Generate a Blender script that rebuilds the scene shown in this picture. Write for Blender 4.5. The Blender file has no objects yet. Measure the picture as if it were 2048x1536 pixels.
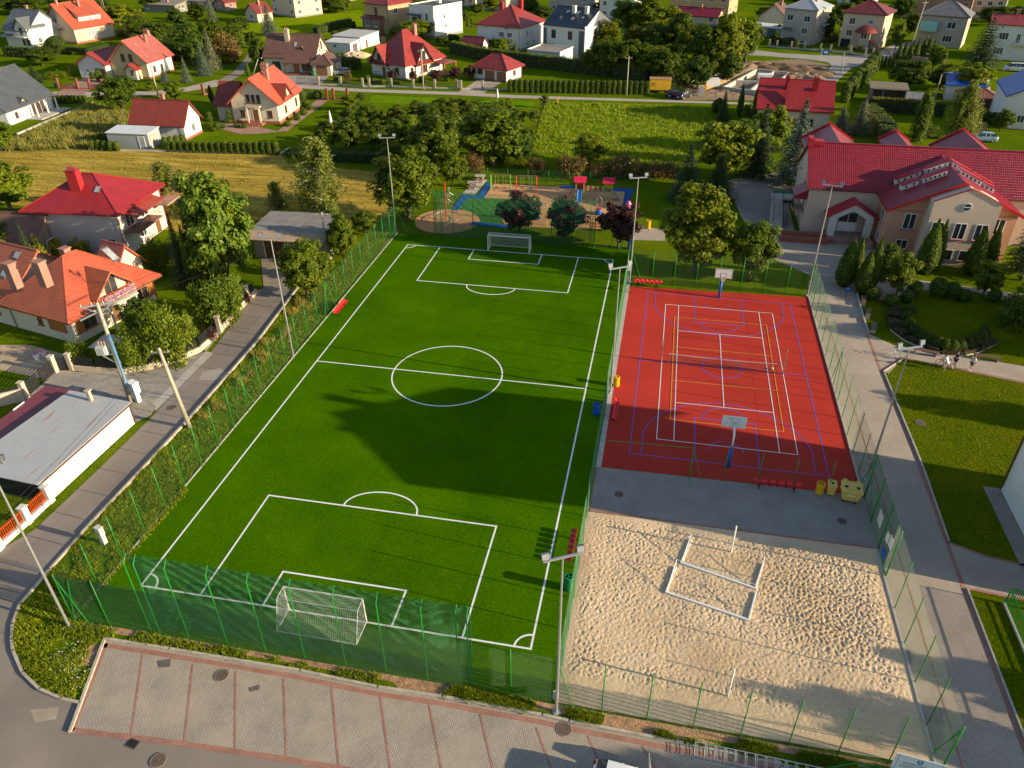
import bpy, math, random
from mathutils import Vector, Matrix, noise
random.seed(11)
S = bpy.context.scene
C = S.collection
R = math.radians
PI = math.pi
# ------------------------------------------------------------------ camera, sky, sun, exposure
CAM = Vector((30.354, -28.376, 37.827)); CROT = (0.98585, 0.0072231, 0.196862); F = 1521.74
cd = bpy.data.cameras.new("camera"); cam = bpy.data.objects.new("camera", cd); C.objects.link(cam)
cam.location = CAM; cam.rotation_euler = CROT
cd.sensor_width = 36.0; cd.lens = 36.0 * F / 2048; cd.clip_start = 0.5; cd.clip_end = 3000
S.camera = cam
SUN_EL, SUN_AZ = R(15.8), R(-6.0)
w = bpy.data.worlds.new("World"); S.world = w; w.use_nodes = True
sk = w.node_tree.nodes.new('ShaderNodeTexSky'); sk.sky_type = 'NISHITA'; sk.sun_disc = False
sk.sun_elevation = SUN_EL; sk.sun_rotation = R(90) - SUN_AZ
sk.air_density = 1.0; sk.dust_density = 0.6; sk.ozone_density = 0.85
w.node_tree.links.new(sk.outputs[0], w.node_tree.nodes['Background'].inputs[0])
w.node_tree.nodes['Background'].inputs[1].default_value = 0.088
ld = bpy.data.lights.new("sun", 'SUN'); sun = bpy.data.objects.new("sun", ld); C.objects.link(sun)
ld.energy = 4.4; ld.angle = R(0.5); ld.color = (1.0, 0.83, 0.55)
sun.rotation_euler = Vector((math.cos(SUN_AZ)*math.cos(SUN_EL), math.sin(SUN_AZ)*math.cos(SUN_EL), math.sin(SUN_EL))).to_track_quat('Z', 'Y').to_euler()
S.view_settings.view_transform = 'Standard'; S.view_settings.look = 'None'
S.view_settings.gamma = 1.0; S.view_settings.exposure = 1.18
S.render.engine = 'CYCLES'
S.cycles.max_bounces = 6; S.cycles.transparent_max_bounces = 12
S.cycles.use_denoising = True

# ------------------------------------------------------------------ surveying helpers (photo pixel on a level plane -> place on the ground)
CM = cam.rotation_euler.to_matrix()
def G(px, py, z=0.0):
    d = CM @ Vector((px-1024, 768-py, -F)); t = (z-CAM.z)/d.z
    return CAM + d*t
def G2(px, py, z=0.0):
    g = G(px, py, z); return (g.x, g.y)
def P(wp):
    d = CM.transposed() @ (Vector(wp)-CAM); return (1024+F*d.x/-d.z, 768-F*d.y/-d.z)
def scale_at(wp):
    d = CM.transposed() @ (Vector(wp)-CAM); return F/-d.z        # photo pixels per metre
def height_from(base, topy):
    g = G(*base); lo, hi = 0.0, 34.0
    for _ in range(40):
        m = (lo+hi)/2
        if P((g.x, g.y, m))[1] > topy: lo = m
        else: hi = m
    return lo

# ------------------------------------------------------------------ mesh builder
class MB:
    def __init__(s): s.v = []; s.f = []; s.mi = []
    def add(s, vs, fs, mi=0):
        o = len(s.v); s.v += [tuple(p) for p in vs]
        for f in fs: s.f.append([i+o for i in f]); s.mi.append(mi)
        return s
    def box(s, x0, x1, y0, y1, z0, z1, mi=0):
        return s.add([(x0,y0,z0),(x1,y0,z0),(x1,y1,z0),(x0,y1,z0),(x0,y0,z1),(x1,y0,z1),(x1,y1,z1),(x0,y1,z1)],
                     [(0,3,2,1),(4,5,6,7),(0,1,5,4),(1,2,6,5),(2,3,7,6),(3,0,4,7)], mi)
    def obox(s, o, u, v, w, mi=0):
        o, u, v, w = Vector(o), Vector(u), Vector(v), Vector(w)
        if u.cross(v).dot(w) < 0: u, v = v, u
        p = [o, o+u, o+u+v, o+v]; p += [q+w for q in p]
        return s.add(p, [(0,3,2,1),(4,5,6,7),(0,1,5,4),(1,2,6,5),(2,3,7,6),(3,0,4,7)], mi)
    def beam(s, a, b, wd, ht, mi=0):
        a, b = Vector(a), Vector(b); d = (b-a).normalized()
        up = Vector((0,0,1)) if abs(d.z) < .95 else Vector((0,1,0))
        x = d.cross(up).normalized(); y = x.cross(d)
        return s.obox(a-x*wd/2-y*ht/2, x*wd, y*ht, b-a, mi)
    def tube(s, pts, r, n=6, mi=0, cap=True):
        pts = [Vector(p) for p in pts]; rs = r if isinstance(r, (list, tuple)) else [r]*len(pts)
        vs = []; prev = None
        for i, p in enumerate(pts):
            d = (pts[min(i+1, len(pts)-1)]-pts[max(i-1, 0)]).normalized()
            if prev is None:
                a = Vector((0,0,1)) if abs(d.z) < .9 else Vector((1,0,0))
                x = d.cross(a).normalized()
            else:
                x = (prev-d*prev.dot(d)); x = x.normalized() if x.length > 1e-6 else d.orthogonal().normalized()
            prev = x; y = d.cross(x)
            for k in range(n):
                t = 2*PI*k/n; vs.append(p+(x*math.cos(t)+y*math.sin(t))*rs[i])
        fs = []
        for i in range(len(pts)-1):
            for k in range(n): fs.append((i*n+k, i*n+(k+1) % n, (i+1)*n+(k+1) % n, (i+1)*n+k))
        if cap: fs.append(tuple(range(n))[::-1]); fs.append(tuple((len(pts)-1)*n+k for k in range(n)))
        return s.add(vs, fs, mi)
    def lathe(s, prof, c=(0,0,0), n=16, mi=0):
        vs = []; fs = []
        for r, z in prof:
            for k in range(n): vs.append((c[0]+r*math.cos(2*PI*k/n), c[1]+r*math.sin(2*PI*k/n), c[2]+z))
        for i in range(len(prof)-1):
            for k in range(n): fs.append((i*n+k, i*n+(k+1) % n, (i+1)*n+(k+1) % n, (i+1)*n+k))
        if prof[0][0] > 1e-4: fs.append(tuple(range(n))[::-1])
        if prof[-1][0] > 1e-4: fs.append(tuple((len(prof)-1)*n+k for k in range(n)))
        return s.add(vs, fs, mi)
    def poly(s, pts, mi=0): return s.add(pts, [tuple(range(len(pts)))], mi)
    def sheet(s, pts, z, mi=0):
        a = sum(pts[i][0]*pts[(i+1) % len(pts)][1]-pts[(i+1) % len(pts)][0]*pts[i][1] for i in range(len(pts)))
        if a < 0: pts = pts[::-1]
        return s.poly([(p[0], p[1], z) for p in pts], mi)
    def prism(s, pts, z0, z1, mi=0):
        a = sum(pts[i][0]*pts[(i+1) % len(pts)][1]-pts[(i+1) % len(pts)][0]*pts[i][1] for i in range(len(pts)))
        if a < 0: pts = pts[::-1]
        n = len(pts)
        return s.add([(p[0],p[1],z0) for p in pts]+[(p[0],p[1],z1) for p in pts],
                     [tuple(range(n))[::-1], tuple(range(n, 2*n))]+[(i, (i+1) % n, n+(i+1) % n, n+i) for i in range(n)], mi)
    def strip(s, pts, wd, z, mi=0, closed=False):
        pts = [Vector((p[0], p[1], 0)) for p in pts]; n = len(pts); L = []; Rr = []
        for i, p in enumerate(pts):
            a = pts[(i-1) % n] if (closed or i > 0) else p; b = pts[(i+1) % n] if (closed or i < n-1) else p
            d0 = (p-a).normalized() if (p-a).length > 1e-6 else (b-p).normalized()
            d1 = (b-p).normalized() if (b-p).length > 1e-6 else d0
            t = (d0+d1).normalized(); nrm = Vector((-t.y, t.x, 0)); k = wd/2/max(.35, nrm.dot(Vector((-d0.y, d0.x, 0))))
            L.append(p+nrm*k); Rr.append(p-nrm*k)
        for i in range(n if closed else n-1):
            j = (i+1) % n; s.poly([(Rr[i].x,Rr[i].y,z),(Rr[j].x,Rr[j].y,z),(L[j].x,L[j].y,z),(L[i].x,L[i].y,z)], mi)
        return s
    def wall_strip(s, pts, wd, z0, z1, mi=0):
        for a, b in zip(pts, pts[1:]):
            a, b = Vector((a[0],a[1],0)), Vector((b[0],b[1],0)); d = (b-a).normalized(); nr = Vector((-d.y, d.x, 0))*wd/2; e = d*wd*.25
            s.prism([(a-nr-e)[:2], (b-nr+e)[:2], (b+nr+e)[:2], (a+nr-e)[:2]], z0, z1, mi)
        return s
    def mesh(s, name, mats, smooth=False, inv=None):
        me = bpy.data.meshes.new(name)
        v = s.v if inv is None else [tuple(inv @ Vector(p)) for p in s.v]
        me.from_pydata(v, [], s.f)
        mats = mats if isinstance(mats, (list, tuple)) else [mats]
        for m in mats: me.materials.append(m)
        if len(mats) > 1: me.polygons.foreach_set('material_index', s.mi)
        if smooth: me.polygons.foreach_set('use_smooth', [True]*len(me.polygons))
        uv = me.uv_layers.new(name='UV').data; k = 0; buf = [0.0]*(2*len(me.loops)); vv = me.vertices
        for pl in me.polygons:
            n = pl.normal
            if abs(n.z) > .995: ux, uy, uz, vx, vy, vz = 1, 0, 0, 0, 1, 0
            else:
                l = math.hypot(n.x, n.y); ux, uy, uz = -n.y/l, n.x/l, 0
                vx, vy, vz = n.y*uz-n.z*uy, n.z*ux-n.x*uz, n.x*uy-n.y*ux
            for li in pl.loop_indices:
                c = vv[me.loops[li].vertex_index].co
                buf[2*li] = c.x*ux+c.y*uy+c.z*uz; buf[2*li+1] = c.x*vx+c.y*vy+c.z*vz
        uv_ = me.uv_layers['UV'].data; uv_.foreach_set('uv', buf)
        return me
    def build(s, name, mats, parent=None, smooth=False, world=False):
        inv = None
        if parent is not None and world: inv = wmat(parent).inverted()
        o = bpy.data.objects.new(name, s.mesh(name, mats, smooth, inv)); C.objects.link(o)
        if parent is not None: o.parent = parent
        return o
def wmat(o):
    m = Matrix.Translation(o.location) @ o.rotation_euler.to_matrix().to_4x4()
    return (wmat(o.parent) @ m) if o.parent else m
def tag(o, label=None, cat=None, group=None, kind=None):
    if label: o['label'] = label
    if cat: o['category'] = cat
    if group: o['group'] = group
    if kind: o['kind'] = kind
    return o
def thing(name, label, cat, loc=(0,0,0), rz=0.0, group=None):
    o = bpy.data.objects.new(name, None); C.objects.link(o); o.empty_display_size = .2
    o.location = (loc[0], loc[1], loc[2] if len(loc) > 2 else 0.0); o.rotation_euler = (0, 0, rz)
    return tag(o, label, cat, group, 'thing')
def link_mesh(name, me, parent=None, loc=(0,0,0), rot=(0,0,0), sc=(1,1,1)):
    o = bpy.data.objects.new(name, me); C.objects.link(o); o.parent = parent
    o.location = loc; o.rotation_euler = rot; o.scale = sc
    return o
def copy_tree(o, parent=None):
    c = o.copy(); C.objects.link(c); c.parent = parent
    for ch in list(o.children): copy_tree(ch, c)
    return c
def clone(o, loc, rz, label, group=None):
    c = copy_tree(o); c.location = (loc[0], loc[1], loc[2] if len(loc) > 2 else 0.0); c.rotation_euler = (0, 0, rz)
    return tag(c, label, None, group)
def structure(name, mb, m, smooth=False):
    o = mb.build(name, m, None, smooth); o['kind'] = 'structure'; return o

# ------------------------------------------------------------------ procedural materials
def mat(name, c, rough=.75, var=.12, vs=1.2, fine=.0, fs=30.0, bump=0.0, bs=20.0, metal=0.0, spec=.35, coord='pos', c2=None, objvar=0.0, stretch=None):
    m = bpy.data.materials.new(name); m.use_nodes = True; nt = m.node_tree; N = nt.nodes; L = nt.links
    b = N['Principled BSDF']; b.inputs['Roughness'].default_value = rough; b.inputs['Metallic'].default_value = metal
    b.inputs['Specular IOR Level'].default_value = spec
    if coord == 'pos': src = N.new('ShaderNodeNewGeometry').outputs['Position']
    elif coord == 'uv': src = N.new('ShaderNodeTexCoord').outputs['UV']
    else: src = N.new('ShaderNodeTexCoord').outputs['Object']
    if stretch:
        mp = N.new('ShaderNodeMapping'); mp.inputs['Scale'].default_value = stretch; L.new(src, mp.inputs[0]); src = mp.outputs[0]
    def noise_(sc, det=4):
        t = N.new('ShaderNodeTexNoise'); t.inputs['Scale'].default_value = sc; t.inputs['Detail'].default_value = det
        L.new(src, t.inputs['Vector']); return t.outputs['Fac']
    def ramp(fac, a, d, lo=.3, hi=.7):
        r = N.new('ShaderNodeValToRGB'); L.new(fac, r.inputs[0]); e = r.color_ramp.elements
        e[0].position = lo; e[1].position = hi; e[0].color = (*a, 1); e[1].color = (*d, 1); return r.outputs[0]
    def mul(a, k):
        return tuple(min(1, x*k) for x in a)
    out = ramp(noise_(vs), mul(c, 1-var), c2 if c2 else mul(c, 1+var))
    def mixmul(colr, fac_col):
        x = N.new('ShaderNodeMixRGB'); x.blend_type = 'MULTIPLY'; x.inputs[0].default_value = 1
        L.new(colr, x.inputs[1]); L.new(fac_col, x.inputs[2]); return x.outputs[0]
    if fine: out = mixmul(out, ramp(noise_(fs, 3), (1-fine,)*3, (1+fine,)*3, .35, .65))
    if objvar:
        oi = N.new('ShaderNodeObjectInfo'); out = mixmul(out, ramp(oi.outputs['Random'], (1-objvar,)*3, (1+objvar,)*3, 0, 1))
    L.new(out, b.inputs['Base Color'])
    if bump:
        bp = N.new('ShaderNodeBump'); bp.inputs['Strength'].default_value = bump; bp.inputs['Distance'].default_value = .05
        L.new(noise_(bs, 3), bp.inputs['Height']); L.new(bp.outputs[0], b.inputs['Normal'])
    return m
def pattern_mat(name, c1, c2, cm, bw, bh, mortar=.02, off=.5, rough=.8, bump=.4, var=.15, vs=.35, rot=0.0, coord='uv', spec=.3, stain=None):
    """bricks, pavers or boards: coordinates in metres"""
    m = bpy.data.materials.new(name); m.use_nodes = True; nt = m.node_tree; N = nt.nodes; L = nt.links
    b = N['Principled BSDF']; b.inputs['Roughness'].default_value = rough; b.inputs['Specular IOR Level'].default_value = spec
    src = N.new('ShaderNodeTexCoord').outputs['UV'] if coord == 'uv' else N.new('ShaderNodeNewGeometry').outputs['Position']
    mp = N.new('ShaderNodeMapping'); mp.inputs['Rotation'].default_value = (0, 0, rot); L.new(src, mp.inputs[0])
    br = N.new('ShaderNodeTexBrick'); L.new(mp.outputs[0], br.inputs['Vector'])
    br.offset = off; br.inputs['Color1'].default_value = (*c1, 1); br.inputs['Color2'].default_value = (*c2, 1); br.inputs['Mortar'].default_value = (*cm, 1)
    br.inputs['Scale'].default_value = 1.0; br.inputs['Brick Width'].default_value = bw; br.inputs['Row Height'].default_value = bh
    br.inputs['Mortar Size'].default_value = mortar; br.inputs['Mortar Smooth'].default_value = .2
    t = N.new('ShaderNodeTexNoise'); t.inputs['Scale'].default_value = vs; t.inputs['Detail'].default_value = 6; L.new(src, t.inputs['Vector'])
    r = N.new('ShaderNodeValToRGB'); L.new(t.outputs['Fac'], r.inputs[0]); e = r.color_ramp.elements
    e[0].position = .32; e[1].position = .68; e[0].color = (1-var, 1-var, 1-var, 1); e[1].color = (1+var, 1+var, 1+var, 1)
    x = N.new('ShaderNodeMixRGB'); x.blend_type = 'MULTIPLY'; x.inputs[0].default_value = 1
    L.new(br.outputs['Color'], x.inputs[1]); L.new(r.outputs[0], x.inputs[2]); out = x.outputs[0]
    if stain:
        t2 = N.new('ShaderNodeTexNoise'); t2.inputs['Scale'].default_value = .33; t2.inputs['Detail'].default_value = 8; t2.inputs['Roughness'].default_value = .62; t2.inputs['Distortion'].default_value = .25; L.new(src, t2.inputs['Vector'])
        r2 = N.new('ShaderNodeValToRGB'); L.new(t2.outputs['Fac'], r2.inputs[0]); e = r2.color_ramp.elements
        e[0].position = .44; e[1].position = .70; e[0].color = (0,0,0,1); e[1].color = (1,1,1,1)
        y = N.new('ShaderNodeMixRGB'); k2 = N.new('ShaderNodeMath'); k2.operation = 'MULTIPLY'; k2.inputs[1].default_value = .6; L.new(r2.outputs[0], k2.inputs[0]); L.new(k2.outputs[0], y.inputs[0]); L.new(out, y.inputs[1]); y.inputs[2].default_value = (*stain, 1); out = y.outputs[0]
    L.new(out, b.inputs['Base Color'])
    if bump:
        bp = N.new('ShaderNodeBump'); bp.inputs['Strength'].default_value = bump; bp.inputs['Distance'].default_value = .02; bp.invert = True
        L.new(br.outputs['Fac'], bp.inputs['Height']); L.new(bp.outputs[0], b.inputs['Normal'])
    return m
def roof_mat(name, c, kind='tile', pitch=.30, row=.36, rough=.55, var=.20, bump=.5, streak=None, spec=.4):
    """roof covering from UV in metres: u along the eave, v up the slope"""
    m = bpy.data.materials.new(name); m.use_nodes = True; nt = m.node_tree; N = nt.nodes; L = nt.links
    b = N['Principled BSDF']; b.inputs['Roughness'].default_value = rough; b.inputs['Specular IOR Level'].default_value = spec
    uv = N.new('ShaderNodeTexCoord').outputs['UV']; sp = N.new('ShaderNodeSeparateXYZ'); L.new(uv, sp.inputs[0])
    def M_(op, a, v=None, w2=None):
        n = N.new('ShaderNodeMath'); n.operation = op
        for i, q in enumerate((a, v, w2)):
            if q is None: continue
            if isinstance(q, (int, float)): n.inputs[i].default_value = q
            else: L.new(q, n.inputs[i])
        return n.outputs[0]
    u = M_('DIVIDE', sp.outputs[0], pitch); v = M_('DIVIDE', sp.outputs[1], row)
    fv = M_('FRACT', v)
    if kind == 'tile':
        wave = M_('ABSOLUTE', M_('SINE', M_('MULTIPLY', u, PI))); h = M_('ADD', M_('MULTIPLY', wave, .6), M_('MULTIPLY', fv, -.5))
        line = M_('LESS_THAN', fv, .12); seam = M_('LESS_THAN', wave, .25)
        dark = M_('MAXIMUM', M_('MULTIPLY', line, .45), M_('MULTIPLY', seam, .28))
    elif kind == 'trapezoid':
        fu = M_('FRACT', u); rib = M_('LESS_THAN', fu, .30); h = M_('MULTIPLY', rib, 1.0); dark = M_('MULTIPLY', M_('MULTIPLY', M_('GREATER_THAN', fu, .30), M_('LESS_THAN', fu, .48)), .3)
    else:   # seam
        fu = M_('FRACT', u); rib = M_('LESS_THAN', fu, .10); h = M_('MULTIPLY', rib, 1.0); dark = M_('MULTIPLY', rib, .35)
    t = N.new('ShaderNodeTexNoise'); t.inputs['Scale'].default_value = .7; t.inputs['Detail'].default_value = 9; t.inputs['Roughness'].default_value = .65; L.new(uv, t.inputs['Vector'])
    r = N.new('ShaderNodeValToRGB'); L.new(t.outputs['Fac'], r.inputs[0]); e = r.color_ramp.elements
    e[0].position = .3; e[1].position = .7; e[0].color = (*[x*(1-var) for x in c], 1); e[1].color = (*[min(1, x*(1+var)) for x in c], 1); out = r.outputs[0]
    x = N.new('ShaderNodeMixRGB'); L.new(dark, x.inputs[0]); L.new(out, x.inputs[1]); x.inputs[2].default_value = (*[q*.35 for q in c], 1); out = x.outputs[0]
    if streak:
        mp = N.new('ShaderNodeMapping'); mp.inputs['Scale'].default_value = (2.2, .25, 1); L.new(uv, mp.inputs[0])
        t2 = N.new('ShaderNodeTexNoise'); t2.inputs['Scale'].default_value = 1.0; t2.inputs['Detail'].default_value = 5; L.new(mp.outputs[0], t2.inputs['Vector'])
        r2 = N.new('ShaderNodeValToRGB'); L.new(t2.outputs['Fac'], r2.inputs[0]); e = r2.color_ramp.elements
        e[0].position = .62; e[1].position = .72; e[0].color = (0,0,0,1); e[1].color = (1,1,1,1)
        y = N.new('ShaderNodeMixRGB'); L.new(r2.outputs[0], y.inputs[0]); L.new(out, y.inputs[1]); y.inputs[2].default_value = (*streak, 1); out = y.outputs[0]
    L.new(out, b.inputs['Base Color'])
    bp = N.new('ShaderNodeBump'); bp.inputs['Strength'].default_value = bump; bp.inputs['Distance'].default_value = .05
    L.new(h, bp.inputs['Height']); L.new(bp.outputs[0], b.inputs['Normal'])
    return m
def leaf_mat(name, c, c2, trans=.5):
    m = bpy.data.materials.new(name); m.use_nodes = True; nt = m.node_tree; N = nt.nodes; L = nt.links
    b = N['Principled BSDF']; b.inputs['Roughness'].default_value = .55; b.inputs['Specular IOR Level'].default_value = .25
    g = N.new('ShaderNodeNewGeometry'); oi = N.new('ShaderNodeObjectInfo')
    r = N.new('ShaderNodeValToRGB'); L.new(g.outputs['Random Per Island'], r.inputs[0]); e = r.color_ramp.elements
    e[0].color = (*c, 1); e[1].color = (*c2, 1); e[0].position = .1; e[1].position = .95
    t = N.new('ShaderNodeTexNoise'); t.inputs['Scale'].default_value = .55; t.inputs['Detail'].default_value = 2; L.new(g.outputs['Position'], t.inputs['Vector'])
    r2 = N.new('ShaderNodeValToRGB'); L.new(t.outputs['Fac'], r2.inputs[0]); e = r2.color_ramp.elements
    e[0].position = .35; e[1].position = .65; e[0].color = (.8, .85, .85, 1); e[1].color = (1.15, 1.08, 1, 1)
    r3 = N.new('ShaderNodeValToRGB'); L.new(oi.outputs['Random'], r3.inputs[0]); e = r3.color_ramp.elements
    e[0].color = (.78, .88, .95, 1); e[1].color = (1.28, 1.12, .85, 1)
    x = N.new('ShaderNodeMixRGB'); x.blend_type = 'MULTIPLY'; x.inputs[0].default_value = 1; L.new(r.outputs[0], x.inputs[1]); L.new(r2.outputs[0], x.inputs[2])
    y = N.new('ShaderNodeMixRGB'); y.blend_type = 'MULTIPLY'; y.inputs[0].default_value = 1; L.new(x.outputs[0], y.inputs[1]); L.new(r3.outputs[0], y.inputs[2])
    L.new(y.outputs[0], b.inputs['Base Color'])
    tr = N.new('ShaderNodeBsdfTranslucent'); L.new(y.outputs[0], tr.inputs['Color'])
    mx = N.new('ShaderNodeMixShader'); mx.inputs[0].default_value = trans; L.new(b.outputs[0], mx.inputs[1]); L.new(tr.outputs[0], mx.inputs[2])
    L.new(mx.outputs[0], N['Material Output'].inputs['Surface'])
    return m
def grass_mat(name, c, c2, c3=None, s1=.25, s2=9.0, bump=.5, rot=None, rough=.9):
    m = bpy.data.materials.new(name); m.use_nodes = True; nt = m.node_tree; N = nt.nodes; L = nt.links
    b = N['Principled BSDF']; b.inputs['Roughness'].default_value = rough; b.inputs['Specular IOR Level'].default_value = 0.0
    pos = N.new('ShaderNodeNewGeometry').outputs['Position']
    if rot is not None:
        mp = N.new('ShaderNodeMapping'); mp.inputs['Rotation'].default_value = (0, 0, rot[0]); mp.inputs['Scale'].default_value = (rot[1], rot[2], 1); L.new(pos, mp.inputs[0]); p2 = mp.outputs[0]
    else: p2 = pos
    def nz(sc, det, src):
        t = N.new('ShaderNodeTexNoise'); t.inputs['Scale'].default_value = sc; t.inputs['Detail'].default_value = det; t.inputs['Roughness'].default_value = .62; L.new(src, t.inputs['Vector']); return t.outputs['Fac']
    r = N.new('ShaderNodeValToRGB'); L.new(nz(s1, 5, p2), r.inputs[0]); e = r.color_ramp.elements
    e[0].position = .34; e[1].position = .66; e[0].color = (*c, 1); e[1].color = (*c2, 1)
    if c3: q = e.new(.82); q.color = (*c3, 1)
    f = nz(s2, 4, p2); r2 = N.new('ShaderNodeValToRGB'); L.new(f, r2.inputs[0]); e = r2.color_ramp.elements
    e[0].position = .3; e[1].position = .7; e[0].color = (.6, .6, .6, 1); e[1].color = (1.35, 1.35, 1.35, 1)
    x = N.new('ShaderNodeMixRGB'); x.blend_type = 'MULTIPLY'; x.inputs[0].default_value = 1; L.new(r.outputs[0], x.inputs[1]); L.new(r2.outputs[0], x.inputs[2])
    L.new(x.outputs[0], b.inputs['Base Color'])
    bp = N.new('ShaderNodeBump'); bp.inputs['Strength'].default_value = bump; bp.inputs['Distance'].default_value = .08
    L.new(f, bp.inputs['Height']); L.new(bp.outputs[0], b.inputs['Normal'])
    return m
# ------------------------------------------------------------------ materials
WHITE = mat('white_render', (.60,.58,.54), .85, .09, .45, .05, 14, .15, 40)
CREAM = mat('cream_render', (.58,.50,.38), .85, .06, .6, .05, 14, .15, 40)
BEIGE = mat('beige_render', (.50,.40,.30), .85, .07, .5, .05, 14, .15, 40)
PEACH = mat('peach_render', (.55,.42,.33), .85, .05, .5, .05, 14, .15, 40)
SALMON = mat('salmon_render', (.52,.27,.17), .85, .06, .5, .05, 14, .15, 40)
TAN = mat('tan_render', (.42,.29,.16), .85, .08, .5, .06, 14, .15, 40)
BROWNW = mat('brown_render', (.22,.14,.09), .85, .08, .5, .06, 14, .15, 40)
GREYW = mat('grey_render', (.36,.32,.28), .85, .10, .5, .08, 14, .2, 30)
DGREY = mat('dark_grey_render', (.10,.11,.13), .7, .06, .5, .05, 14, .1, 30)
BRICKW = pattern_mat('orange_brick', (.40,.17,.09), (.34,.14,.08), (.30,.24,.2), .25, .08, .012, .5, .85, .3)
PLINTH = mat('red_brown_plinth', (.28,.09,.06), .8, .1, 1.0, .1, 12)
GPLINTH = mat('grey_plinth', (.25,.24,.22), .85, .1, 1.0, .1, 12)
CHIMB = pattern_mat('chimney_brick', (.36,.13,.09), (.30,.11,.08), (.3,.26,.22), .25, .08, .012, .5, .85, .3)
CHIMC = mat('beige_chimney', (.42,.33,.25), .85, .1, 1.0)
GLASS = mat('window_glass', (.035,.04,.048), .08, .25, 1.5, spec=.6, objvar=.3)
CURT = mat('curtained_glass', (.30,.31,.32), .15, .3, 2.0, spec=.6)
FRAMEW = mat('white_frame', (.72,.72,.70), .5, .03)
FRAMEB = mat('brown_frame', (.16,.07,.03), .5, .08)
WOOD = mat('varnished_wood', (.34,.12,.03), .5, .2, 3.0, .15, 20, stretch=(6,6,1))
DWOOD = mat('dark_wood', (.10,.05,.025), .6, .2, 3.0, .15, 20)
OLDWOOD = mat('weathered_wood', (.22,.18,.14), .85, .25, 2.5, .2, 20)
GATEB = mat('black_metal', (.02,.02,.022), .4, .1, 2.0)
GALV = mat('galvanised_steel', (.50,.51,.52), .42, .07, 2.0, metal=.75)
WPAINT = mat('white_paint_metal', (.72,.72,.71), .4, .04, 3.0)
GREENP = mat('green_painted_steel', (.012,.20,.025), .42, .10, 1.5)
GREENW = mat('green_wire', (.010,.085,.025), .5, .10, 1.5)
NETG = mat('green_net_cord', (.004,.115,.045), .7, .12, 1.0)
NETW = mat('white_net_cord', (.60,.60,.58), .7, .1, 1.0)
REDPL = mat('red_plastic', (.62,.012,.015), .32, .08, 2.0, spec=.5)
YELPL = mat('yellow_plastic', (.70,.36,.01), .4, .08, 2.0)
PYEL = mat('pale_yellow_plastic', (.66,.46,.10), .45, .10, 2.5)
BLUEPL = mat('blue_plastic', (.01,.09,.42), .4, .08, 2.0)
GRNPL = mat('green_plastic', (.01,.16,.06), .4, .08, 2.0)
BLACK = mat('black_rubber', (.012,.012,.013), .6, .15, 3.0)
CONC = mat('concrete', (.40,.37,.33), .9, .12, .8, .15, 12, .3, 25)
POLEC = mat('aged_concrete_pole', (.36,.31,.25), .9, .12, 1.2, .15, 12, .3, 25)
KERB = pattern_mat('kerb_stone', (.44,.38,.31), (.40,.35,.29), (.2,.17,.14), 1.0, 5.0, .015, 0, .9, .3, .2, 1.2)
IRON = mat('cast_iron', (.12,.085,.065), .7, .25, 8.0, .2, 30, .4, 30)
BARK = mat('bark', (.12,.085,.06), .9, .25, 6.0, .2, 25, .6, 20, coord='obj')
BIRCHB = mat('birch_bark', (.50,.47,.42), .8, .45, 5.0, .2, 25, .4, 20, coord='obj')
SOIL = mat('bare_soil', (.23,.155,.095), .95, .25, 1.2, .25, 10, .8, 8)
PALES = mat('straw', (.40,.27,.13), .95, .25, 1.2, .3, 9, .8, 8)

GRASS = grass_mat('lawn_grass', (.070,.120,.003), (.115,.160,.005), (.15,.165,.012), .12, 5.0, .5)
LAWN = grass_mat('school_lawn', (.062,.098,.002), (.105,.118,.003), (.14,.13,.006), .35, 4.5, .6)
VERGE = grass_mat('verge_grass', (.065,.115,.004), (.11,.15,.006), (.20,.17,.05), .5, 7.0, .8)
MEADOW = grass_mat('meadow_grass', (.13,.20,.003), (.20,.255,.006), (.25,.27,.02), .16, 2.2, 1.0)
TURF = grass_mat('artificial_turf', (.036,.104,.0008), (.058,.146,.001), (.062,.152,.001), .14, 9.0, .25)
HAY = grass_mat('mown_hay', (.22,.155,.022), (.44,.31,.065), (.54,.38,.10), 1.0, 2.5, .8, (R(0), .07, .62))
DRY = grass_mat('dry_tall_grass', (.13,.13,.025), (.26,.22,.05), (.34,.28,.09), .3, 3.0, 1.0)
ASPH = mat('asphalt', (.225,.19,.165), .92, .20, .16, .07, 60, .15, 90)
DASPH = mat('school_yard_asphalt', (.26,.22,.19), .92, .10, .35, .07, 60, .15, 90)
REDC = mat('red_rubber_court', (.43,.042,.030), .9, .10, .22, .06, 50, .1, 120, spec=.0)
TANR = mat('tan_rubber', (.52,.28,.13), .9, .06, .4, .05, 60)
GRNR = mat('green_rubber', (.035,.14,.012), .9, .08, .5, .06, 60)
BLUR = mat('blue_rubber', (.006,.07,.30), .9, .08, .5, .06, 60)
PAVE = pattern_mat('parking_pavers', (.365,.325,.275), (.31,.275,.235), (.17,.135,.11), .22, .115, .014, .5, .9, .5, .10, .5, R(90), 'pos', .2, (.43,.34,.26))
PAVEG = pattern_mat('yard_pavers', (.33,.29,.25), (.28,.25,.22), (.14,.13,.12), .22, .115, .012, .5, .9, .5, .10, .5, R(45), 'pos', .2)
PATHP = pattern_mat('path_pavers', (.42,.345,.28), (.36,.295,.24), (.19,.15,.13), .22, .115, .010, .5, .9, .5, .10, .4, R(45), 'pos', .2)
DRIVE = pattern_mat('driveway_slabs', (.33,.30,.27), (.24,.225,.21), (.18,.16,.14), .65, .4, .012, .5, .9, .4, .12, .5, R(-8), 'pos', .2)
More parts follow.
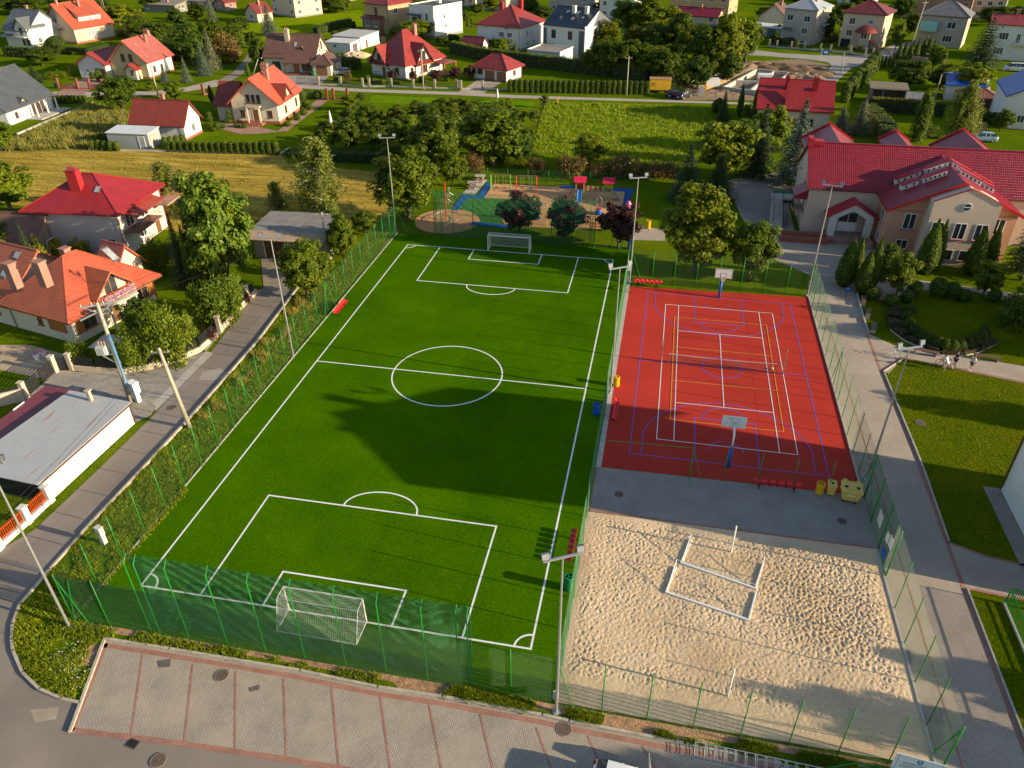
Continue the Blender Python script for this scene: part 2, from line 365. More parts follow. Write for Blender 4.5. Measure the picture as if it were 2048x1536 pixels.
PINKP = pattern_mat('pink_pavers', (.34,.20,.16), (.30,.18,.145), (.2,.14,.12), .22, .115, .01, .5, .9, .4, .12, .5, 0, 'pos', .2)
REDBR = pattern_mat('red_paver_line', (.37,.19,.145), (.32,.16,.125), (.2,.1,.08), .22, .115, .01, .5, .9, .4, .15, 1.0, 0, 'pos', .2)
LWHITE = mat('white_line_paint', (.74,.74,.72), .8, .06, 3.0)
LBLUE = mat('blue_line_paint', (.10,.11,.50), .8, .06, 3.0)
LYEL = mat('yellow_line_paint', (.66,.30,.03), .8, .06, 3.0)
SAND = mat('beach_sand', (.56,.405,.25), .95, .10, .18, .12, 14, .45, 45, c2=(.66,.50,.335), spec=.0)

# ------------------------------------------------------------------ ground
def area(name, pts, m, z, world=True):
    return structure(name, MB().sheet(pts, z), m)
def px(*l, z=0): return [G2(a, b, z) for a, b in l]
structure('ground', MB().sheet([(-900,-300),(900,-300),(900,1300),(-900,1300)], -.03), GRASS)
# near road and the road that climbs along the left of the pitch
lroad = px((-500,1100),(0,1098),(68,1060),(190,945),(305,832),(420,706),(497,607),(527,575),(545,520),(575,500),(592,545),(597,575),(515,684),(375,843),(167,1066),(40,1211),(26,1250),(26,1303),(46,1347),(80,1380),(123,1398),(160,1407),(142,1462),(368,1491),(600,1526),(900,1580),(1500,1700),(1500,2300),(-700,1800))
area('road', lroad, ASPH, .0)
area('farm_track', px((527,572),(590,572),(596,500),(560,480),(520,500)), mat('gravel', (.26,.21,.16), .95, .2, 1.0, .15, 20, .5, 15), .012)
area('asphalt_patch', px((404,744),(438,736),(470,752),(436,760),(396,760)), mat('pale_asphalt_patch', (.33,.29,.25), .92, .12, .5, .07, 60), .006)
area('asphalt_patch', px((60,1420),(118,1414),(112,1438),(70,1446)), mat('dusty_patch', (.33,.27,.21), .95, .2, .8), .006)
area('oil_stain', px((315,1322),(342,1318),(340,1334),(318,1336)), mat('oil_stain', (.12,.10,.085), .8, .3, 4), .030)
area('oil_stain', px((498,1376),(520,1370),(518,1380),(500,1384)), bpy.data.materials['oil_stain'], .030)
# pavements and drives on the left
area('driveway', px((54,795),(113,744),(250,745),(412,703),(424,707),(308,815),(300,800),(262,805),(140,780),(100,800)), DRIVE, .014)
area('drive_edge', px((412,703),(427,706),(312,822),(300,812)), CONC, .02)
area('gravel_patch', px((258,803),(300,800),(313,815),(300,832),(262,850)), mat('grey_gravel', (.30,.27,.23), .95, .35, 9.0, .3, 30, .8, 25), .026)
area('roadside_gravel', px((412,703),(497,607),(528,578),(490,585),(455,630),(400,690)), mat('pale_gravel', (.36,.30,.24), .95, .25, 5.0, .25, 25, .8, 20), .016)
area('house_yard', px((0,690),(60,690),(140,712),(150,740),(100,760),(0,740)), mat('beige_terrace', (.40,.30,.20), .9, .15, 1.0, .1, 10), .008)
area('verge', px((258,860),(262,848),(305,832),(190,945),(68,1060),(0,1100),(0,1085),(60,1050)), VERGE, .018)
# parking bay with red paver lines
PK = [(209,1281),(338,1301),(600,1345),(755,1378),(884,1397),(1084,1434),(1138,1446),(1369,1491),(1700,1560),(1700,1720),(1200,1640),(600,1526),(368,1491),(142,1463)]
area('parking_bay', px(*PK), PAVE, .016)
pk_top = px((209,1281),(338,1301),(600,1345),(755,1378),(884,1397),(1084,1434),(1138,1446),(1369,1491),(1560,1530))
lm_ = MB(); off = [(x, y-.32) for x, y in pk_top]; lm_.strip(off, .30, .024)
lm_.strip(px((142,1460),(368,1488),(600,1523),(900,1577)), .3, .024); lm_.strip(px((212,1287),(143,1462)), .3, .024)
for t, b in [((285,1310),(262,1472)),((385,1330),(368,1490)),((471,1343),(470,1505)),((567,1358),(573,1522)),((663,1375),(678,1540)),((760,1392),(783,1556)),((858,1410),(890,1575)),((960,1428),(1000,1600)),((1072,1455),(1140,1640)),((1175,1472),(1250,1640)),((1284,1492),(1370,1640))]:
    lm_.strip(px(t, b), .11, .025)
structure('parking_lines', lm_, REDBR)
# verge strips near the camera
area('corner_verge', px((165,1070),(40,1211),(26,1250),(26,1303),(46,1347),(80,1380),(123,1398),(160,1405),(209,1281),(338,1301),(600,1345),(755,1378),(884,1397),(1084,1434),(1138,1446),(1369,1491),(1700,1560),(1900,1560),(1830,1537),(1370,1456),(1125,1413),(930,1377),(600,1317),(300,1266),(148,1242)), VERGE, .012)
area('embankment', px((148,1242),(792,468),(790,440),(640,560),(597,577),(515,685),(375,844),(167,1068)), VERGE, .010)
dirt = MB(); dirt.strip(px((135,1247),(300,1272),(600,1322),(930,1383),(1125,1420),(1372,1463),(1650,1512),(1830,1546)), .45, .020); dirt.strip(px((170,1214),(380,985),(590,718),(700,586),(782,478)), .55, .020)
dirt.poly([(*p, .021) for p in px((776,1350),(905,1372),(886,1392),(800,1382))]); dirt.poly([(*p, .021) for p in px((1190,1432),(1370,1467),(1440,1490),(1330,1478),(1200,1452))]); dirt.poly([(*p, .021) for p in px((165,1300),(190,1288),(206,1287),(190,1330),(160,1330))])
structure('bare_earth', dirt, mat('trampled_earth', (.34,.20,.11), .95, .35, 2.5, .25, 14, .8, 10))
kb = MB(); kb.wall_strip([(x, y+.07) for x, y in pk_top], .16, 0, .15); kb.wall_strip(px((209,1281),(141,1464)), .16, 0, .14)
kb.wall_strip(px((165,1068),(100,1140),(40,1211),(26,1250),(24,1280),(27,1303),(46,1347),(80,1380),(123,1398),(160,1407)), .16, 0, .14)
kb.wall_strip(px((165,1068),(375,843),(515,684),(597,575)), .18, 0, .20)
structure('kerb', kb, KERB)
# pitch, court, yard, sand
area('pitch', [(-2.42,-3.22),(27.35,-3.22),(27.35,59.25),(-2.42,59.25)], TURF, .030)
area('court_margin', [(27.35,17.4),(27.95,17.4),(27.95,50.2),(27.35,53.5)], CONC, .030)
area('red_court', [(27.95,17.45),(47.0,17.75),(47.0,50.1),(27.95,49.3)], REDC, .030)
area('yard', [(27.35,12.35),(47.1,12.3),(47.1,17.72),(27.35,17.42)], PAVEG, .026)
yl = MB(); yl.strip([(27.55,12.4),(27.55,17.35)], .22, .034); yl.strip([(27.4,12.45),(47.0,12.4)], .22, .034); structure('yard_border', yl, REDBR)
area('court_apron', px((1262,500),(1262,571),(1615,597),(1640,560),(1530,505)), GRASS, .0)
# long path right of the court, crossing path, lawns
area('path', [(47.1,-16),(51.9,-16),(51.95,10),(52.05,14),(52.15,22),(51.95,36.2),(51.9,41),(52.2,51.8),(54,58),(48.6,57),(46.9,50.4)], PATHP, .020)
area('crossing_path', [(51.9,36.0),(52.4,35.6),(54.3,38.9),(64,36.4),(80,35),(80,37.5),(65,39.2),(58.0,40.6),(54.0,41.0),(51.9,43.0)], PATHP, .024)
area('south_path', [(51.9,13.8),(51.9,9.8),(58,9.2),(80,8.0),(80,9.6),(58,12.2),(54,12.9)], PATHP, .023)
pl = MB(); pl.strip([(51.75,-16),(51.8,10),(51.95,22),(51.8,36.0),(54.2,38.8),(64,36.2),(80,34.9)], .26, .030); pl.strip([(48.35,-16),(48.4,20),(48.3,49)], .10, .028); pl.strip([(51.75,36),(51.8,43)], .2, .031); pl.strip([(51.9,9.8),(58,9.2),(80,8)], .2, .030); pl.strip([(51.9,13.9),(54,13.0),(58,12.3),(64,11.8)], .2, .030)
structure('path_border', pl, REDBR)
pk2 = MB(); pk2.wall_strip([(52.0,14),(52.2,22),(52.0,35.9),(54.3,38.6)], .10, 0, .12); pk2.wall_strip([(51.95,43),(52.0,46),(52.3,51.8)], .14, 0, .22); pk2.wall_strip([(52.0,-16),(52.0,9.7)], .10, 0, .12); pk2.wall_strip([(47.05,-3.4),(47.05,12.2)], .14, 0, .10); pk2.wall_strip([(47.1,17.8),(47.1,50.2)], .14, 0, .12); pk2.wall_strip([(-2.5,-3.2),(-2.5,59.3)], .10, 0, .09)
structure('path_kerb', pk2, CONC)
area('east_lawn', [(52.05,14),(52.2,22),(52.0,36),(54.3,38.7),(64,36.2),(90,34),(90,12),(64,11.7),(58,12.2),(54,12.9)], LAWN, .012)
area('garden_lawn', [(52.0,43),(54,41.1),(58,40.7),(65,39.3),(90,37),(90,54),(60,53),(52.4,52)], LAWN, .014)
area('corner_lawn', [(52.0,9.6),(52.0,-16),(80,-16),(80,7.8),(58,9.0)], LAWN, .010)
# school yard
area('school_yard', px((1455,360),(1560,345),(1590,463),(1770,490),(1805,556),(2060,590),(2200,620),(2200,655),(2060,615),(1900,570),(1760,600),(1700,565),(1640,560),(1530,510),(1515,480),(1480,430)), PATHP, .016)
area('car_park', px((1450,380),(1560,345),(1580,380),(1575,478),(1520,470)), DASPH, .024)
area('yard_path', px((1258,480),(1330,482),(1330,460),(1262,450)), PATHP, .016)
# mown hay field, meadow and rough plots
area('hay_field', px((-300,440),(0,405),(395,470),(520,440),(600,430),(700,455),(790,430),(800,345),(700,315),(560,310),(180,300),(0,305),(-300,330)), HAY, .0)
area('meadow', px((1090,203),(1400,212),(1435,240),(1390,330),(1340,340),(1060,315)), MEADOW, .0)
area('rough_plot', px((35,268),(185,205),(260,225),(265,240),(180,300),(0,305),(0,285)), DRY, .004)
area('field_edge', px((170,300),(560,306),(575,325),(760,345),(760,330),(600,306),(600,296),(170,292)), GRASS, .006)
area('potato_patch', px((745,190),(1075,205),(1060,218),(735,205)), grass_mat('crop_rows', (.09,.17,.004), (.13,.23,.006), None, .5, 2.5, .9), .004)
# far road, branches and street
area('far_road', px((-60,212),(110,183),(210,184),(312,182),(375,174),(430,160),(500,170),(592,169),(722,178),(912,184),(1024,190),(1424,203),(1600,209),(1600,214),(1424,207),(1024,196),(912,190),(722,184),(592,176),(440,172),(375,183),(312,190),(210,193),(110,196),(-60,230)), mat('pale_asphalt', (.36,.30,.26), .92, .08, .3), .010)
area('lane', px((430,165),(445,172),(486,147),(508,110),(520,88),(505,88),(492,115),(468,143)), ASPH, .014)
area('street', px((1380,90),(1500,99),(1560,106),(1650,111),(1735,112),(1790,88),(1830,82),(1800,110),(1745,126),(1704,135),(1672,165),(1622,170),(1640,150),(1664,132),(1655,124),(1600,117),(1500,110),(1380,102)), mat('street_asphalt', (.30,.27,.25), .92, .08, .3), .010)
area('building_site', px((1330,200),(1480,125),(1600,118),(1660,130),(1640,150),(1570,200)), SOIL, .004)
area('north_grass', px((470,85),(500,40),(720,20),(740,50),(600,80)), MEADOW, .004)
area('drive_paving', px((592,168),(637,174),(660,150),(632,152),(560,150),(575,165)), DRIVE, .012)
area('garage_drive', px((912,187),(963,189),(1005,164),(955,160)), PATHP, .016)
area('front_path', px((555,262),(590,235),(640,195),(660,198),(610,235),(575,262),(512,268),(480,268),(440,258),(440,245),(500,250)), PINKP, .010)
area('carport_drive', px((105,190),(165,190),(210,158),(170,155)), PINKP, .012)
# ------------------------------------------------------------------ playground surfaces
area('playground', [G2(987,368), G2(1148,374), G2(1250,382), G2(1240,440), G2(1192,460), G2(1010,452), G2(1000,430), G2(1050,400), G2(968,396)], TANR, .020)
area('green_play_area', px((935,395),(1010,398),(1060,420),(1040,445),(1010,452),(945,442),(905,420)), GRNR, .014)
area('blue_border', px((975,364),(984,365),(968,397),(934,397),(915,421),(902,421),(924,390),(955,391)), BLUR, .026)
bl2 = MB(); bl2.sheet(px((1120,371),(1268,378),(1255,408),(1245,408),(1253,384),(1120,376)), .026); bl2.sheet(px((945,443),(1020,450),(1018,456),(940,450)), .026); structure('blue_edging', bl2, BLUR)
c = G(894,442); structure('round_rubber_pad', MB().sheet([(c.x+4.35*math.cos(2*PI*k/48), c.y+4.35*math.sin(2*PI*k/48)) for k in range(48)], .024), TANR)
area('picnic_slab', px((955,357),(975,360),(950,389),(925,387)), CONC, .022)

# ------------------------------------------------------------------ pitch and court markings
PW, PL = 25.54, 56.0; zl = .038
def arc(cx, cy, r, a0, a1, n=40): return [(cx+r*math.cos(R(a0+(a1-a0)*k/n)), cy+r*math.sin(R(a0+(a1-a0)*k/n))) for k in range(n+1)]
ln = MB(); W1 = .13
ln.strip([(0,0),(PW,0),(PW,PL),(0,PL)], W1, zl, closed=True); ln.strip([(.06,28),(PW-.06,28)], W1, zl+.002)
ln.strip(arc(PW/2, 28, 5.05, 0, 360, 72)[:-1], W1, zl+.004, closed=True)
for y0, s in ((0, 1), (PL, -1)):
    ln.strip([(4.17,y0+s*.06),(4.17,y0+s*9.6),(21.38,y0+s*9.6),(21.38,y0+s*.06)], W1, zl+.002)
    ln.strip([(8.5,y0+s*.06),(8.5,y0+s*2.85),(16.95,y0+s*2.85),(16.95,y0+s*.06)], W1, zl+.002)
    ln.strip([(x, y0+s*(9.66+(y-0)*1.0)) for x, y in arc(PW/2, 0, 1, 0, 180, 1)] if False else [(PW/2+2.75*math.cos(R(t)), y0+s*(9.66+1.85*math.sin(R(t)))) for t in range(0, 181, 5)], W1, zl+.004)
for x0, a in ((0, 0), (PW, 90)):
    ln.strip(arc(x0, 0, 1.0, a+3, a+87, 14), W1, zl+.004)
for x0, a in ((0, 270), (PW, 180)):
    ln.strip(arc(x0, PL, 1.0, a+3, a+87, 14), W1, zl+.004)
structure('pitch_lines', ln, LWHITE)
bx0, bx1, by0, by1 = 29.97, 44.98, 19.55, 48.1; bc = (bx0+bx1)/2; cyc = (by0+by1)/2
lb = MB(); W2 = .065
lb.strip([(bx0,by0),(bx1,by0),(bx1,by1),(bx0,by1)], W2, zl, closed=True); lb.strip([(bx0,cyc),(bx1,cyc)], W2, zl+.002); lb.strip(arc(bc,cyc,1.8,0,360,48)[:-1], W2, zl+.002, closed=True)
for y0, s in ((by0, 1), (by1, -1)):
    lb.strip([(bc-2.45,y0),(bc-2.45,y0+s*5.8),(bc+2.45,y0+s*5.8),(bc+2.45,y0)], W2, zl+.002)
    lb.strip([(bc+1.8*math.cos(R(t)), y0+s*(5.8+1.8*math.sin(R(t)))) for t in range(0,181,6)], W2, zl+.004)
    lb.strip([(bc-6.6,y0)]+[(bc+6.75*math.cos(R(t)), y0+s*(1.575+6.75*math.sin(R(t)))) for t in range(168,11,-4)]+[(bc+6.6,y0)], W2, zl+.004)
    lb.strip([(bc+1.35*math.cos(R(t)), y0+s*(1.575+1.35*math.sin(R(t)))) for t in range(0,181,10)], W2, zl+.004)
structure('basketball_lines', lb, LBLUE)
tx0, tx1, ty0, ty1 = 32.0, 42.95, 21.8, 45.62; lw = MB(); z2 = zl+.008
lw.strip([(tx0,ty0),(tx1,ty0),(tx1,ty1),(tx0,ty1)], W2, z2, closed=True); lw.strip([(tx0+1.37,ty0),(tx0+1.37,ty1)], W2, z2+.002); lw.strip([(tx1-1.37,ty0),(tx1-1.37,ty1)], W2, z2+.002)
cyt = (ty0+ty1)/2
for s in (-1, 1): lw.strip([(tx0+1.37,cyt+s*6.4),(tx1-1.37,cyt+s*6.4)], W2, z2+.002)
lw.strip([((tx0+tx1)/2,cyt-6.4),((tx0+tx1)/2,cyt+6.4)], W2, z2+.004)
structure('tennis_lines', lw, LWHITE)
ly = MB(); z3 = zl+.016; ly.strip([(33.0,24.7),(42.15,24.7),(42.15,42.9),(33.0,42.9)], W2, z3, closed=True); ly.strip([(33.0,30.8),(42.15,30.8)], W2, z3+.002); ly.strip([(33.0,36.8),(42.15,36.8)], W2, z3+.002)
structure('volleyball_lines', ly, LYEL)

# ------------------------------------------------------------------ sand with footprints (real relief: the sun is low)
def sand():
    mb = MB(); x0, x1, y0, y1 = 27.45, 47.0, -3.15, 12.3; n = 430; m_ = 340
    fp = {}; rnd = random.Random(3)
    for _ in range(13500):
        a = (rnd.uniform(x0, x1), rnd.uniform(y0, y1), rnd.uniform(.065, .135), rnd.uniform(.025, .065), rnd.uniform(0, PI), rnd.uniform(1.0, 2.0))
        fp.setdefault((int(a[0]*2), int(a[1]*2)), []).append(a)
    vs = []
    for j in range(m_+1):
        y = y0+(y1-y0)*j/m_
        for i in range(n+1):
            x = x0+(x1-x0)*i/n
            e = min(x-x0, x1-x, y-y0, y1-y); k = min(1, max(0, e/.9))
            dx = max(0, 1-((x-43)/5.5)**2-((y-7)/6.0)**2); amp = (.26+.30*dx+.16*noise.noise((x*.3, y*.3, 31)))*(.35 if y < -1.2 else 1.0)
            h = .05*noise.noise((x*.35, y*.35, 2))+.016*noise.noise((x*1.6, y*1.6, 5))+amp*.018*noise.noise((x*5.6, y*4.2, 9))
            d = 0
            for a in [q for ii in (-1,0,1) for jj in (-1,0,1) for q in fp.get((int(x*2)+ii, int(y*2)+jj), ())]:
                ux, uy = x-a[0], y-a[1]; ca, sa = math.cos(a[4]), math.sin(a[4]); p, q = (ux*ca+uy*sa)/a[5], -ux*sa+uy*ca
                r = math.hypot(p, q)/a[2]
                if r < 1.8: d += a[3]*(-(1-r*r) if r < 1 else .55*math.sin((r-1)/.8*PI))
            h += amp*max(-.075, min(.06, d))
            vs.append((x, y, .075+k*h-.04*(1-k)))
    fs = [(j*(n+1)+i, j*(n+1)+i+1, (j+1)*(n+1)+i+1, (j+1)*(n+1)+i) for j in range(m_) for i in range(n)]
    mb.add(vs, fs); structure('sand', mb, SAND, True)
sand()
# ------------------------------------------------------------------ fences of posts and wire mesh
def diag_net(mb, L, h, sp, r, fn=None, seg=1, z0=0.05):
    """two families of diagonal wires over a L x h rectangle; fn maps (u, v) to a point"""
    fn = fn or (lambda u, v: (u, 0, z0+v))
    st = sp*math.sqrt(2); H = h-z0
    for sgn in (1, -1):
        k = -H
        while k < L:
            u0, u1 = max(k, 0), min(k+H, L)
            if u1-u0 > .02:
                pts = []
                for i in range(seg+1):
                    u = u0+(u1-u0)*i/seg; v = (u-k) if sgn > 0 else H-(u-k); pts.append(fn(u, v))
                mb.tube(pts, r, 3, cap=False)
            k += st
    return mb
POST = {}
def post_mesh(h, r=.032):
    if (h, r) not in POST:
        POST[(h, r)] = MB().tube([(0,0,0),(0,0,h)], r, 8).lathe([(r*1.25,h),(r*1.2,h+.03),(.0,h+.045)], n=8).mesh('post', GREENP, True)
    return POST[(h, r)]
def fence(name, a, b, h, label, step=2.46, skip=(), gap=None, braces=(), wire=.0017, sp=.062, rails=True, group=None, ends=(1,1), m=None):
    a, b = Vector((*a, 0)), Vector((*b, 0)); L = (b-a).length; rz = math.atan2(b.y-a.y, b.x-a.x)
    t = thing(name, label, 'fence', a, rz, group)
    n = max(1, round(L/step))
    for i in range(n+1):
        if i in skip or (i == 0 and not ends[0]) or (i == n and not ends[1]): continue
        link_mesh('post', post_mesh(h), t, (L*i/n, 0, 0))
    mb = MB(); spans = [(0, L)] if not gap else [(0, gap[0]), (gap[1], L)]
    for u0, u1 in spans:
        tmp = MB(); diag_net(tmp, u1-u0, h-.05, sp, wire, lambda u, v: (u0+u, .0, .05+v))
        mb.add(tmp.v, tmp.f)
        if rails:
            for z in (.08, h*.5, h-.05): mb.tube([(u0,0,z),(u1,0,z)], .004, 4)
    mb.build('wire_mesh', m or GREENW, t)
    for u, du, dv in braces:
        MB().tube([(u, 0, h-.3), (u+du, dv, .02)], .028, 7).build('brace', GREENP, t)
    return t
WEST = fence('wire_fence', (-2.45,-3.25), (-2.45,59.3), 4.0, 'long green wire mesh fence along the grass bank beside the narrow road', braces=((0.0,0,-1),(0,.75,0),(22.0,0,.9),(22.0,1.6,0),(40.5,1.5,0),(40.5,-1.5,0),(62.5,-1.5,0)))
MID = fence('wire_fence', (27.55,-3.25), (27.55,59.3), 4.0, 'green wire mesh fence beside the blue bin dividing pitch and red court', braces=((0,0,-.9),(0,.7,0),(62.5,-1.4,0)), gap=(13.1,14.4))
SOUTH = fence('wire_fence', (-2.45,-3.25), (27.5,-3.25), 4.0, 'green wire mesh fence running below the ball net along the parking bay', wire=.0022, skip=tuple(range(2,11)), ends=(0,0), braces=((.9,-.85,0),))
NORTH = fence('wire_fence', (-2.45,59.3), (27.55,59.3), 4.0, 'green wire mesh fence along the playground end of the pitch', braces=((0,1.5,0),(29.9,-1.4,0)))
EAST1 = fence('wire_fence', (47.12,17.6), (47.12,50.2), 4.0, 'green wire mesh fence between the red court and the paved path', braces=((0,1.4,0),(14.8,1.3,0),(14.8,-1.3,0),(32.5,-1.4,0)))
EAST2 = fence('wire_fence', (47.15,-3.4), (47.15,9.9), 4.0, 'green wire mesh fence between the sand court and the paved path', braces=((0,1.2,0),))
CNORTH = fence('wire_fence', (27.9,50.3), (47.1,50.3), 4.0, 'green wire mesh fence behind the red seats at the far end of the red court', braces=((0,1.3,0),(19.1,-1.3,0)))
SSOUTH = fence('wire_fence', (27.6,-3.25), (47.1,-3.42), 4.0, 'green wire mesh fence between the sand court and the bike rack', braces=((19.4,0,1.0),))
CSOUTH = fence('wire_fence', (34.6,17.35), (47.1,17.75), 3.0, 'low green mesh fence between the red court and the grey yard', 2.5, ends=(1,0), wire=.0016, sp=.1, rails=False, braces=((0,.95,0),(0,0,-.9)))
t = CSOUTH; MB().tube([(-7.0,-.1,2.95),(0,0,2.95)], .03, 6).build('cross_bar', GREENP, t)
GATE = thing('wire_gate', 'green double gate with white notices in the east fence by the yellow bins', 'gate', (47.14, 9.9), R(90))
for x, n in ((0, 1), (2.5, 1), (5.1, 1), (7.6, 1)): link_mesh('gate_post', post_mesh(4.0, .05), GATE, (x, 0, 0))
lf = MB()
for x0, x1 in ((.1, 2.4), (2.6, 5.0), (5.2, 7.5)):
    for z in (.12, 2.1, 3.9): lf.tube([(x0,0,z),(x1,0,z)], .028, 6)
lf.tube([(2.4,0,.1),(2.4,0,3.9)], .03, 6).tube([(.1,0,.12),(2.4,0,2.1)], .02, 6).tube([(5.2,0,.12),(7.4,0,2.1)], .02, 6)
lf.build('gate_frame', GREENP, GATE)
wm = MB(); diag_net(wm, 7.6, 3.95, .06, .003, lambda u, v: (u, 0, .05+v)); wm.build('gate_mesh', GREENW, GATE)
for i, (x, z, wd, ht) in enumerate(((.55,1.75,.62,.9),(1.35,1.55,.5,.75))):
    nb = MB().box(x, x+wd, .03, .055, z, z+ht).build('notice_board', mat('white_notice', (.70,.68,.60), .5, .1, 5), GATE)
MB().box(3.2, 4.1, .03, .06, 1.2, 2.2).build('notice_board', mat('grey_notice', (.55,.53,.45), .5, .1, 5), GATE)
MB().box(1.0, 1.6, .02, .08, .5, 1.1).build('letter_panel', BLUEPL, GATE)
# tall bent posts carrying the ball nets behind both goals
def ball_net(name, x0, x1, y, s, label, xs, hh=5.9):
    t = thing(name, label, 'ball net', (x0, y), 0)
    for x in xs:
        MB().tube([(x-x0,0,0),(x-x0,0,hh),(x-x0,s*.40,hh+.42)], [.038,.038,.026], 8).build('bent_post', GREENP, t)
    L = x1-x0
    def prof(u, v):           # v metres down from the top edge
        sc = .18*abs(math.sin(u*PI/.62)); fold = .06*math.sin(u*5.1+v*.8)+.05*math.sin(u*2.3+1.7)
        z = hh+.40-sc*max(0, 1-v/1.5)-v*(.985); k = min(1, v/hh)
        ys = s*(.40+.25*math.sin(k*PI)*.9-.10*k)+fold*(.25+.75*k)
        return (u, ys, max(.06, z-.10*math.sin(u*.9)*k))
    net = MB(); D = hh+.2
    diag_net(net, L, D+.05, .062, .0062, lambda u, v: prof(u, v), 7)
    net.tube([prof(L*i/120, 0) for i in range(121)], .012, 4); net.tube([prof(L*i/60, D) for i in range(61)], .010, 4)
    for u in (0, L): net.tube([prof(u, D*i/10) for i in range(11)], .012, 4)
    net.build('net', NETG, t)
    return t
BN1 = ball_net('ball_net', 2.6, 22.7, -3.12, 1, 'tall dark green ball net on bent posts behind the nearer goal', (2.75, 3.35, 5.27, 7.8, 10.25, 12.72, 15.24, 17.7, 20.17, 22.05, 22.66))
BN2 = ball_net('ball_net', 2.8, 22.9, 59.2, -1, 'tall dark green ball net on bent posts in front of the playground', (2.85, 3.5, 7.7, 12.6, 17.6, 22.3, 22.9))
# ------------------------------------------------------------------ football goals
def football_goal(name, loc, rz, label):
    t = thing(name, label, 'goal', loc, rz)
    w2, h, dt, db, r = 2.55, 2.05, .9, 1.7, .055
    MB().tube([(-w2,0,0),(-w2,0,h),(w2,0,h),(w2,0,0)], r, 8).build('goal_frame', WPAINT, t)
    sb = MB()
    for x in (-w2, w2): sb.tube([(x,0,h),(x,-dt,h),(x,-db,.03)], .028, 6).tube([(x,0,.03),(x,-db,.03)], .03, 6)
    sb.tube([(-w2,-db,.03),(w2,-db,.03)], .03, 6).tube([(-w2,-dt,h),(w2,-dt,h)], .014, 5)
    sb.build('rear_frame', WPAINT, t)
    n = MB(); r2 = .006; sp = .115
    def back(u, q):          # q runs 0..top length then down the back
        sag = .10*math.sin(PI*(u+w2)/(2*w2))*math.sin(PI*min(1, q/dt))
        if q <= dt: return (u, -q, h-sag)
        k = (q-dt)/math.hypot(db-dt, h); return (u, -dt-(db-dt)*k-.12*math.sin(PI*k)*math.sin(PI*(u+w2)/(2*w2)), h*(1-k)+.03)
    Q = dt+math.hypot(db-dt, h); nu = int(2*w2/sp); nq = int(Q/sp)
    for i in range(nu+1): n.tube([back(-w2+2*w2*i/nu, Q*j/14) for j in range(15)], r2, 3, cap=False)
    for j in range(nq+1): n.tube([back(-w2+2*w2*i/8, Q*j/nq) for i in range(9)], r2, 3, cap=False)
    for x in (-w2, w2):
        for j in range(1, int(h/sp)):
            z = j*sp; yb = -dt-(db-dt)*(1-z/h); n.tube([(x,0,z),(x,yb,z)], r2, 3, cap=False)
        for j in range(1, int(db/sp)):
            y = -j*sp; zt = h if -y <= dt else h*(1-(-y-dt)/(db-dt)); n.tube([(x,y,0.02),(x,y,zt)], r2, 3, cap=False)
    n.build('net', NETW, t); return t
football_goal('football_goal', (12.77, .05), 0, 'white football goal with net in front of the car park end')
football_goal('football_goal', (12.80, 56.0), PI, 'white football goal with net in front of the playground end')
# ------------------------------------------------------------------ floodlights
GBOX = mat('grey_box', (.4,.41,.42), .5, .05)
LH = mat('lamp_housing', (.12,.125,.13), .4, .1, 4, metal=.5); LG = mat('lamp_glass', (.24,.26,.29), .12, .05, 3, spec=.7)
def hdobj(t): return [o for o in t.children if o.name.split('.')[0] == 'lamp_head'][-1]
def floodlight(loc, rz, label, h=12.0, heads=2, box=False):
    t = thing('floodlight', label, 'floodlight', loc, rz, 'floodlight masts round the pitch and court')
    MB().tube([(0,0,0),(0,0,h*.5),(0,0,h)], [.09,.072,.046], 10).box(-.2,.2,-.2,.2,0,.05).build('mast', GALV, t, False)
    MB().beam((-.95,0,h),(.95,0,h), .10, .10).build('cross_arm', GALV, t)
    for i in range(heads):
        x = -.85+1.7*i/max(1, heads-1)
        hd = MB(); hd.obox((x-.20,-.06,h+.16),(.40,0,0),(0,.10,-.03),(0,.10,.32)).build('lamp_head', LH, t)
        MB().obox((x-.17,-.085,h+.18),(.34,0,0),(0,.02,-.006),(0,.085,.27)).build('lamp_glass', LG, hdobj(t))
        MB().beam((x,0,h+.05),(x,.05,h+.22), .06, .04).build('bracket', GALV, t)
    if box: MB().box(-.14,.14,.09,.25,1.0,1.6).build('fuse_box', GBOX, t)
    return t
for x, y, rz, lb_, h in ((-2.62,28.5,R(8),'tall grey floodlight mast half way along the road side of the football pitch',12.0),(-2.7,59.5,R(15),'tall grey floodlight mast at the corner of the pitch by the hay field',12.1),(-2.4,-3.75,R(5),'tall grey floodlight mast on the grass corner beside the road bend',13.0),
      (27.62,-3.72,R(28),'tall grey floodlight mast at the corner between football pitch and sand court',11.9),(27.72,27.9,R(30),'tall grey floodlight mast between the yellow bin and the blue bin',12.0),(27.85,50.25,R(20),'tall grey floodlight mast at the playground corner of the red court',12.0),
      (47.0,50.55,R(-12),'tall grey floodlight mast beside the far end of the red court near the school',12.2),(47.75,19.8,R(24),'tall grey floodlight mast on the paved path beside the yellow bins',11.5)):
    floodlight((x, y), rz, lb_, h, 2, x > 20)
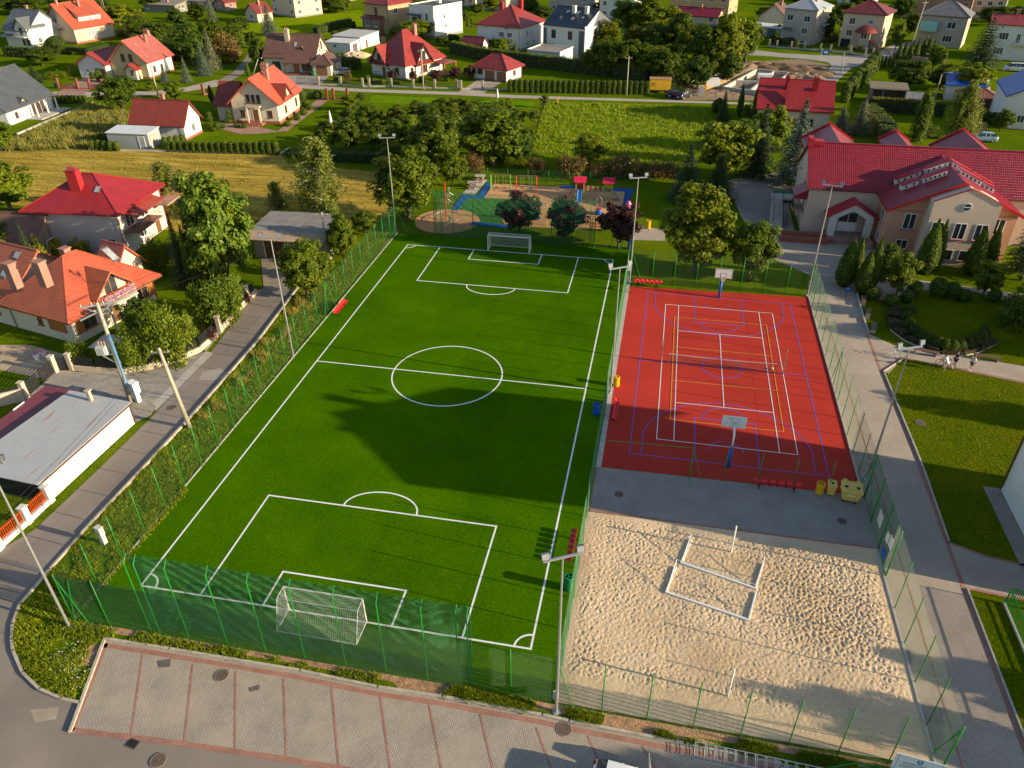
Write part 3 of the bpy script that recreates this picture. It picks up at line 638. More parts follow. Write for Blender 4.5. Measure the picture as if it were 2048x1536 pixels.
# ------------------------------------------------------------------ rows of red bucket seats
def seat_mesh():
    mb = MB(); n = 9
    prof = [(-.20,.02,.0),(-.21,.03,.10),(-.14,.0,.22),(.02,-.03,.24),(.10,.02,.24),(.13,.16,.23),(.15,.32,.19),(.155,.38,.10)]
    vs = []
    for (y, z, hw) in [(-.22,.01,.18),(-.21,.04,.20),(-.12,.0,.215),(.02,-.02,.22),(.12,.03,.22),(.17,.15,.215),(.20,.30,.19),(.205,.36,.12)]:
        for k in range(n):
            a = -1+2*k/(n-1); vs.append((hw*a, y, z+.07*a*a*(1 if y < .15 else .3)-(0 if y < .15 else 0)-(.03*abs(a) if z > .3 else 0)))
    rows = 8; o = len(vs); vs += [(x, y+.012, z-.022) for x, y, z in vs]
    fs = []
    for i in range(rows-1):
        for k in range(n-1):
            q = (i*n+k, i*n+k+1, (i+1)*n+k+1, (i+1)*n+k); fs.append(q); fs.append(tuple(o+j for j in q[::-1]))
    ring = [k for k in range(n)]+[i*n+n-1 for i in range(1, rows)]+[(rows-1)*n+k for k in range(n-2, -1, -1)]+[i*n for i in range(rows-2, 0, -1)]
    for i in range(len(ring)):
        a, b = ring[i], ring[(i+1) % len(ring)]; fs.append((b, a, o+a, o+b))
    return mb.add(vs, fs).mesh('seat', REDPL, True)
SEAT = seat_mesh()
def seat_row(loc, rz, label, n=6, sp=.52):
    t = thing('seat_row', label, 'seats', loc, rz, 'rows of red bucket seats'); L = (n-1)*sp
    fr = MB().beam((-L/2-.2,0,.38),(L/2+.2,0,.38), .06, .05)
    for x in ((-L/2+.26), L/2-.26): fr.beam((x,0,.0),(x,0,.38), .06, .06).beam((x,-.28,.03),(x,.28,.03), .06, .04)
    fr.build('frame', BLACK, t)
    for i in range(n): link_mesh('seat', SEAT, t, (-L/2+i*sp, 0, .43))
    return t
seat_row((-1.55,38.0), R(90), 'row of red bucket seats beside the pitch on the grass bank side')
seat_row((26.85,8.4), R(-90), 'row of red bucket seats on the football pitch behind the sand court fence')
seat_row((28.45,24.8), R(90), 'row of red bucket seats on the red court below the floodlight mast', 6)
seat_row((29.9,49.75), R(0), 'row of red bucket seats at the far end of the red court')
seat_row((40.95,17.35), R(0), 'row of red bucket seats at the edge of the grey yard beside the yellow bins', 6, .60)
# ------------------------------------------------------------------ basketball hoops
def hoop(loc, rz, label):
    t = thing('basketball_hoop', label, 'basketball hoop', loc, rz)
    MB().tube([(0,0,0),(0,0,2.0)], .14, 12).build('post_padding', BLUEPL, t, True)
    MB().tube([(0,0,2.0),(0,0,3.05),(0,.5,3.35),(0,1.2,3.4)], .07, 8).beam((0,.3,2.7),(0,1.18,3.15), .05, .05).build('post', WPAINT, t, True)
    bb = MB().box(-.9,.9,1.2,1.24,2.9,3.95).build('backboard', WPAINT, t)
    l = MB()
    for a, b in (((-.3,3.05),(.3,3.05)),((-.3,3.5),(.3,3.5)),((-.3,3.05),(-.3,3.5)),((.3,3.05),(.3,3.5)),((-.86,2.94),(.86,2.94)),((-.86,3.91),(.86,3.91)),((-.86,2.94),(-.86,3.91)),((.86,2.94),(.86,3.91))):
        l.beam((a[0],1.243,a[1]),(b[0],1.243,b[1]), .035, .006)
    l.build('board_marking', BLACK, bb)
    sup = MB().beam((-.45,1.19,3.75),(.45,1.19,3.75), .02, .04).beam((-.35,1.19,3.7),(0,1.19,3.3), .02, .03).beam((.35,1.19,3.7),(0,1.19,3.3), .02, .03).build('board_support', GALV, bb)
    rg = [(.225*math.cos(2*PI*k/24), 1.52+.225*math.sin(2*PI*k/24), 3.05) for k in range(25)]
    rm = MB().tube(rg, .012, 5, cap=False).beam((0,1.24,3.05),(0,1.30,3.05), .1, .03).build('rim', mat('orange_rim', (.5,.08,.01), .4), t)
    n = MB()
    for k in range(12):
        a, b = 2*PI*k/12, 2*PI*(k+1)/12
        for s_ in (0, 1):
            c0, c1 = (a, b) if s_ else (b, a)
            n.tube([(.22*math.cos(c0),1.52+.22*math.sin(c0),3.04),(.15*math.cos(c1),1.52+.15*math.sin(c1),2.8),(.11*math.cos(c0),1.52+.11*math.sin(c0),2.62)], .005, 3)
    n.build('net', NETW, rm); return t
hoop((37.6,48.25), PI, 'basketball hoop with blue padded post at the far end of the red court')
hoop((37.55,19.3), 0, 'basketball hoop seen from behind at the near end of the red court')
# ------------------------------------------------------------------ tennis net with its posts
t = thing('tennis_net', 'low court net sagging across the middle of the red court', 'net', (37.5, 33.72))
for x in (-5.0, 4.85): MB().tube([(x,0,0),(x,0,1.08)], .04, 8).build('net_post', mat('rusty_post', (.16,.06,.03), .7, .2, 4), t)
nn = MB(); diag_net(nn, 9.6, 1.0, .05, .0035, lambda u, v: (-4.9+u, .05*math.sin(u), .05+v-.08*math.sin(PI*u/9.6)*v), 5)
nn.build('netting', BLACK, t)
tp = MB(); tp.add([( -4.95+9.75*i/20, s*.02, 1.06-.09*math.sin(PI*i/20)+dz) for i in range(21) for s, dz in ((-1,-.05),(1,-.05),(1,.02),(-1,.02))],
    [(i*4+k, i*4+(k+1) % 4, (i+1)*4+(k+1) % 4, (i+1)*4+k) for i in range(20) for k in range(4)]); tp.build('top_band', mat('net_band', (.50,.40,.36), .8, .1, 4), t)
for x, lb_ in ((31.95, 'brown volleyball post standing at the left end of the tennis net'), (42.9, 'brown volleyball post standing at the right end of the tennis net')):
    t = thing('volleyball_post', lb_, 'volleyball post', (x, 33.75)); MB().box(-.05,.05,-.05,.05,0,2.5).box(-.06,.06,-.06,.06,2.5,2.55).build('upright', mat('pale_brown_post', (.42,.22,.14), .6, .1, 3), t)
    MB().box(-.09,.09,-.03,.03,1.0,1.18).build('winch', GALV, t)
o = MB().add([(x*.9,y*.7,z) for x,y,z in MB().lathe([(.02,0),(.12,.03),(.17,.1),(.12,.19),(.03,.23)], n=12).v], MB().lathe([(.02,0),(.12,.03),(.17,.1),(.12,.19),(.03,.23)], n=12).f).build('ball', mat('pale_ball', (.6,.52,.4), .6), None, True)
o.location = (42.0, 34.35, .035); tag(o, 'pale ball lying beside the right end of the tennis net', 'ball')
# ------------------------------------------------------------------ sand court: tipped goals, posts
def sand_goal(a, b, c, label):
    a, b, c = Vector((*a, 0)), Vector((*b, 0)), Vector((*c, 0)); rz = math.atan2(b.y-a.y, b.x-a.x); L = (b-a).length; D = 2.35
    t = thing('sand_goal', label, 'goal', a, rz); z = .12
    MB().box(-.06,L+.06,-.06,.06,z-.05,z+.07).box(-.06,.06,.06,D,z-.05,z+.07).box(L-.06,L+.06,.06,D,z-.05,z+.07).build('goal_frame', WPAINT, t)
    s = MB()
    for x in (0, L): s.tube([(x,.06,z+.08),(x,D-.25,z+.95),(x,D-.05,z+.08)], .025, 6)
    s.tube([(0,D-.25,z+.95),(L,D-.25,z+.95)], .018, 5); s.build('rear_frame', WPAINT, t)
    return t
sand_goal((33.23,5.77), (38.23,4.51), (33.84,8.35), 'white frame goal tipped on its face in the sand, the nearer of the pair')
sand_goal((34.13,8.49), (38.78,7.15), (34.77,10.95), 'white frame goal tipped on its face in the sand, the farther of the pair')
for (x, y), lb_ in (((37.4,10.15), 'white volleyball post standing in the sand behind the tipped goals'), ((36.8,-1.0), 'white volleyball post standing alone in the sand near the mesh fence')):
    t = thing('volleyball_post', lb_, 'volleyball post', (x, y)); MB().tube([(0,0,0),(0,0,2.45)], .055, 10).build('upright', WPAINT, t); MB().box(-.08,.08,-.03,.03,1.1,1.25).build('winch', GALV, t)
# ------------------------------------------------------------------ bins
def round_bin(loc, m, label, h=.95, r=.24):
    t = thing('litter_bin', label, 'bin', loc)
    MB().lathe([(r*.86,0),(r*.95,.06),(r,.12),(r,h-.12),(r*1.06,h-.1),(r*1.06,h-.02),(r*.98,h),(r*.80,h),(r*.78,h-.25),(.02,h-.26)], n=18).build('bin_body', m, t, False)
    lid = MB()
    for k in range(3):
        a = 2*PI*k/3; lid.beam((0,0,h-.03),(r*.98*math.cos(a),r*.98*math.sin(a),h-.03), .07, .03)
    lid.build('bin_lid', m, t); return t
round_bin((28.15,29.0), YELPL, 'yellow round bin at the edge of the red court by the mesh fence', 1.0, .27)
round_bin((26.85,24.3), BLUEPL, 'blue round bin on the football pitch by the mesh fence', 1.1, .30)
round_bin(G2(1259,497), BLUEPL, 'blue round bin at the far corner of the football pitch under the floodlight', 1.1, .3)
round_bin(G2(1137,1178), GRNPL, 'green round bin fixed at the mesh fence beside the football pitch', 1.2, .3)
round_bin(G2(1296,457), YELPL, 'yellow round bin on the paving near the playground gate', 1.1, .30)
round_bin((44.0,17.5), YELPL, 'yellow round bin standing left of the wheeled bins', .95, .30)
def wheelie(loc, rz, m, label, wd=.58, dp=.62, h=1.05):
    t = thing('wheelie_bin', label, 'bin', loc, rz)
    a, b = wd/2*.82, wd/2; c, d = dp/2*.8, dp/2
    MB().add([(-a,-c,.12),(a,-c,.12),(a,c,.12),(-a,c,.12),(-b,-d,h-.1),(b,-d,h-.1),(b,d,h-.1),(-b,d,h-.1)], [(0,3,2,1),(4,5,6,7),(0,1,5,4),(1,2,6,5),(2,3,7,6),(3,0,4,7)]).box(-b-.02,b+.02,-d-.02,d+.02,h-.14,h-.08).build('bin_body', m, t)
    lid = MB().obox((-b-.02,-d-.03,h-.07),(wd+.04,0,0),(0,dp+.06,.03),(0,0,.06)).tube([(-b*.8,d+.04,h),(b*.8,d+.04,h)], .025, 6).build('bin_lid', PYEL if m is PYEL else m, t)
    MB().lathe([(.11,0),(.11,.02)], (0,-.03,h+.01), 14).build('lid_opening', BLACK, lid)
    for x in (-b*.75, b*.75): MB().tube([(x-.03,c+.02,.1),(x+.03,c+.02,.1)], .1, 12).build('wheel', BLACK, t)
    return t
wheelie((44.75,17.55), R(-5), PYEL, 'pale yellow two wheeled bin between the round bin and the big container')
def container(loc, rz, label, m, ml):
    t = thing('waste_container', label, 'waste container', loc, rz)
    MB().add([(-.55,-.42,.25),(.55,-.42,.25),(.55,.42,.25),(-.55,.42,.25),(-.68,-.53,1.1),(.68,-.53,1.1),(.68,.53,1.1),(-.68,.53,1.1)], [(0,3,2,1),(4,5,6,7),(0,1,5,4),(1,2,6,5),(2,3,7,6),(3,0,4,7)]).box(-.72,.72,-.57,.57,1.06,1.13).box(-.78,-.68,-.1,.1,.95,1.05).box(.68,.78,-.1,.1,.95,1.05).build('container_body', m, t)
    lid = MB().add([(-.72,-.58,1.13),(.72,-.58,1.13),(.72,.56,1.13),(-.72,.56,1.13),(-.70,-.50,1.20),(.70,-.50,1.20),(.70,.50,1.34),(-.70,.50,1.34)], [(0,3,2,1),(4,5,6,7),(0,1,5,4),(1,2,6,5),(2,3,7,6),(3,0,4,7)]).box(-.58,-.34,.5,.68,1.2,1.36).box(.34,.58,.5,.68,1.2,1.36).build('container_lid', ml, t)
    for x in (-.4, .4): MB().lathe([(.13,0),(.13,.02)], (x,-.1,1.26), 14).build('lid_opening', BLACK, lid)
    MB().box(-.24,.24,-.545,-.515,.75,.86).build('sticker', WPAINT, t)
    for x in (-.45, .45):
        for y in (-.32, .32): MB().tube([(x-.03,y,.1),(x+.03,y,.1)], .1, 10).box(x-.04,x+.04,y-.03,y+.03,.1,.27).build('castor', BLACK, t)
    return t
container((46.0,17.15), R(-6), 'large pale yellow four wheeled container beside the mesh fence', PYEL, PYEL)
# ------------------------------------------------------------------ manhole covers, grates
IRONR = mat('worn_iron_ring', (.22,.17,.13), .8, .2, 6)
def manhole(p, r, label, sq=False):
    t = thing('manhole_cover', label, 'manhole cover', (p[0], p[1], .03))
    cv = MB().lathe([(r*.86,.0),(r*.86,.008),(0.001,.010)], n=28)
    for k in range(-3, 4):
        hw = math.sqrt(max(.01, 1-(k/4.2)**2))*r*.8; cv.box(-hw,hw,k*r*.2-.012,k*r*.2+.012,.009,.016)
    cv.build('cover', IRON, t)
    MB().lathe([(r*.88,0),(r*.88,.014),(r,.014),(r*1.02,0)], n=28).build('ring', IRONR, t)
for p, r, lb_ in (((443,1351),.42,'round iron manhole cover in the parking bay behind the nearer goal'),((1128,1459),.42,'round iron manhole cover by the kerb below the corner floodlight'),((317,1521),.42,'round iron manhole cover in the asphalt below the parking bay'),((1238,989),.36,'round iron manhole cover in the grey yard near the football pitch fence'),((1684,1043),.36,'round iron manhole cover in the grey yard near the gate'),((1841,846),.42,'round iron manhole cover set in the sunlit school lawn'),((345,815),.38,'round iron manhole cover in the narrow road beside the leaning pole')):
    manhole(G2(*p), r, lb_)
g_ = G2(266,1488); t = thing('drain_grate', 'rectangular iron drain grate at the edge of the parking bay', 'drain grate', (g_[0], g_[1], .03), R(-8))
MB().box(-.3,.3,-.25,.25,0,.008).build('frame', IRON, t); gm = MB()
for k in range(7): gm.box(-.26+k*.08,-.22+k*.08,-.2,.2,.008,.02)
gm.build('grate', BLACK, t)
# ------------------------------------------------------------------ bike rack, information board, low panel fence
a, b = G2(1388,1492), G2(1640,1545); rz = math.atan2(b[1]-a[1], b[0]-a[0])
t = thing('bike_rack', 'long galvanised bike rack on the paving below the sand court', 'bike rack', a, rz)
MB().tube([(0,0,.42),(6.6,0,.42)], .022, 6).tube([(0,-.75,.42),(6.6,-.75,.42)], .022, 6).tube([(0,-.75,.03),(6.6,-.75,.03)], .022, 6).tube([(0,0,.03),(6.6,0,.03)], .022, 6).build('frame', GALV, t)
for i in range(14):
    x = .02+i*.5; MB().tube([(x,0,.03),(x,0,.42),(x,-.75,.42),(x,-.75,.03),(x,0,.03)], .014, 5).tube([(x+.09,0,.05),(x+.09,0,.40),(x+.09,-.75,.40)], .012, 5).build('wheel_slot', GALV, t)
bp = G(1806,1560,0); t = thing('information_board', 'white information board with blue crest and lines of text beside the green railing', 'sign', (45.35,-4.55), R(-7))
for x in (-.95, .95): MB().tube([(x,.03,0),(x,.03,2.5)], .035, 8).build('post', GREENP, t)
bd = MB().obox((-1.1,0,1.35),(2.2,0,0),(0,.03,0),(0,.0,1.25)).build('board', mat('white_board', (.72,.73,.76), .4, .03), t)
cr = MB().add([(-.13,-.004,2.46),(-.13,-.004,2.28),(-.09,-.004,2.2),(0,-.004,2.14),(.09,-.004,2.2),(.13,-.004,2.28),(.13,-.004,2.46)], [(0,1,2,3,4,5,6)]).build('crest', mat('crest_blue', (.02,.12,.3), .5), bd)
MB().add([(-.07,-.008,2.40),(-.05,-.008,2.30),(.0,-.008,2.24),(.06,-.008,2.34),(.02,-.008,2.41)], [(0,1,2,3,4)]).build('crest_emblem', WPAINT, cr)
tx = MB(); rr = random.Random(5)
for k, (z, hw, th) in enumerate(((2.04,.72,.035),(1.95,.66,.03),(1.84,.78,.016),(1.79,.75,.016),(1.74,.6,.016),(1.66,.8,.016),(1.61,.76,.016),(1.52,.5,.016),(1.47,.45,.016))):
    x = -hw
    while x < hw:
        wl = rr.uniform(.05, .14); tx.box(x, min(hw, x+wl), -.007, -.002, z, z+th); x += wl+.025
tx.build('text_lines', mat('print', (.08,.08,.1), .6), bd)
t = thing('panel_fence', 'low green picket railing beside the white information board', 'railing', (42.9,-4.25), R(-4))
pf = MB()
for z in (.12, 1.05): pf.beam((0,0,z),(5.2,0,z), .04, .05)
pf.build('rail', GREENP, t); pk_ = MB()
for i in range(43): pk_.box(.06+i*.12,.09+i*.12,-.012,.012,.06,1.12)
pk_.build('pickets', GREENP, t)
MB().beam((0,0,.1),(-1.3,-.1,.1), .04, .04).beam((0,0,1.0),(-1.5,-.15,.05), .05, .05).beam((-.6,0,.1),(-.6,0,.65), .03, .03).build('stay', GREENP, t)
# low green railing at the far right of the path
t = thing('panel_fence', 'dark green picket railing at the lawn right of the paved path', 'railing', (53.9,9.0), R(-90))
pf = MB()
for z in (.3, 1.25): pf.beam((0,0,z),(12,0,z), .05, .05)
pf.build('rail', GREENP, t); pk_ = MB()
for i in range(100): pk_.box(.04+i*.12,.075+i*.12,-.012,.012,.18,1.4)
pk_.build('pickets', GREENP, t)
MB().box(0,12,-.08,.08,0,.16).build('base_kerb', CONC, t)
t = thing('panel_fence', 'short green picket railing running off behind the dark lawn', 'railing', (53.9,9.0), R(-8))
pf = MB()
for z in (.3, 1.25): pf.beam((0,0,z),(8,0,z), .05, .05)
pf.build('rail', GREENP, t); pk_ = MB()
for i in range(66): pk_.box(.04+i*.12,.075+i*.12,-.012,.012,.18,1.4)
pk_.build('pickets', GREENP, t)
# ------------------------------------------------------------------ roofs
RT_TILE = roof_mat('terracotta_tiles', (.38,.095,.038), 'tile', .30, .36)
RT_BROWNRED = roof_mat('dark_red_tiles', (.22,.036,.022), 'tile', .32, .40)
RT_RED = roof_mat('red_metal_tiles', (.25,.034,.028), 'tile', .30, .38, .42)
RT_ORANGE = roof_mat('orange_metal_tiles', (.38,.082,.042), 'tile', .34, .45, .42)
RT_PINK = roof_mat('pale_red_metal_tiles', (.34,.095,.078), 'tile', .30, .40, .40)
RT_MAROON = roof_mat('maroon_tiles', (.17,.030,.030), 'tile', .30, .36, .5)
RT_BROWN = roof_mat('brown_tiles', (.13,.065,.050), 'tile', .30, .36, .55)
RT_CRIMSON = roof_mat('crimson_metal_tiles', (.20,.010,.022), 'tile', .24, .36, .36)
RT_CRIMTRAP = roof_mat('crimson_sheet_roof', (.26,.018,.020), 'trapezoid', .26, 1, .34)
RT_CRIMSEAM = roof_mat('crimson_seam_roof', (.22,.010,.022), 'seam', .55, 1, .36)
RT_CHARC = roof_mat('charcoal_sheet_roof', (.065,.072,.080), 'seam', .30, 1, .45, spec=.5)
RT_GREY = roof_mat('grey_tiles', (.11,.115,.12), 'tile', .30, .36, .5)
RT_NAVY = roof_mat('navy_sheet_roof', (.014,.022,.038), 'trapezoid', .45, 1, .35, spec=.6)
RT_GREYMET = roof_mat('pale_grey_sheet_roof', (.36,.38,.40), 'trapezoid', .5, 1, .45, .1, .5)
RT_RUSTY = roof_mat('grey_sheet_roof_with_rust', (.33,.34,.36), 'trapezoid', .22, 1, .45, .06, .5, (.30,.10,.05))
RT_SLATE = roof_mat('weathered_slate', (.15,.15,.155), 'tile', .25, .25, .8, .22)
RT_OLDBR = roof_mat('old_orange_tiles', (.30,.13,.065), 'tile', .25, .3, .7, .25)
RT_ETERN = roof_mat('corrugated_fibre_cement', (.24,.20,.17), 'trapezoid', .30, 1, .9, .15, 1.0)
RT_BLUE = roof_mat('blue_sheet_roof', (.008,.06,.30), 'trapezoid', .30, 1, .36, .1, .5)
FLATR = mat('flat_roof_felt', (.20,.19,.18), .9, .15, .8, .1, 12)
FLATD = mat('dark_flat_roof', (.06,.065,.07), .85, .15, .8, .1, 12)
GUT_R = mat('red_gutter', (.30,.02,.025), .45, .06); GUT_B = mat('brown_gutter', (.10,.04,.03), .45, .06); GUT_G = mat('grey_gutter', (.10,.10,.11), .45, .06)
SOFFIT = mat('verge_board', (.42,.09,.05), .6, .1)
METALC = mat('chimney_cap', (.4,.4,.41), .5, .1, metal=.5)

class House:
    def __init__(s, name, label, cat, x, y, th, w_, d, e, r, kind, wm, rm, oh=.5, tk=.22, z0=0.0, parapet=.0, group=None, hip=1.0, roofname='roof'):
        s.t = thing(name, label, cat, (x, y, z0), R(th), group); s.w, s.d, s.e, s.r, s.kind, s.oh, s.tk = w_, d, e, r, kind, oh, tk
        half = (d if kind == 'x' else w_)/2
        if kind == 'h': half = min(w_, d)/2
        s.sl = (r-e)/(half+oh) if kind != 'f' else 0; zw = e+s.sl*oh-tk+.06 if kind in 'xy' else e-tk+.03
        if kind == 'f': zw = e
        s.zw = zw; mb = MB()
        if kind == 'x':
            pr = [(0,0),(d,0),(d,zw),(d/2,r-tk+.04),(0,zw)]
            mb.add([(-w_,a,b) for a,b in pr]+[(0,a,b) for a,b in pr], [(0,4,3,2,1),(5,6,7,8,9)]+[(i,(i+1)%5,5+(i+1)%5,5+i) for i in range(5)])
        elif kind == 'y':
            pr = [(-w_,0),(0,0),(0,zw),(-w_/2,r-tk+.04),(-w_,zw)]
            mb.add([(a,0,b) for a,b in pr]+[(a,d,b) for a,b in pr], [(0,1,2,3,4),(9,8,7,6,5)]+[(i,5+i,5+(i+1)%5,(i+1)%5) for i in range(5)])
        elif kind == 's':
            mb.add([(-w_,0,0),(0,0,0),(0,d,0),(-w_,d,0),(-w_,0,e-tk+.03),(0,0,e-tk+.03),(0,d,r-tk+.03),(-w_,d,r-tk+.03)], [(0,3,2,1),(4,5,6,7),(0,1,5,4),(1,2,6,5),(2,3,7,6),(3,0,4,7)])
        else: mb.box(-w_,0,0,d,0,zw)
        s.wall = mb.build('wall', wm, s.t); o = oh; rb = MB(); W0, W1, D0, D1 = -w_-o, o, -o, d+o
        if kind == 'x':
            pr = [(D0,e),(d/2,r),(D1,e),(D1,e-tk),(d/2,r-tk),(D0,e-tk)]
            rb.add([(W0,a,b) for a,b in pr]+[(W1,a,b) for a,b in pr], [(0,1,4,5),(1,2,3,4),(11,10,7,6),(10,9,8,7)]+[(i,6+i,6+(i+1)%6,(i+1)%6) for i in range(6)])
            rb.tube([(W0,d/2,r+.03),(W1,d/2,r+.03)], .10, 6)
        elif kind == 'y':
            pr = [(W0,e),(-w_/2,r),(W1,e),(W1,e-tk),(-w_/2,r-tk),(W0,e-tk)]
            rb.add([(a,D0,b) for a,b in pr]+[(a,D1,b) for a,b in pr], [(5,4,1,0),(4,3,2,1),(6,7,10,11),(7,8,9,10)]+[(i,(i+1)%6,6+(i+1)%6,6+i) for i in range(6)])
            rb.tube([(-w_/2,D0,r+.03),(-w_/2,D1,r+.03)], .10, 6)
        elif kind == 'h':
            v = [(W0,D0,e-tk),(W1,D0,e-tk),(W1,D1,e-tk),(W0,D1,e-tk),(W0,D0,e),(W1,D0,e),(W1,D1,e),(W0,D1,e)]
            m = (min(w_, d)/2+o)*hip
            if w_ >= d: v += [(W0+m,d/2,r),(W1-m,d/2,r)]; fs = [(4,5,9,8),(5,6,9),(6,7,8,9),(7,4,8)]; rid = [((4,8)),((5,9)),((6,9)),((7,8)),((8,9))]
            else: v += [(-w_/2,D0+m,r),(-w_/2,D1-m,r)]; fs = [(4,5,8),(5,6,9,8),(6,7,9),(7,4,8,9)]; rid = [(4,8),(5,8),(6,9),(7,9),(8,9)]
            rb.add(v, [(0,3,2,1),(0,1,5,4),(1,2,6,5),(2,3,7,6),(3,0,4,7)]+fs)
            for i, j in rid:
                if (Vector(v[i])-Vector(v[j])).length > .05: rb.tube([v[i], v[j]], .085, 5)
        elif kind == 's':
            rb.add([(W0,D0,e-tk),(W1,D0,e-tk),(W1,D1,r-tk),(W0,D1,r-tk),(W0,D0,e),(W1,D0,e),(W1,D1,r),(W0,D1,r)], [(0,3,2,1),(4,5,6,7),(0,1,5,4),(1,2,6,5),(2,3,7,6),(3,0,4,7)])
        elif kind == 'f':
            rb.box(W0+.12,W1-.12,D0+.12,D1-.12,e-.05,e+.06)
            if parapet:
                pb = MB()
                pb.box(W0,W1,D0,D0+.22,e+.003,e+parapet).box(W0,W1,D1-.22,D1,e+.003,e+parapet).box(W0,W0+.22,D0+.22,D1-.22,e+.003,e+parapet).box(W1-.22,W1,D0+.22,D1-.22,e+.003,e+parapet)
                pb.build('parapet', wm, s.t)
        s.roof = rb.build(roofname, rm, s.t)
    def face(s, side):
        return {'S': ((-s.w,0), 0, s.w), 'E': ((0,0), 90, s.d), 'N': ((0,s.d), 180, s.w), 'W': ((-s.w,s.d), 270, s.d)}[side] if isinstance(side, str) else side
    def local(s, g): return wmat(s.t).inverted() @ g
    def fn(s, side):
        (ox, oy), a, L = s.face(side); ca, sa = round(math.cos(R(a)), 9), round(math.sin(R(a)), 9)
        return lambda u, out, z: (ox+u*ca+out*sa, oy+u*sa-out*ca, z)
    def obx(s, mb, T, u0, u1, o0, o1, z0, z1, mi=0):
        p = [T(u,o,z) for z in (z0,z1) for u,o in ((u0,o1),(u1,o1),(u1,o0),(u0,o0))]
        mb.add(p, [(0,3,2,1),(4,5,6,7),(0,1,5,4),(1,2,6,5),(2,3,7,6),(3,0,4,7)], mi)
    def win(s, side, u, z, w_, h, fm=None, gm=None, mull=1, sill=None, off=0.0, parent=None, bare=False):
        T = s.fn(side); fm = fm or FRAMEW; gm = gm or GLASS; a, b = u-w_/2, u+w_/2; f = .07; fr = MB(); q = off
        s.obx(fr,T,a,b,q,q+.05,z,z+f); s.obx(fr,T,a,b,q,q+.05,z+h-f,z+h); s.obx(fr,T,a,a+f,q,q+.05,z+f,z+h-f); s.obx(fr,T,b-f,b,q,q+.05,z+f,z+h-f)
        for k in range(mull):
            m = a+(b-a)*(k+1)/(mull+1); s.obx(fr,T,m-.035,m+.035,q,q+.045,z+f,z+h-f)
        o = fr.build('window', fm, parent or s.t) if not bare else None
        pn = MB(); s.obx(pn,T,a+f,b-f,q-.02,q+.015,z+f,z+h-f); pn.build('pane', gm, o)
        if sill is not False:
            sl = MB(); s.obx(sl,T,a-.1,b+.1,q,q+.14,z-.08,z-.003); sl.build('sill', sill or fm, o)
        return o
    def wins(s, side, us, z, w_, h, **k):
        for u in us: s.win(side, u, z, w_, h, **k)
    def door(s, side, u, w_, h, m, z=0.05, off=0.0, frame=None, label=None):
        T = s.fn(side); o = MB(); s.obx(o,T,u-w_/2,u+w_/2,off-.02,off+.04,z,z+h); d = o.build('door', m, s.t)
        f = MB(); fm = frame or FRAMEW
        s.obx(f,T,u-w_/2-.1,u-w_/2-.003,off,off+.06,z,z+h+.1); s.obx(f,T,u+w_/2+.003,u+w_/2+.1,off,off+.06,z,z+h+.1); s.obx(f,T,u-w_/2-.003,u+w_/2+.003,off,off+.06,z+h+.003,z+h+.1); f.build('door_frame', fm, d)
        if label: d['label'] = label
        h_ = MB(); s.obx(h_,T,u+w_/2-.2,u+w_/2-.08,off+.04,off+.09,z+h*.48,z+h*.52); h_.build('handle', METALC, d); return d
    def garage(s, side, u, w_, h, m, off=0.0):
        T = s.fn(side); o = MB(); n = 4
        for k in range(n): s.obx(o,T,u-w_/2,u+w_/2,off-.02,off+.03+.012*(k % 2),.05+h*k/n,.05+h*(k+1)/n-.004)
        o.build('garage_door_or_dark_opening', m, s.t)
    def chim(s, x, y, wx, wy, z0, z1, m=None, cap=True, pots=0):
        c = MB().box(x-wx/2,x+wx/2,y-wy/2,y+wy/2,z0,z1); c.box(x-wx/2-.08,x+wx/2+.08,y-wy/2-.08,y+wy/2+.08,z1+.002,z1+.12)
        for k in range(pots): c.lathe([(.09,z1+.12),(.09,z1+.38),(.13,z1+.38),(.13,z1+.46)], (x-wx/2+wx*(k+.5)/pots, y, 0), 8)
        c.build('chimney', m or CHIMB, s.roof)
    def slope(s, side, u, q, out=0.0):
        """point q metres (horizontally) in from the wall line on the roof slope above a side"""
        T = s.fn(side); x, y, z = T(u, -q, 0); return Vector((x, y, s.e+s.sl*(q+s.oh)+out))
    def skylight(s, side, u, q, w_=.8, h=1.1):
        p0, p1, p2 = s.slope(side,u-w_/2,q), s.slope(side,u+w_/2,q), s.slope(side,u-w_/2,q+h); n = (p1-p0).cross(p2-p0).normalized()
        fr = MB().obox(p0-n*.05, p1-p0, p2-p0, n*.13).build('skylight', GUT_G, s.roof)
        a, b = (p1-p0)*.12, (p2-p0)*.10
        # the pane sits on top of its frame as a thin slab
        MB().obox(p0+a+b+n*.082, (p1-p0)*.76, (p2-p0)*.80, n*.014).build('skylight_pane', CURT, s.roof)
    def snow(s, side, u0, u1, q, m=None):
        mb = MB()
        for k in (0, .06): mb.tube([s.slope(side,u0,q+k,.12+k*.6), s.slope(side,u1,q+k,.12+k*.6)], .018, 4)
        u = u0+.2
        while u < u1: mb.tube([s.slope(side,u,q,-.02), s.slope(side,u,q,.14)], .02, 4); u += .9
        mb.build('snow_guard', m or GUT_B, s.roof)
    def gutter(s, sides, m=None):
        mb = MB(); o = s.oh+.06
        for side in sides:
            T = s.fn(side); L = s.face(side)[2]; mb.tube([T(-s.oh,o,s.e-.10), T(L+s.oh,o,s.e-.10)], .065, 6)
            mb.tube([T(L-.06,o,s.e-.12), T(L-.06,.12,s.zw-.35), T(L-.06,.10,.1)], .045, 6)
        mb.build('gutter', m or GUT_B, s.t)
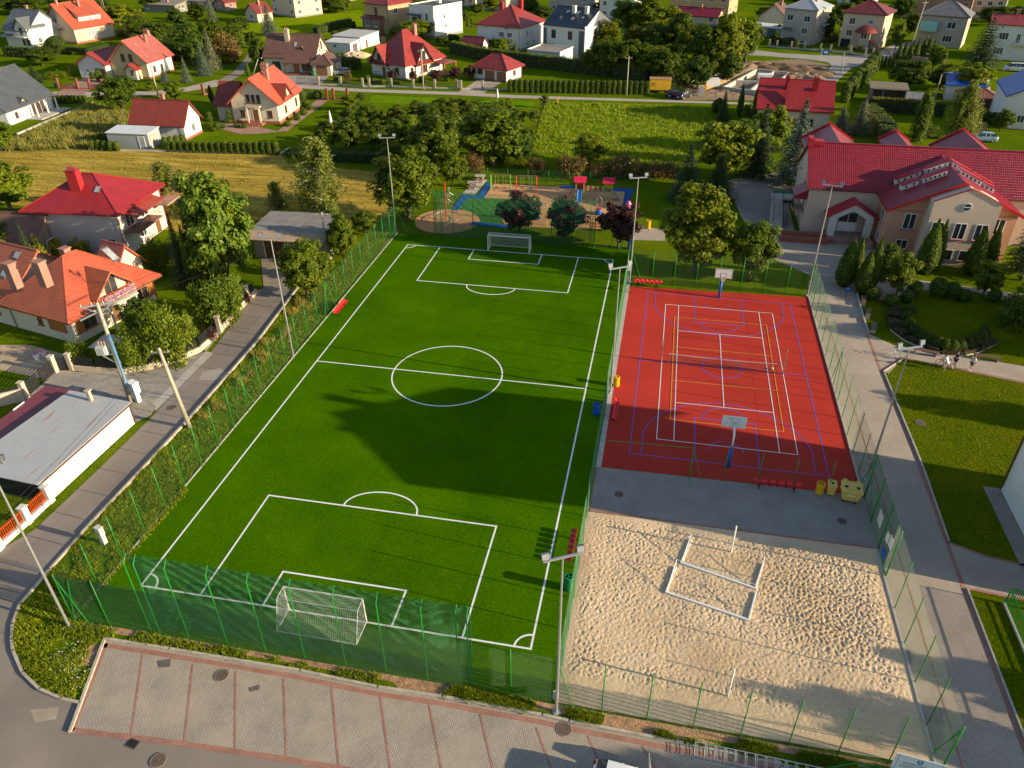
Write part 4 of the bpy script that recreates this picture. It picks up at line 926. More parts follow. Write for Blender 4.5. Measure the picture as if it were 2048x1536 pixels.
    def plinth(s, m, h=.5, pr=.05):
        mb = MB(); T = None
        for side in 'SENW':
            T = s.fn(side); L = s.face(side)[2]; s.obx(mb,T,-pr if side in 'SN' else .0,L+pr if side in 'SN' else L,.0,pr,0.0,h)
        mb.build('plinth', m, s.t)
    def dormer(s, side, u, w_, z0, ze, za, dep, out=0.0, wm=None, rm=None, oh=.3, win=None, fm=None, tk=.16, door=False):
        T = s.fn(side); h = w_/2; q = [(-h,z0),(h,z0),(h,ze),(0,za),(-h,ze)]
        mb = MB(); mb.add([T(u+a,out,b) for a,b in q]+[T(u+a,out-dep,b) for a,b in q], [(0,1,2,3,4),(9,8,7,6,5)]+[(i,5+i,5+(i+1)%5,(i+1)%5) for i in range(5)])
        dm = mb.build('dormer', wm or WHITE, s.t); sl = (za-ze)/h
        a = h+oh; zz = ze-sl*oh; pr = [(-a,zz+tk),(0,za+tk),(a,zz+tk),(a,zz),(0,za-.0),(-a,zz)]; pr = [(p_, z_-.02 if i > 2 else z_) for i, (p_, z_) in enumerate(pr)]
        rb = MB(); rb.add([T(u+p_,out+oh+.1,z_) for p_,z_ in pr]+[T(u+p_,out-dep-.6,z_) for p_,z_ in pr], [(5,4,1,0),(4,3,2,1),(6,7,10,11),(7,8,9,10)]+[(i,(i+1)%6,6+(i+1)%6,6+i) for i in range(6)])
        rb.build('dormer_roof', rm, dm)
        if win:
            for (wu, wz, ww, wh) in win: 
                fr = MB(); f = .07; a0, b0 = u+wu-ww/2, u+wu+ww/2; x0 = out
                for aa, bb, cc, dd in ((a0,b0,wz,wz+f),(a0,b0,wz+wh-f,wz+wh),(a0,a0+f,wz+f,wz+wh-f),(b0-f,b0,wz+f,wz+wh-f),(u+wu-.035,u+wu+.035,wz+f,wz+wh-f)): s.obx(fr,T,aa,bb,x0,x0+.05,cc,dd)
                s.obx(fr,T,a0+f,b0-f,x0,x0+.015,wz+f,wz+wh-f,1)
                fr.build('window', [fm or FRAMEW, GLASS], dm)
        return dm
    def balcony(s, side, u, w_, z, dep=1.2, m=None, rm=None, off=0.0, posts=()):
        T = s.fn(side); b = MB(); s.obx(b,T,u-w_/2,u+w_/2,off,off+dep,z-.18,z); o = b.build('balcony', m or CONC, s.t)
        rl = MB(); a, c = u-w_/2+.05, u+w_/2-.05; q = off+dep-.05
        for zz in (z+.5, z+1.0): rl.tube([T(a,off,zz),T(a,q,zz),T(c,q,zz),T(c,off,zz)], .022, 5)
        k = a
        while k <= c+.01: rl.tube([T(k,q,z),T(k,q,z+1.0)], .012, 4); k += .16
        for k2 in (.3, .6, .9): rl.tube([T(a,off+dep*k2,z),T(a,off+dep*k2,z+1)], .012, 4).tube([T(c,off+dep*k2,z),T(c,off+dep*k2,z+1)], .012, 4)
        rl.build('railing', rm or GATEB, o)
        if posts:
            for pu in posts:
                pm = MB(); s.obx(pm,T,pu-.09,pu+.09,q-.15,q+.03,.0,z-.185); pm.build('pillar', m or CONC, o)
        return o
    def canopy(s, side, u, w_, z, dep, rm, off=0.0, drop=.35):
        T = s.fn(side); p = [T(u-w_/2,off,z+drop),T(u+w_/2,off,z+drop),T(u+w_/2,off+dep,z),T(u-w_/2,off+dep,z)]
        q = [(a,b,c-.12) for a,b,c in p]; MB().add(p+q, [(0,3,2,1),(4,5,6,7),(0,1,5,4),(1,2,6,5),(2,3,7,6),(3,0,4,7)]).build('canopy', rm, s.t)

# ---- left, along the far road
h = House('brick_garage', 'low white outbuilding with dark red tiled gable roof beside the grey shed', 'outbuilding', -52.5,93.0,.6,9.9,5.4,2.56,6.14,'x',WHITE,RT_BROWNRED)
h.win('E',2.9,1.0,1.0,1.2,fm=FRAMEW,mull=1); h.win('E',2.0,3.3,.5,.6); h.plinth(PLINTH,.4); h.gutter('S'); h.door('N',3,1,2,FRAMEB); h.chim(-5,3.4,.7,.5,4.8,6.9,CHIMB)
h = House('metal_shed', 'grey metal shed with pale flat roof by the clipped hedge', 'shed', *G2(302,299),2,7.6,3.6,2.6,2.9,'s',mat('grey_sheet_wall',(.30,.31,.32),.6,.08,2.0),mat('pale_shed_roof',(.55,.57,.60),.5,.06),.15,.1)
h.door('S',6.3,1.0,2.0,mat('shed_door',(.36,.37,.38),.6)); h.garage('E',1.6,2.2,2.0,GREYW)
h = House('modern_house', 'white bungalow with big charcoal sheet roof and paved terrace', 'house', -91.0,96.3,3.5,11.8,13.2,2.6,8.2,'y',WHITE,RT_CHARC,.6)
h.wins('E',(2.6,),.8,.8,1.1,fm=FRAMEB); h.wins('E',(7.6,8.9,10.2),.1,1.0,2.1,fm=FRAMEB,sill=False); h.dormer('E',5.2,1.6,2.0,3.1,3.9,2.2,.0,WHITE,RT_CHARC,.25,[(0,2.4,.9,.9)],FRAMEB); h.gutter('E',GUT_G)
MB().box(.3,3.4,4.5,13.6,0,.15).build('terrace', CONC, h.t); h.chim(-5.9,9,.6,.6,7.5,9.0,DGREY)
for k in range(3): MB().tube([(1.6,6.2+3.0*k,.15),(1.6,6.2+3.0*k,2.35)], .16, 10).build('column', WHITE, h.t)
h = House('house', 'house with pale red metal roof, yellow gable and small porch', 'house', -88.7,137.9,-1.6,9.4,9.6,3.51,8.03,'y',WHITE,RT_PINK,.6)
gp = MB(); T = h.fn('S'); gp.add([T(-.01,.012,0),T(9.41,.012,0),T(9.41,.012,h.zw-.05),T(4.7,.012,h.r-.25),T(-.01,.012,h.zw-.05)], [(0,1,2,3,4)]).build('gable_cladding', mat('yellow_cladding',(.46,.37,.20),.8,.06,1.0), h.t)
h.wins('S',(3.6,5.6),3.6,1.0,1.6,fm=FRAMEB,off=.02); h.wins('E',(2.4,5.2),1.0,.9,1.3,fm=FRAMEB); h.plinth(PLINTH,.35); h.gutter('E',GUT_R)
h.dormer('S',6.2,2.6,0,2.3,3.3,1.9,1.9,CREAM,RT_RED,.35,[(0.3,.9,.6,1.2)],FRAMEB); h.chim(-3.2,6.0,.5,.5,5.5,8.3,CHIMB); h.chim(-4.9,9.2,1.3,.7,6.8,8.7,CHIMB,pots=3); h.skylight('E',2.2,3.0,.5,.5)
h = House('carport_wing', 'low white garage with carport under pale red roof beside the yellow gable', 'garage', -98.6,136.5,-1.6,7.2,9.0,3.0,5.4,'y',WHITE,RT_RED,.5)
h.garage('S',5.6,2.6,2.1,DWOOD); h.win('S',2.2,1.0,.7,1.0); h.canopy('W',4,8.5,2.2,3.6,RT_RED,0,.9)
for k in (.4, 7.5): MB().box(-7.2-3.3,-7.2-3.05,k,k+.25,0,2.2).build('carport_post', PLINTH, h.t)
h = House('house', 'beige house with long orange roof and wide white shed dormer', 'house', -135.8,175.5,-18,13.0,12.5,4.0,9.9,'y',BEIGE,RT_ORANGE,.5)
h.wins('S',(3.4,6.8),4.0,1.3,1.3,gm=CURT); h.balcony('S',6.2,4.4,3.6,1.3,OLDWOOD,OLDWOOD); h.win('E',5.6,1.3,3.0,1.6,gm=CURT,mull=2); h.plinth(PLINTH,.5); h.gutter('E',GUT_R)
T = h.fn('E'); db = MB(); p = [T(3.2,-1.2,4.9),T(10.2,-1.2,4.9),T(10.2,-6.2,9.4),T(3.2,-6.2,9.4)]; tt = [T(2.9,-.7,6.7),T(10.5,-.7,6.7),T(10.5,-6.5,9.75),T(2.9,-6.5,9.75)]
db.add([T(3.2,-1.2,4.4),T(10.2,-1.2,4.4),T(10.2,-1.2,6.5),T(3.2,-1.2,6.5),T(3.2,-5.8,8.6),T(10.2,-5.8,8.6)], [(0,1,2,3),(3,4,0),(2,1,5)]); dm = db.build('dormer', WHITE, h.t)
MB().add(tt+[(a,b,c-.18) for a,b,c in tt], [(0,1,2,3),(7,6,5,4),(0,4,5,1),(1,5,6,2),(2,6,7,3),(3,7,4,0)]).build('dormer_roof', RT_ORANGE, dm)
for u in (4.6, 6.9, 9.0):
    fr = MB(); h.obx(fr,T,u-.8,u+.8,-1.2,-1.15,5.1,6.3); h.obx(fr,T,u-.7,u+.7,-1.15,-1.13,5.2,6.2,1); fr.build('window', [FRAMEW, CURT], dm)
h.chim(-4.6,6.6,.8,.6,8.6,10.7,CHIMB); h.chim(-6.5,1.4,1.0,.6,9.2,10.7,CHIMB)
h = House('annex', 'dark red roofed annex squeezed between white house and beige house', 'outbuilding', *G2(92,80),-18,6.5,6.0,2.8,4.8,'y',BEIGE,RT_CRIMSON,.3)
h.win('S',3.2,1.0,1.0,.9)
h = House('house', 'white house with grey cross gabled roof and rounded balcony', 'house', *G2(66,96),-12,9.5,10.5,4.2,8.9,'x',WHITE,RT_GREY,.5)
h.dormer('S',7.4,4.4,2.2,5.3,7.4,5.5,.4,WHITE,RT_GREY,.5,[(0,3.1,1.3,2.0)],FRAMEB); h.wins('S',(6.8,8.4),.6,1.1,1.8,fm=FRAMEB); h.balcony('S',7.4,3.8,2.9,1.5,WHITE,GALV); h.chim(-6.2,6.5,.9,.6,7.5,9.6,CHIMB); h.wins('E',(3,7),1,1.1,1.2)
h.canopy('S',2.6,5.0,2.9,2.2,RT_GREY)
# ---- L shaped cream house
h = House('house', 'cream house with orange red roof facing the hay field with topiary', 'house', -41.1,106.1,4.1,8.8,11.1,3.61,8.07,'y',CREAM,RT_ORANGE,.7)
h.wins('S',(3.4,4.4,5.4),3.7,.7,1.5,fm=FRAMEB,mull=0); h.balcony('S',4.4,2.8,3.3,1.0,CREAM,GATEB,0,(3.2,5.6)); h.door('S',4.4,1.1,2.2,FRAMEB,.4); h.wins('S',(1.9,7.2),1.1,.9,1.3,fm=FRAMEB); h.wins('E',(3.8,9.2),1.2,.9,1.5,fm=FRAMEB)
h.plinth(PLINTH,.5); h.gutter('E'); h.dormer('E',4.3,3.6,2.6,4.2,6.2,3.8,.2,CREAM,RT_BROWNRED,.45,[(0,3.6,1.0,1.4)],FRAMEB); h.chim(-3.3,5.0,.8,.8,6.6,8.7,CHIMB); h.chim(-5.4,9.5,1.3,.8,6.6,8.6,CHIMB,pots=3); h.snow('E',6.8,11,.1)
MB().box(-6.0,-2.8,-1.8,-.05,0,.35).box(-5.6,-3.2,-2.2,-1.8,0,.18).build('steps', PLINTH, h.t)
T = h.fn('W'); wl = MB().box(-12.4,-8.8,1.2,9.5,0,3.1).build('side_wing', CREAM, h.t); rb = MB(); rb.add([(-13.0,.5,3.0),(-8.75,.5,3.0),(-8.75,5.3,6.4),(-13.0,5.3,6.4),(-13.0,10.1,3.0),(-8.75,10.1,3.0)]+[(-13.0,.5,2.8),(-8.75,.5,2.8),(-8.75,5.3,6.2),(-13.0,5.3,6.2),(-13.0,10.1,2.8),(-8.75,10.1,2.8)], [(0,1,2,3),(3,2,5,4),(7,6,9,8),(8,9,10,11),(1,0,6,7),(4,5,11,10),(0,3,9,6),(3,4,10,9),(2,1,7,8),(5,2,8,11)]); rb.build('side_roof', RT_BROWNRED, wl)
# ---- brown roofed house with garage wing
h = House('house', 'cream house with dark brown tiled roof and wooden porch posts', 'house', -52.6,149.6,2.2,12.4,9.0,3.39,7.86,'x',CREAM,RT_BROWN,.5)
h.win('S',2.7,.5,2.0,2.0,fm=FRAMEB,sill=False); h.win('E',5.0,4.6,.9,1.7,fm=FRAMEB); h.win('E',3.6,4.4,.3,1.7,fm=FRAMEB,mull=0); h.gutter('S'); h.chim(-7.4,3.2,1.0,.9,6.2,8.9,CHIMC,pots=2); h.skylight('S',7.2,1.8,.8,1.0); h.dormer('S',9.0,1.5,4.3,4.75,5.5,2.2,-1.6,FRAMEB,RT_BROWN,.35); h.snow('S',.2,5,.2)
pr = [(-7.1,-2.0,2.55),(-1.2,-2.0,2.55),(-1.2,-.45,3.44),(-7.1,-.45,3.44)]; MB().add(pr+[(a,b,c-.2) for a,b,c in pr], [(0,1,2,3),(7,6,5,4),(0,4,5,1),(1,5,6,2),(2,6,7,3),(3,7,4,0)]).build('porch_roof', RT_BROWN, h.t)
for k in (-6.8,-1.6): MB().box(k-.1,k+.1,-1.9,-1.7,.15,2.35).beam((k,-1.8,1.6),(k+(.7 if k < -4 else -.7),-1.8,2.3), .1, .1).build('porch_post', DWOOD, h.t)
h.door('S',7.6,1.1,2.1,WOOD,.2,0,FRAMEB); MB().box(-7.2,-1.2,-2.1,-.02,0,.16).build('porch_floor', PLINTH, h.t); h.win('S',10.2,.4,2.4,1.9,fm=FRAMEB,sill=False)
h = House('garage_wing', 'cream garage with low brown hipped roof at the side of the brown roofed house', 'garage', -48.0,147.6,2.6,4.3,7.3,2.5,4.4,'h',CREAM,RT_BROWN,.4)
h.garage('S',2.1,2.6,2.1,mat('brown_garage_door',(.20,.095,.045),.5,.08)); h.win('E',2.8,1.2,.5,1.2,fm=FRAMEB,mull=0); h.gutter('E')
# ---- red roofed house with two gables
h = House('house', 'white house with tall red hipped roof and two gabled fronts with wooden balconies', 'house', -29.2,145.9,-25,10.7,12.7,3.2,9.4,'h',WHITE,RT_RED,.7)
h.dormer('S',3.0,4.2,1.0,3.6,6.6,4.6,.35,WHITE,RT_RED,.7,[(0,3.1,1.3,1.9)],FRAMEB); h.dormer('E',5.6,4.8,1.0,3.6,7.0,5.0,.35,WHITE,RT_RED,.7,[(0,3.3,1.9,2.1)],FRAMEB)
h.balcony('S',3.0,3.4,2.9,1.5,WOOD,GATEB); h.balcony('E',5.6,4.6,2.9,1.6,WOOD,GATEB); h.wins('S',(1.6,8.0),.9,1.2,1.5,fm=FRAMEB,off=.0); h.win('E',5.8,.8,2.2,1.7,fm=WOOD,mull=2,off=.37); h.win('E',2.0,.9,.8,1.5,fm=FRAMEB); h.door('S',4.3,1.1,2.1,FRAMEB,.2,.37)
h.chim(-10.0,3.8,.9,.7,4.5,7.6,CHIMB); h.chim(-4.2,8.4,.8,.8,8.0,10.3,CHIMB); h.plinth(GPLINTH,.4,.03); h.gutter('SE',GUT_R)
MB().box(.05,4.2,8.6,13.0,2.5,2.66).build('pergola_roof', RT_RED, h.t)
for a, b in ((4.0,8.8),(4.0,12.8)): MB().box(a-.12,a+.12,b-.12,b+.12,0,2.5).build('pergola_post', WOOD, h.t)
MB().box(.1,4.2,8.6,13.0,0,.12).build('terrace', PLINTH, h.t)
h = House('double_garage', 'white double garage with red hipped roof and brown doors', 'garage', -6.2,147.2,-20,8.6,6.5,2.69,5.3,'h',WHITE,RT_RED,.6)
bd_ = mat('brown_panel_door',(.19,.09,.045),.5,.08); h.garage('S',4.2,2.5,2.1,bd_); h.garage('S',7.2,2.3,2.1,bd_); h.win('S',1.6,1.2,1.3,1.1,fm=FRAMEB); h.win('E',3.4,1.0,1.1,1.1,fm=WOOD); h.plinth(GPLINTH,.3,.03); h.gutter('SE',GUT_R)
h = House('garden_shed', 'small white shed with dark red gable roof behind the tall hedge', 'shed', *G2(963,109),-15,6.0,3.6,1.9,3.9,'x',WHITE,RT_MAROON,.25)
h.door('E',1.8,.9,1.8,FRAMEB); h.win('S',3,.8,.7,.7)
h = House('house', 'white two storey house with crimson hipped roof and red chimneys', 'house', -10.4,184.9,-20,13.2,13.4,5.7,9.9,'h',WHITE,RT_RED,.45)
h.wins('S',(7.6,10.2),3.0,1.5,1.3,mull=2); h.win('S',9.2,4.9,1.5,.45,mull=2); h.win('S',2.6,4.9,1.2,.4,mull=2); h.win('E',4.0,3.0,.5,1.4,mull=0); h.wins('E',(4.2,7.6),.8,.9,.8); h.chim(-5.2,9.2,1.3,.9,8.0,11.1,GUT_R); h.chim(-11.0,9.0,1.0,.9,7.0,10.2,GUT_R); h.gutter('SE',GUT_R); h.balcony('S',3.4,4.6,2.4,2.2,CONC,GALV,0,(1.4,5.4)); h.plinth(GPLINTH,.5,.03)
h = House('house', 'white modern house with navy sheet roof and dark grey wall panels', 'house', 7.5,177.3,-25,12.4,13.5,7.0,10.6,'x',WHITE,RT_NAVY,.1)
T = h.fn('S'); 
for side, u0, u1, z1 in (('S',0,1.1,6.3),('S',10.8,12.42,6.3),('E',4.6,5.9,6.3)):
    m_ = MB(); h.obx(m_,h.fn(side),u0,u1,0,.05,.2,z1); m_.build('wall_panel', DGREY, h.t)
m_ = MB(); Te = h.fn('E'); m_.add([Te(4.0,.03,h.zw+.0),Te(13.4,.03,h.zw-.1),Te(6.9,.03,10.3)], [(0,1,2)]).build('gable_panel', DGREY, h.t)

for u0_, u1_, zt_ in ((-.1,.35,7.4),(5.95,6.4,7.0)):
    m_ = MB(); h.obx(m_,Te,u0_,u1_,0,.25,0,zt_); m_.build('white_fin', WHITE, h.t)

h.wins('S',(3.2,8.2),4.0,1.3,2.0,fm=FRAMEB,sill=False); h.win('S',2.4,.6,2.2,2.0,fm=FRAMEB,sill=False); h.skylight('S',3.6,2.2); h.skylight('S',4.2,4.3); h.skylight('S',7.0,2.2); h.skylight('S',7.4,4.3); h.skylight('S',9.6,3.0,.6,.8); h.chim(-6.2,4.8,.9,.8,8.5,11.1,WHITE); h.chim(-2.6,5.0,.9,.8,8.5,11.1,WHITE)
h = House('garage', 'white flat roofed garage below the navy roofed house', 'garage', 3.2,165.0,-16,8.7,7.7,3.3,3.3,'f',WHITE,RT_ETERN,.1,parapet=.35)
h.gutter('S',GUT_G); h.door('N',3,1,2,FRAMEB); h.win('N',6,1,1,1)
h = House('house', 'white cube house with flat dark roof and grey entrance canopy', 'house', -37.9,199.4,-25,9.3,12.6,8.1,8.1,'f',WHITE,FLATD,.1,parapet=.35)
h.wins('S',(6.6,),4.6,.6,1.8,fm=FRAMEB,mull=0,sill=False); h.wins('S',(7.0,),1.2,.6,1.8,fm=FRAMEB,mull=0,sill=False); h.wins('E',(4.6,),5.0,.6,.7,fm=FRAMEB,mull=0,sill=False); h.win('E',5.0,2.6,.6,.6,fm=FRAMEB,mull=0,sill=False); m_ = MB(); h.obx(m_,h.fn('S'),-.1,4.6,.0,1.6,5.7,6.1); m_.build('canopy', DGREY, h.t); m_ = MB(); h.obx(m_,h.fn('S'),3.4,4.5,.0,.06,.3,5.7); m_.build('wall_panel', DGREY, h.t); h.win('S',1.9,3.6,2.0,1.6,fm=FRAMEB); h.chim(-5,8,1.6,1.0,8,8.7,WHITE); h.plinth(GPLINTH,.7,.04)
h = House('house', 'tan two storey house with red roof and dark bay at its corner', 'house', -52.9,204.0,-24,9.2,9.6,8.0,10.6,'h',TAN,RT_RED,.5)
h.win('E',3.0,5.4,1.6,1.5); h.win('S',4.2,5.0,1.0,2.0,fm=FRAMEB); bw = MB(); h.obx(bw,h.fn('S'),.2,6.8,0,2.0,0,4.2); o = bw.build('bay', BROWNW, h.t)
h.canopy('S',3.5,7.6,4.2,2.5,RT_MAROON,0,.7); h.wins('S',(2.2,5.6),2.2,1.5,1.5,off=2.0); h.win('S',1.6,.4,1.0,.7,off=2.0); h.gutter('S',GUT_B); h.balcony('E',2.2,3.0,2.2,1.2,BROWNW,DWOOD)
h = House('shed', 'white flat roofed shed behind the brown roofed house, the larger one', 'shed', *G2(722,99),-12,9.0,9.5,3.0,3.3,'s',WHITE,mat('grey_felt',(.40,.39,.37),.8,.1),.15,.16)
h.door('E',3,1,2,FRAMEB); h.win('S',4,1.2,1,.8)
h = House('shed', 'white flat roofed shed behind the brown roofed house, the smaller one', 'shed', *G2(702,107),-8,7.6,5.0,2.5,2.8,'s',WHITE,mat('light_felt',(.50,.50,.50),.8,.1),.15,.16)
h.garage('E',2.5,2.4,2.0,mat('dark_garage',(.12,.09,.10),.6)); h.win('S',3,1.2,1,.8)
# ---- back row, partly cut by the top of the photograph
def simple(label, pxy, th, w_, d, e, r, kind, wm, rm, cat='house', name='house', wn=((1.6,4.6),(1.0,3.9)), fm=None, **k):
    h = House(name, label, cat, *G2(*pxy), th, w_, d, e, r, kind, wm, rm, k.get('oh', .4))
    nz = [1.0, 3.9, 6.6]
    for i in range(k.get('fl', 2)):
        for u in k.get('us', (1.8, w_-1.8)): h.win('S', u, nz[i], 1.3, 1.3, fm=fm)
        for u in k.get('ue', (2.0, d-2.0)): h.win('E', u, nz[i], 1.2, 1.3, fm=fm)
    h.chim(-w_*.4, d*.5, .8, .7, r-1.2, r+.8); h.plinth(GPLINTH, .5, .03); return h
simple('pale pink house behind the spruce at the top of the photo', (592,36), -30, 13, 11, 6.4, 9.5, 'h', PEACH, RT_BROWN)
simple('small pale shed with dark maroon roof left of the spruce', (517,46), -25, 6, 6, 2.8, 5.4, 'y', PEACH, RT_MAROON, 'shed', 'shed', fl=1, us=(3,), ue=(3,))
simple('beige house half hidden behind the white house with crimson roof', (1012,24), -20, 12, 11, 6.0, 9, 'h', BEIGE, RT_OLDBR)
simple('grey two storey house with balcony behind the navy roofed house', (1178,30), -18, 15, 11, 7.2, 10, 'h', GREYW, RT_GREY)
simple('white two storey house with porch pillars behind the navy roofed house', (1266,42), -20, 12, 11, 7.0, 10, 'h', WHITE, RT_BROWN)
simple('long tan apartment house with white windows at the top of the photo', (1455,32), -18, 20, 11, 7.5, 10.5, 'h', TAN, RT_BROWN, us=(2,6,10,14,18))
h = simple('low house with crimson roof peeping out above the tall trees', (1432,52), -18, 16, 7, 2.5, 4.4, 'x', BEIGE, RT_CRIMSON, fl=1)
simple('cream house seen between the trees at the top centre of the photo', (935,14), -20, 11, 10, 6.0, 9, 'h', CREAM, RT_RED)
simple('white house with grey roof at the top behind the far hedges', (700,2), -25, 11, 10, 4.4, 8, 'x', WHITE, RT_GREY)
simple('row of low brown sheds among the trees in the upper left', (352,26), -10, 14, 6, 2.4, 3.4, 's', OLDWOOD, RT_ETERN, 'shed', 'shed', fl=1)
simple('pale barn with cream roof among the bushes in the upper left', (420,20), -15, 10, 7, 2.6, 4.4, 'x', CREAM, RT_ETERN, 'barn', 'barn', fl=1)
simple('dark roofed hut beside the blue spruce in the upper left', (452,22), -20, 5, 5, 2.6, 4.6, 'y', BRICKW, RT_MAROON, 'shed', 'shed', fl=1, us=(2.5,), ue=(2.5,))
simple('brown roofed house at the very top left corner behind trees', (20,12), -12, 12, 10, 4.2, 8, 'x', BEIGE, RT_BROWN)
simple('old house with brown tiled roof at the upper right edge', (2010,18), -20, 15, 11, 6, 10, 'x', BEIGE, RT_OLDBR)
simple('white house far behind the grey roofed house at the top right', (1745,12), -20, 12, 10, 6.5, 9.5, 'h', WHITE, RT_BROWN)
# ---- houses along the street on the right
h = House('house', 'grey two storey house with pale sheet roof by the blue road sign', 'house', 65.9,204.7,-27.7,8.8,10.7,8.66,11.0,'h',GREYW,RT_GREYMET,.4)
h.wins('S',(1.8,6.4),5.6,1.6,1.5); h.win('S',6.2,2.6,1.5,1.5); h.win('S',6.2,.3,1.2,.8); h.wins('S',(1.8,6.4),7.7,1.1,.4,mull=0); h.wins('E',(3.0,7.0),5.4,1.3,1.6); h.wins('E',(3.0,7.0),2.4,1.3,1.6); h.chim(-5.2,6.0,.9,.8,9.6,11.9,CHIMC); h.chim(-2.6,5.2,.8,.7,9.4,11.4,CHIMC); h.canopy('S',1.8,2.4,3.6,1.2,RT_GREY)
MB().obox((-8.8,-.05,1.9),(0,-1.6,0),(3.2,0,-1.9),(0,0,.18)).build('stairs', CONC, h.t); h.balcony('E',6,4,4.6,1.2); h.gutter('S',GUT_G)
h = House('house', 'beige two storey house with maroon hipped roof and curved entrance canopy', 'house', 82.0,200.5,-24,10.2,9.0,8.43,10.9,'h',BEIGE,RT_MAROON,.6)
h.wins('S',(2.4,),5.6,1.5,1.6); h.win('S',7.0,6.0,1.0,1.0); h.win('S',2.2,2.8,1.5,1.5); m_ = MB(); h.obx(m_,h.fn('S'),5.2,7.9,0,1.6,0,4.2); m_.build('bay', BEIGE, h.t); h.win('S',6.4,2.6,1.5,1.6,off=1.6); h.garage('S',1.7,2.4,2.0,BLACK)
cb = MB().lathe([(2.9,4.2),(2.2,5.0),(1.2,5.6),(0.05,5.9)], (-3.6,-1.2,0), 20).build('canopy', RT_MAROON, h.t); h.wins('E',(2.4,6.0),6.2,.6,1.4,mull=0); h.win('E',4.2,3.0,.6,1.4,mull=0); h.chim(-5.6,5.0,.9,.8,9.4,12.0,GUT_R)
MB().obox((-2.0,-.1,2.4),(0,-1.3,0),(2.8,0,-2.3),(0,0,.2)).build('stairs', PLINTH, h.t); h.gutter('SE',GUT_B)
h = House('house', 'grey brown house with slate hipped roof and turquoise balcony screen', 'house', 103.2,205.4,-22,11.0,9.0,7.6,10.6,'h',GREYW,RT_SLATE,.5)
h.wins('S',(7.6,),4.6,2.0,1.6); h.win('S',7.4,1.4,2.2,1.6,mull=2); h.wins('S',(4.6,8.2),6.9,.9,.35,mull=0); b_ = h.balcony('S',2.4,4.2,3.9,1.3,CONC,mat('turquoise_panel',(.22,.50,.46),.4,.05)); m_ = MB(); T = h.fn('S'); h.obx(m_,T,.35,4.45,1.26,1.30,3.95,6.2); h.obx(m_,T,.32,.36,.05,1.25,3.95,6.2); m_.build('balcony_screen', mat('turquoise_sheet',(.22,.50,.46),.4,.05), b_); h.door('S',2.8,1.0,2.1,WOOD); h.wins('E',(4.2,),4.6,1.3,1.5); h.chim(-6.4,5.5,1.2,.9,9.4,11.5,CHIMB); h.gutter('S',GUT_B)
simple('old brick house with orange brown tiled roof behind the slate roofed house', (1935,42), -20, 19, 10, 6.2, 10.6, 'x', BRICKW, RT_OLDBR, ue=(3,7))
simple('beige block of flats at the top right behind the slate roofed house', (1985,40), -15, 7, 9, 7.8, 8.6, 's', BEIGE, FLATR, us=(2,5))
h = House('house', 'white two storey house with red tiled roof at the right edge beyond the big pine', 'house', 119.5,189.0,-16,15.0,9.5,7.9,9.6,'x',WHITE,RT_RED,.4)
h.wins('S',(3.2,),4.5,2.0,1.6,mull=2); h.win('S',3.0,1.2,2.0,1.5,mull=2); h.balcony('S',8.0,5.0,3.7,1.3,CREAM,CREAM); h.win('S',6.4,3.9,.9,2.1); h.win('S',2.4,6.9,.4,.7,mull=0); h.chim(-10,5,.8,.7,8.6,10.6)
h = simple('small cream house with dark gable roof behind the flat garages', (1568,64), -20, 8, 8, 3.6, 7.2, 'y', CREAM, RT_BROWN, fl=1, us=(4,), ue=(4,))
h = House('garage', 'long flat roofed white garage beside the grey house', 'garage', *G2(1562,76),-22,9.5,6.5,2.5,2.6,'s',GREYW,mat('white_felt',(.55,.55,.53),.8,.06),.2,.2); h.garage('S',3,2.4,2,DGREY); h.garage('S',6.6,2.4,2,DGREY)
h = House('house', 'house with crimson ribbed roof and two chimneys behind the blue spruces', 'house', 58.1,117.6,-4.2,12.2,12.8,3.5,7.3,'x',PEACH,RT_CRIMTRAP,.5)
T = h.fn('S'); pq = [T(4.3,.55,3.4),T(7.2,.55,3.4),T(7.2,-3.4,6.9),T(4.3,-3.4,6.9)]; MB().add([T(4.5,.25,2.2),T(7.0,.25,2.2),T(7.0,.25,3.5),T(4.5,.25,3.5),T(4.5,-1.2,2.2),T(7.0,-1.2,2.2),T(7.0,-1.2,4.6),T(4.5,-1.2,4.6)], [(0,1,2,3),(1,5,6,2),(4,0,3,7)]).build('dormer', PEACH, h.t)
MB().add([(a,b,c+.3) for a,b,c in pq]+[(a,b,c+.12) for a,b,c in pq], [(0,1,2,3),(7,6,5,4),(0,4,5,1),(1,5,6,2),(2,6,7,3),(3,7,4,0)]).build('dormer_roof', RT_CRIMTRAP, h.roof)
h.chim(-7.9,4.4,.6,.6,5.6,8.1,GUT_R,pots=2); h.chim(-3.1,4.2,.9,.7,5.6,8.1,GUT_R,pots=2); h.win('S',9.0,.9,1.2,1.2,fm=FRAMEB); h.win('S',4.0,.9,1.2,1.4,fm=FRAMEB); h.win('W',6,3.5,.6,1.4); h.door('S',6.2,1.0,2.0,WOOD)
h = House('house', 'white house with bright blue sheet roof at the right edge', 'house', 99.5,124.0,-10,11.0,13.0,5.5,8.6,'y',WHITE,RT_BLUE,.4)
h.wins('S',(3,8),1.1,1.2,1.3); h.wins('S',(5.5,),4.6,1.2,1.3); h.chim(-5.5,6,.8,.8,7.6,9.4,CHIMB)
h = House('garage', 'low garage with blue sheet roof beside the blue roofed house', 'garage', *G2(1960,205),-12,6.6,6.0,3.0,4.2,'s',WHITE,RT_BLUE,.4,.15); h.garage('S',3.4,3.4,2.3,WHITE); h.win('E',3,1,1,1)
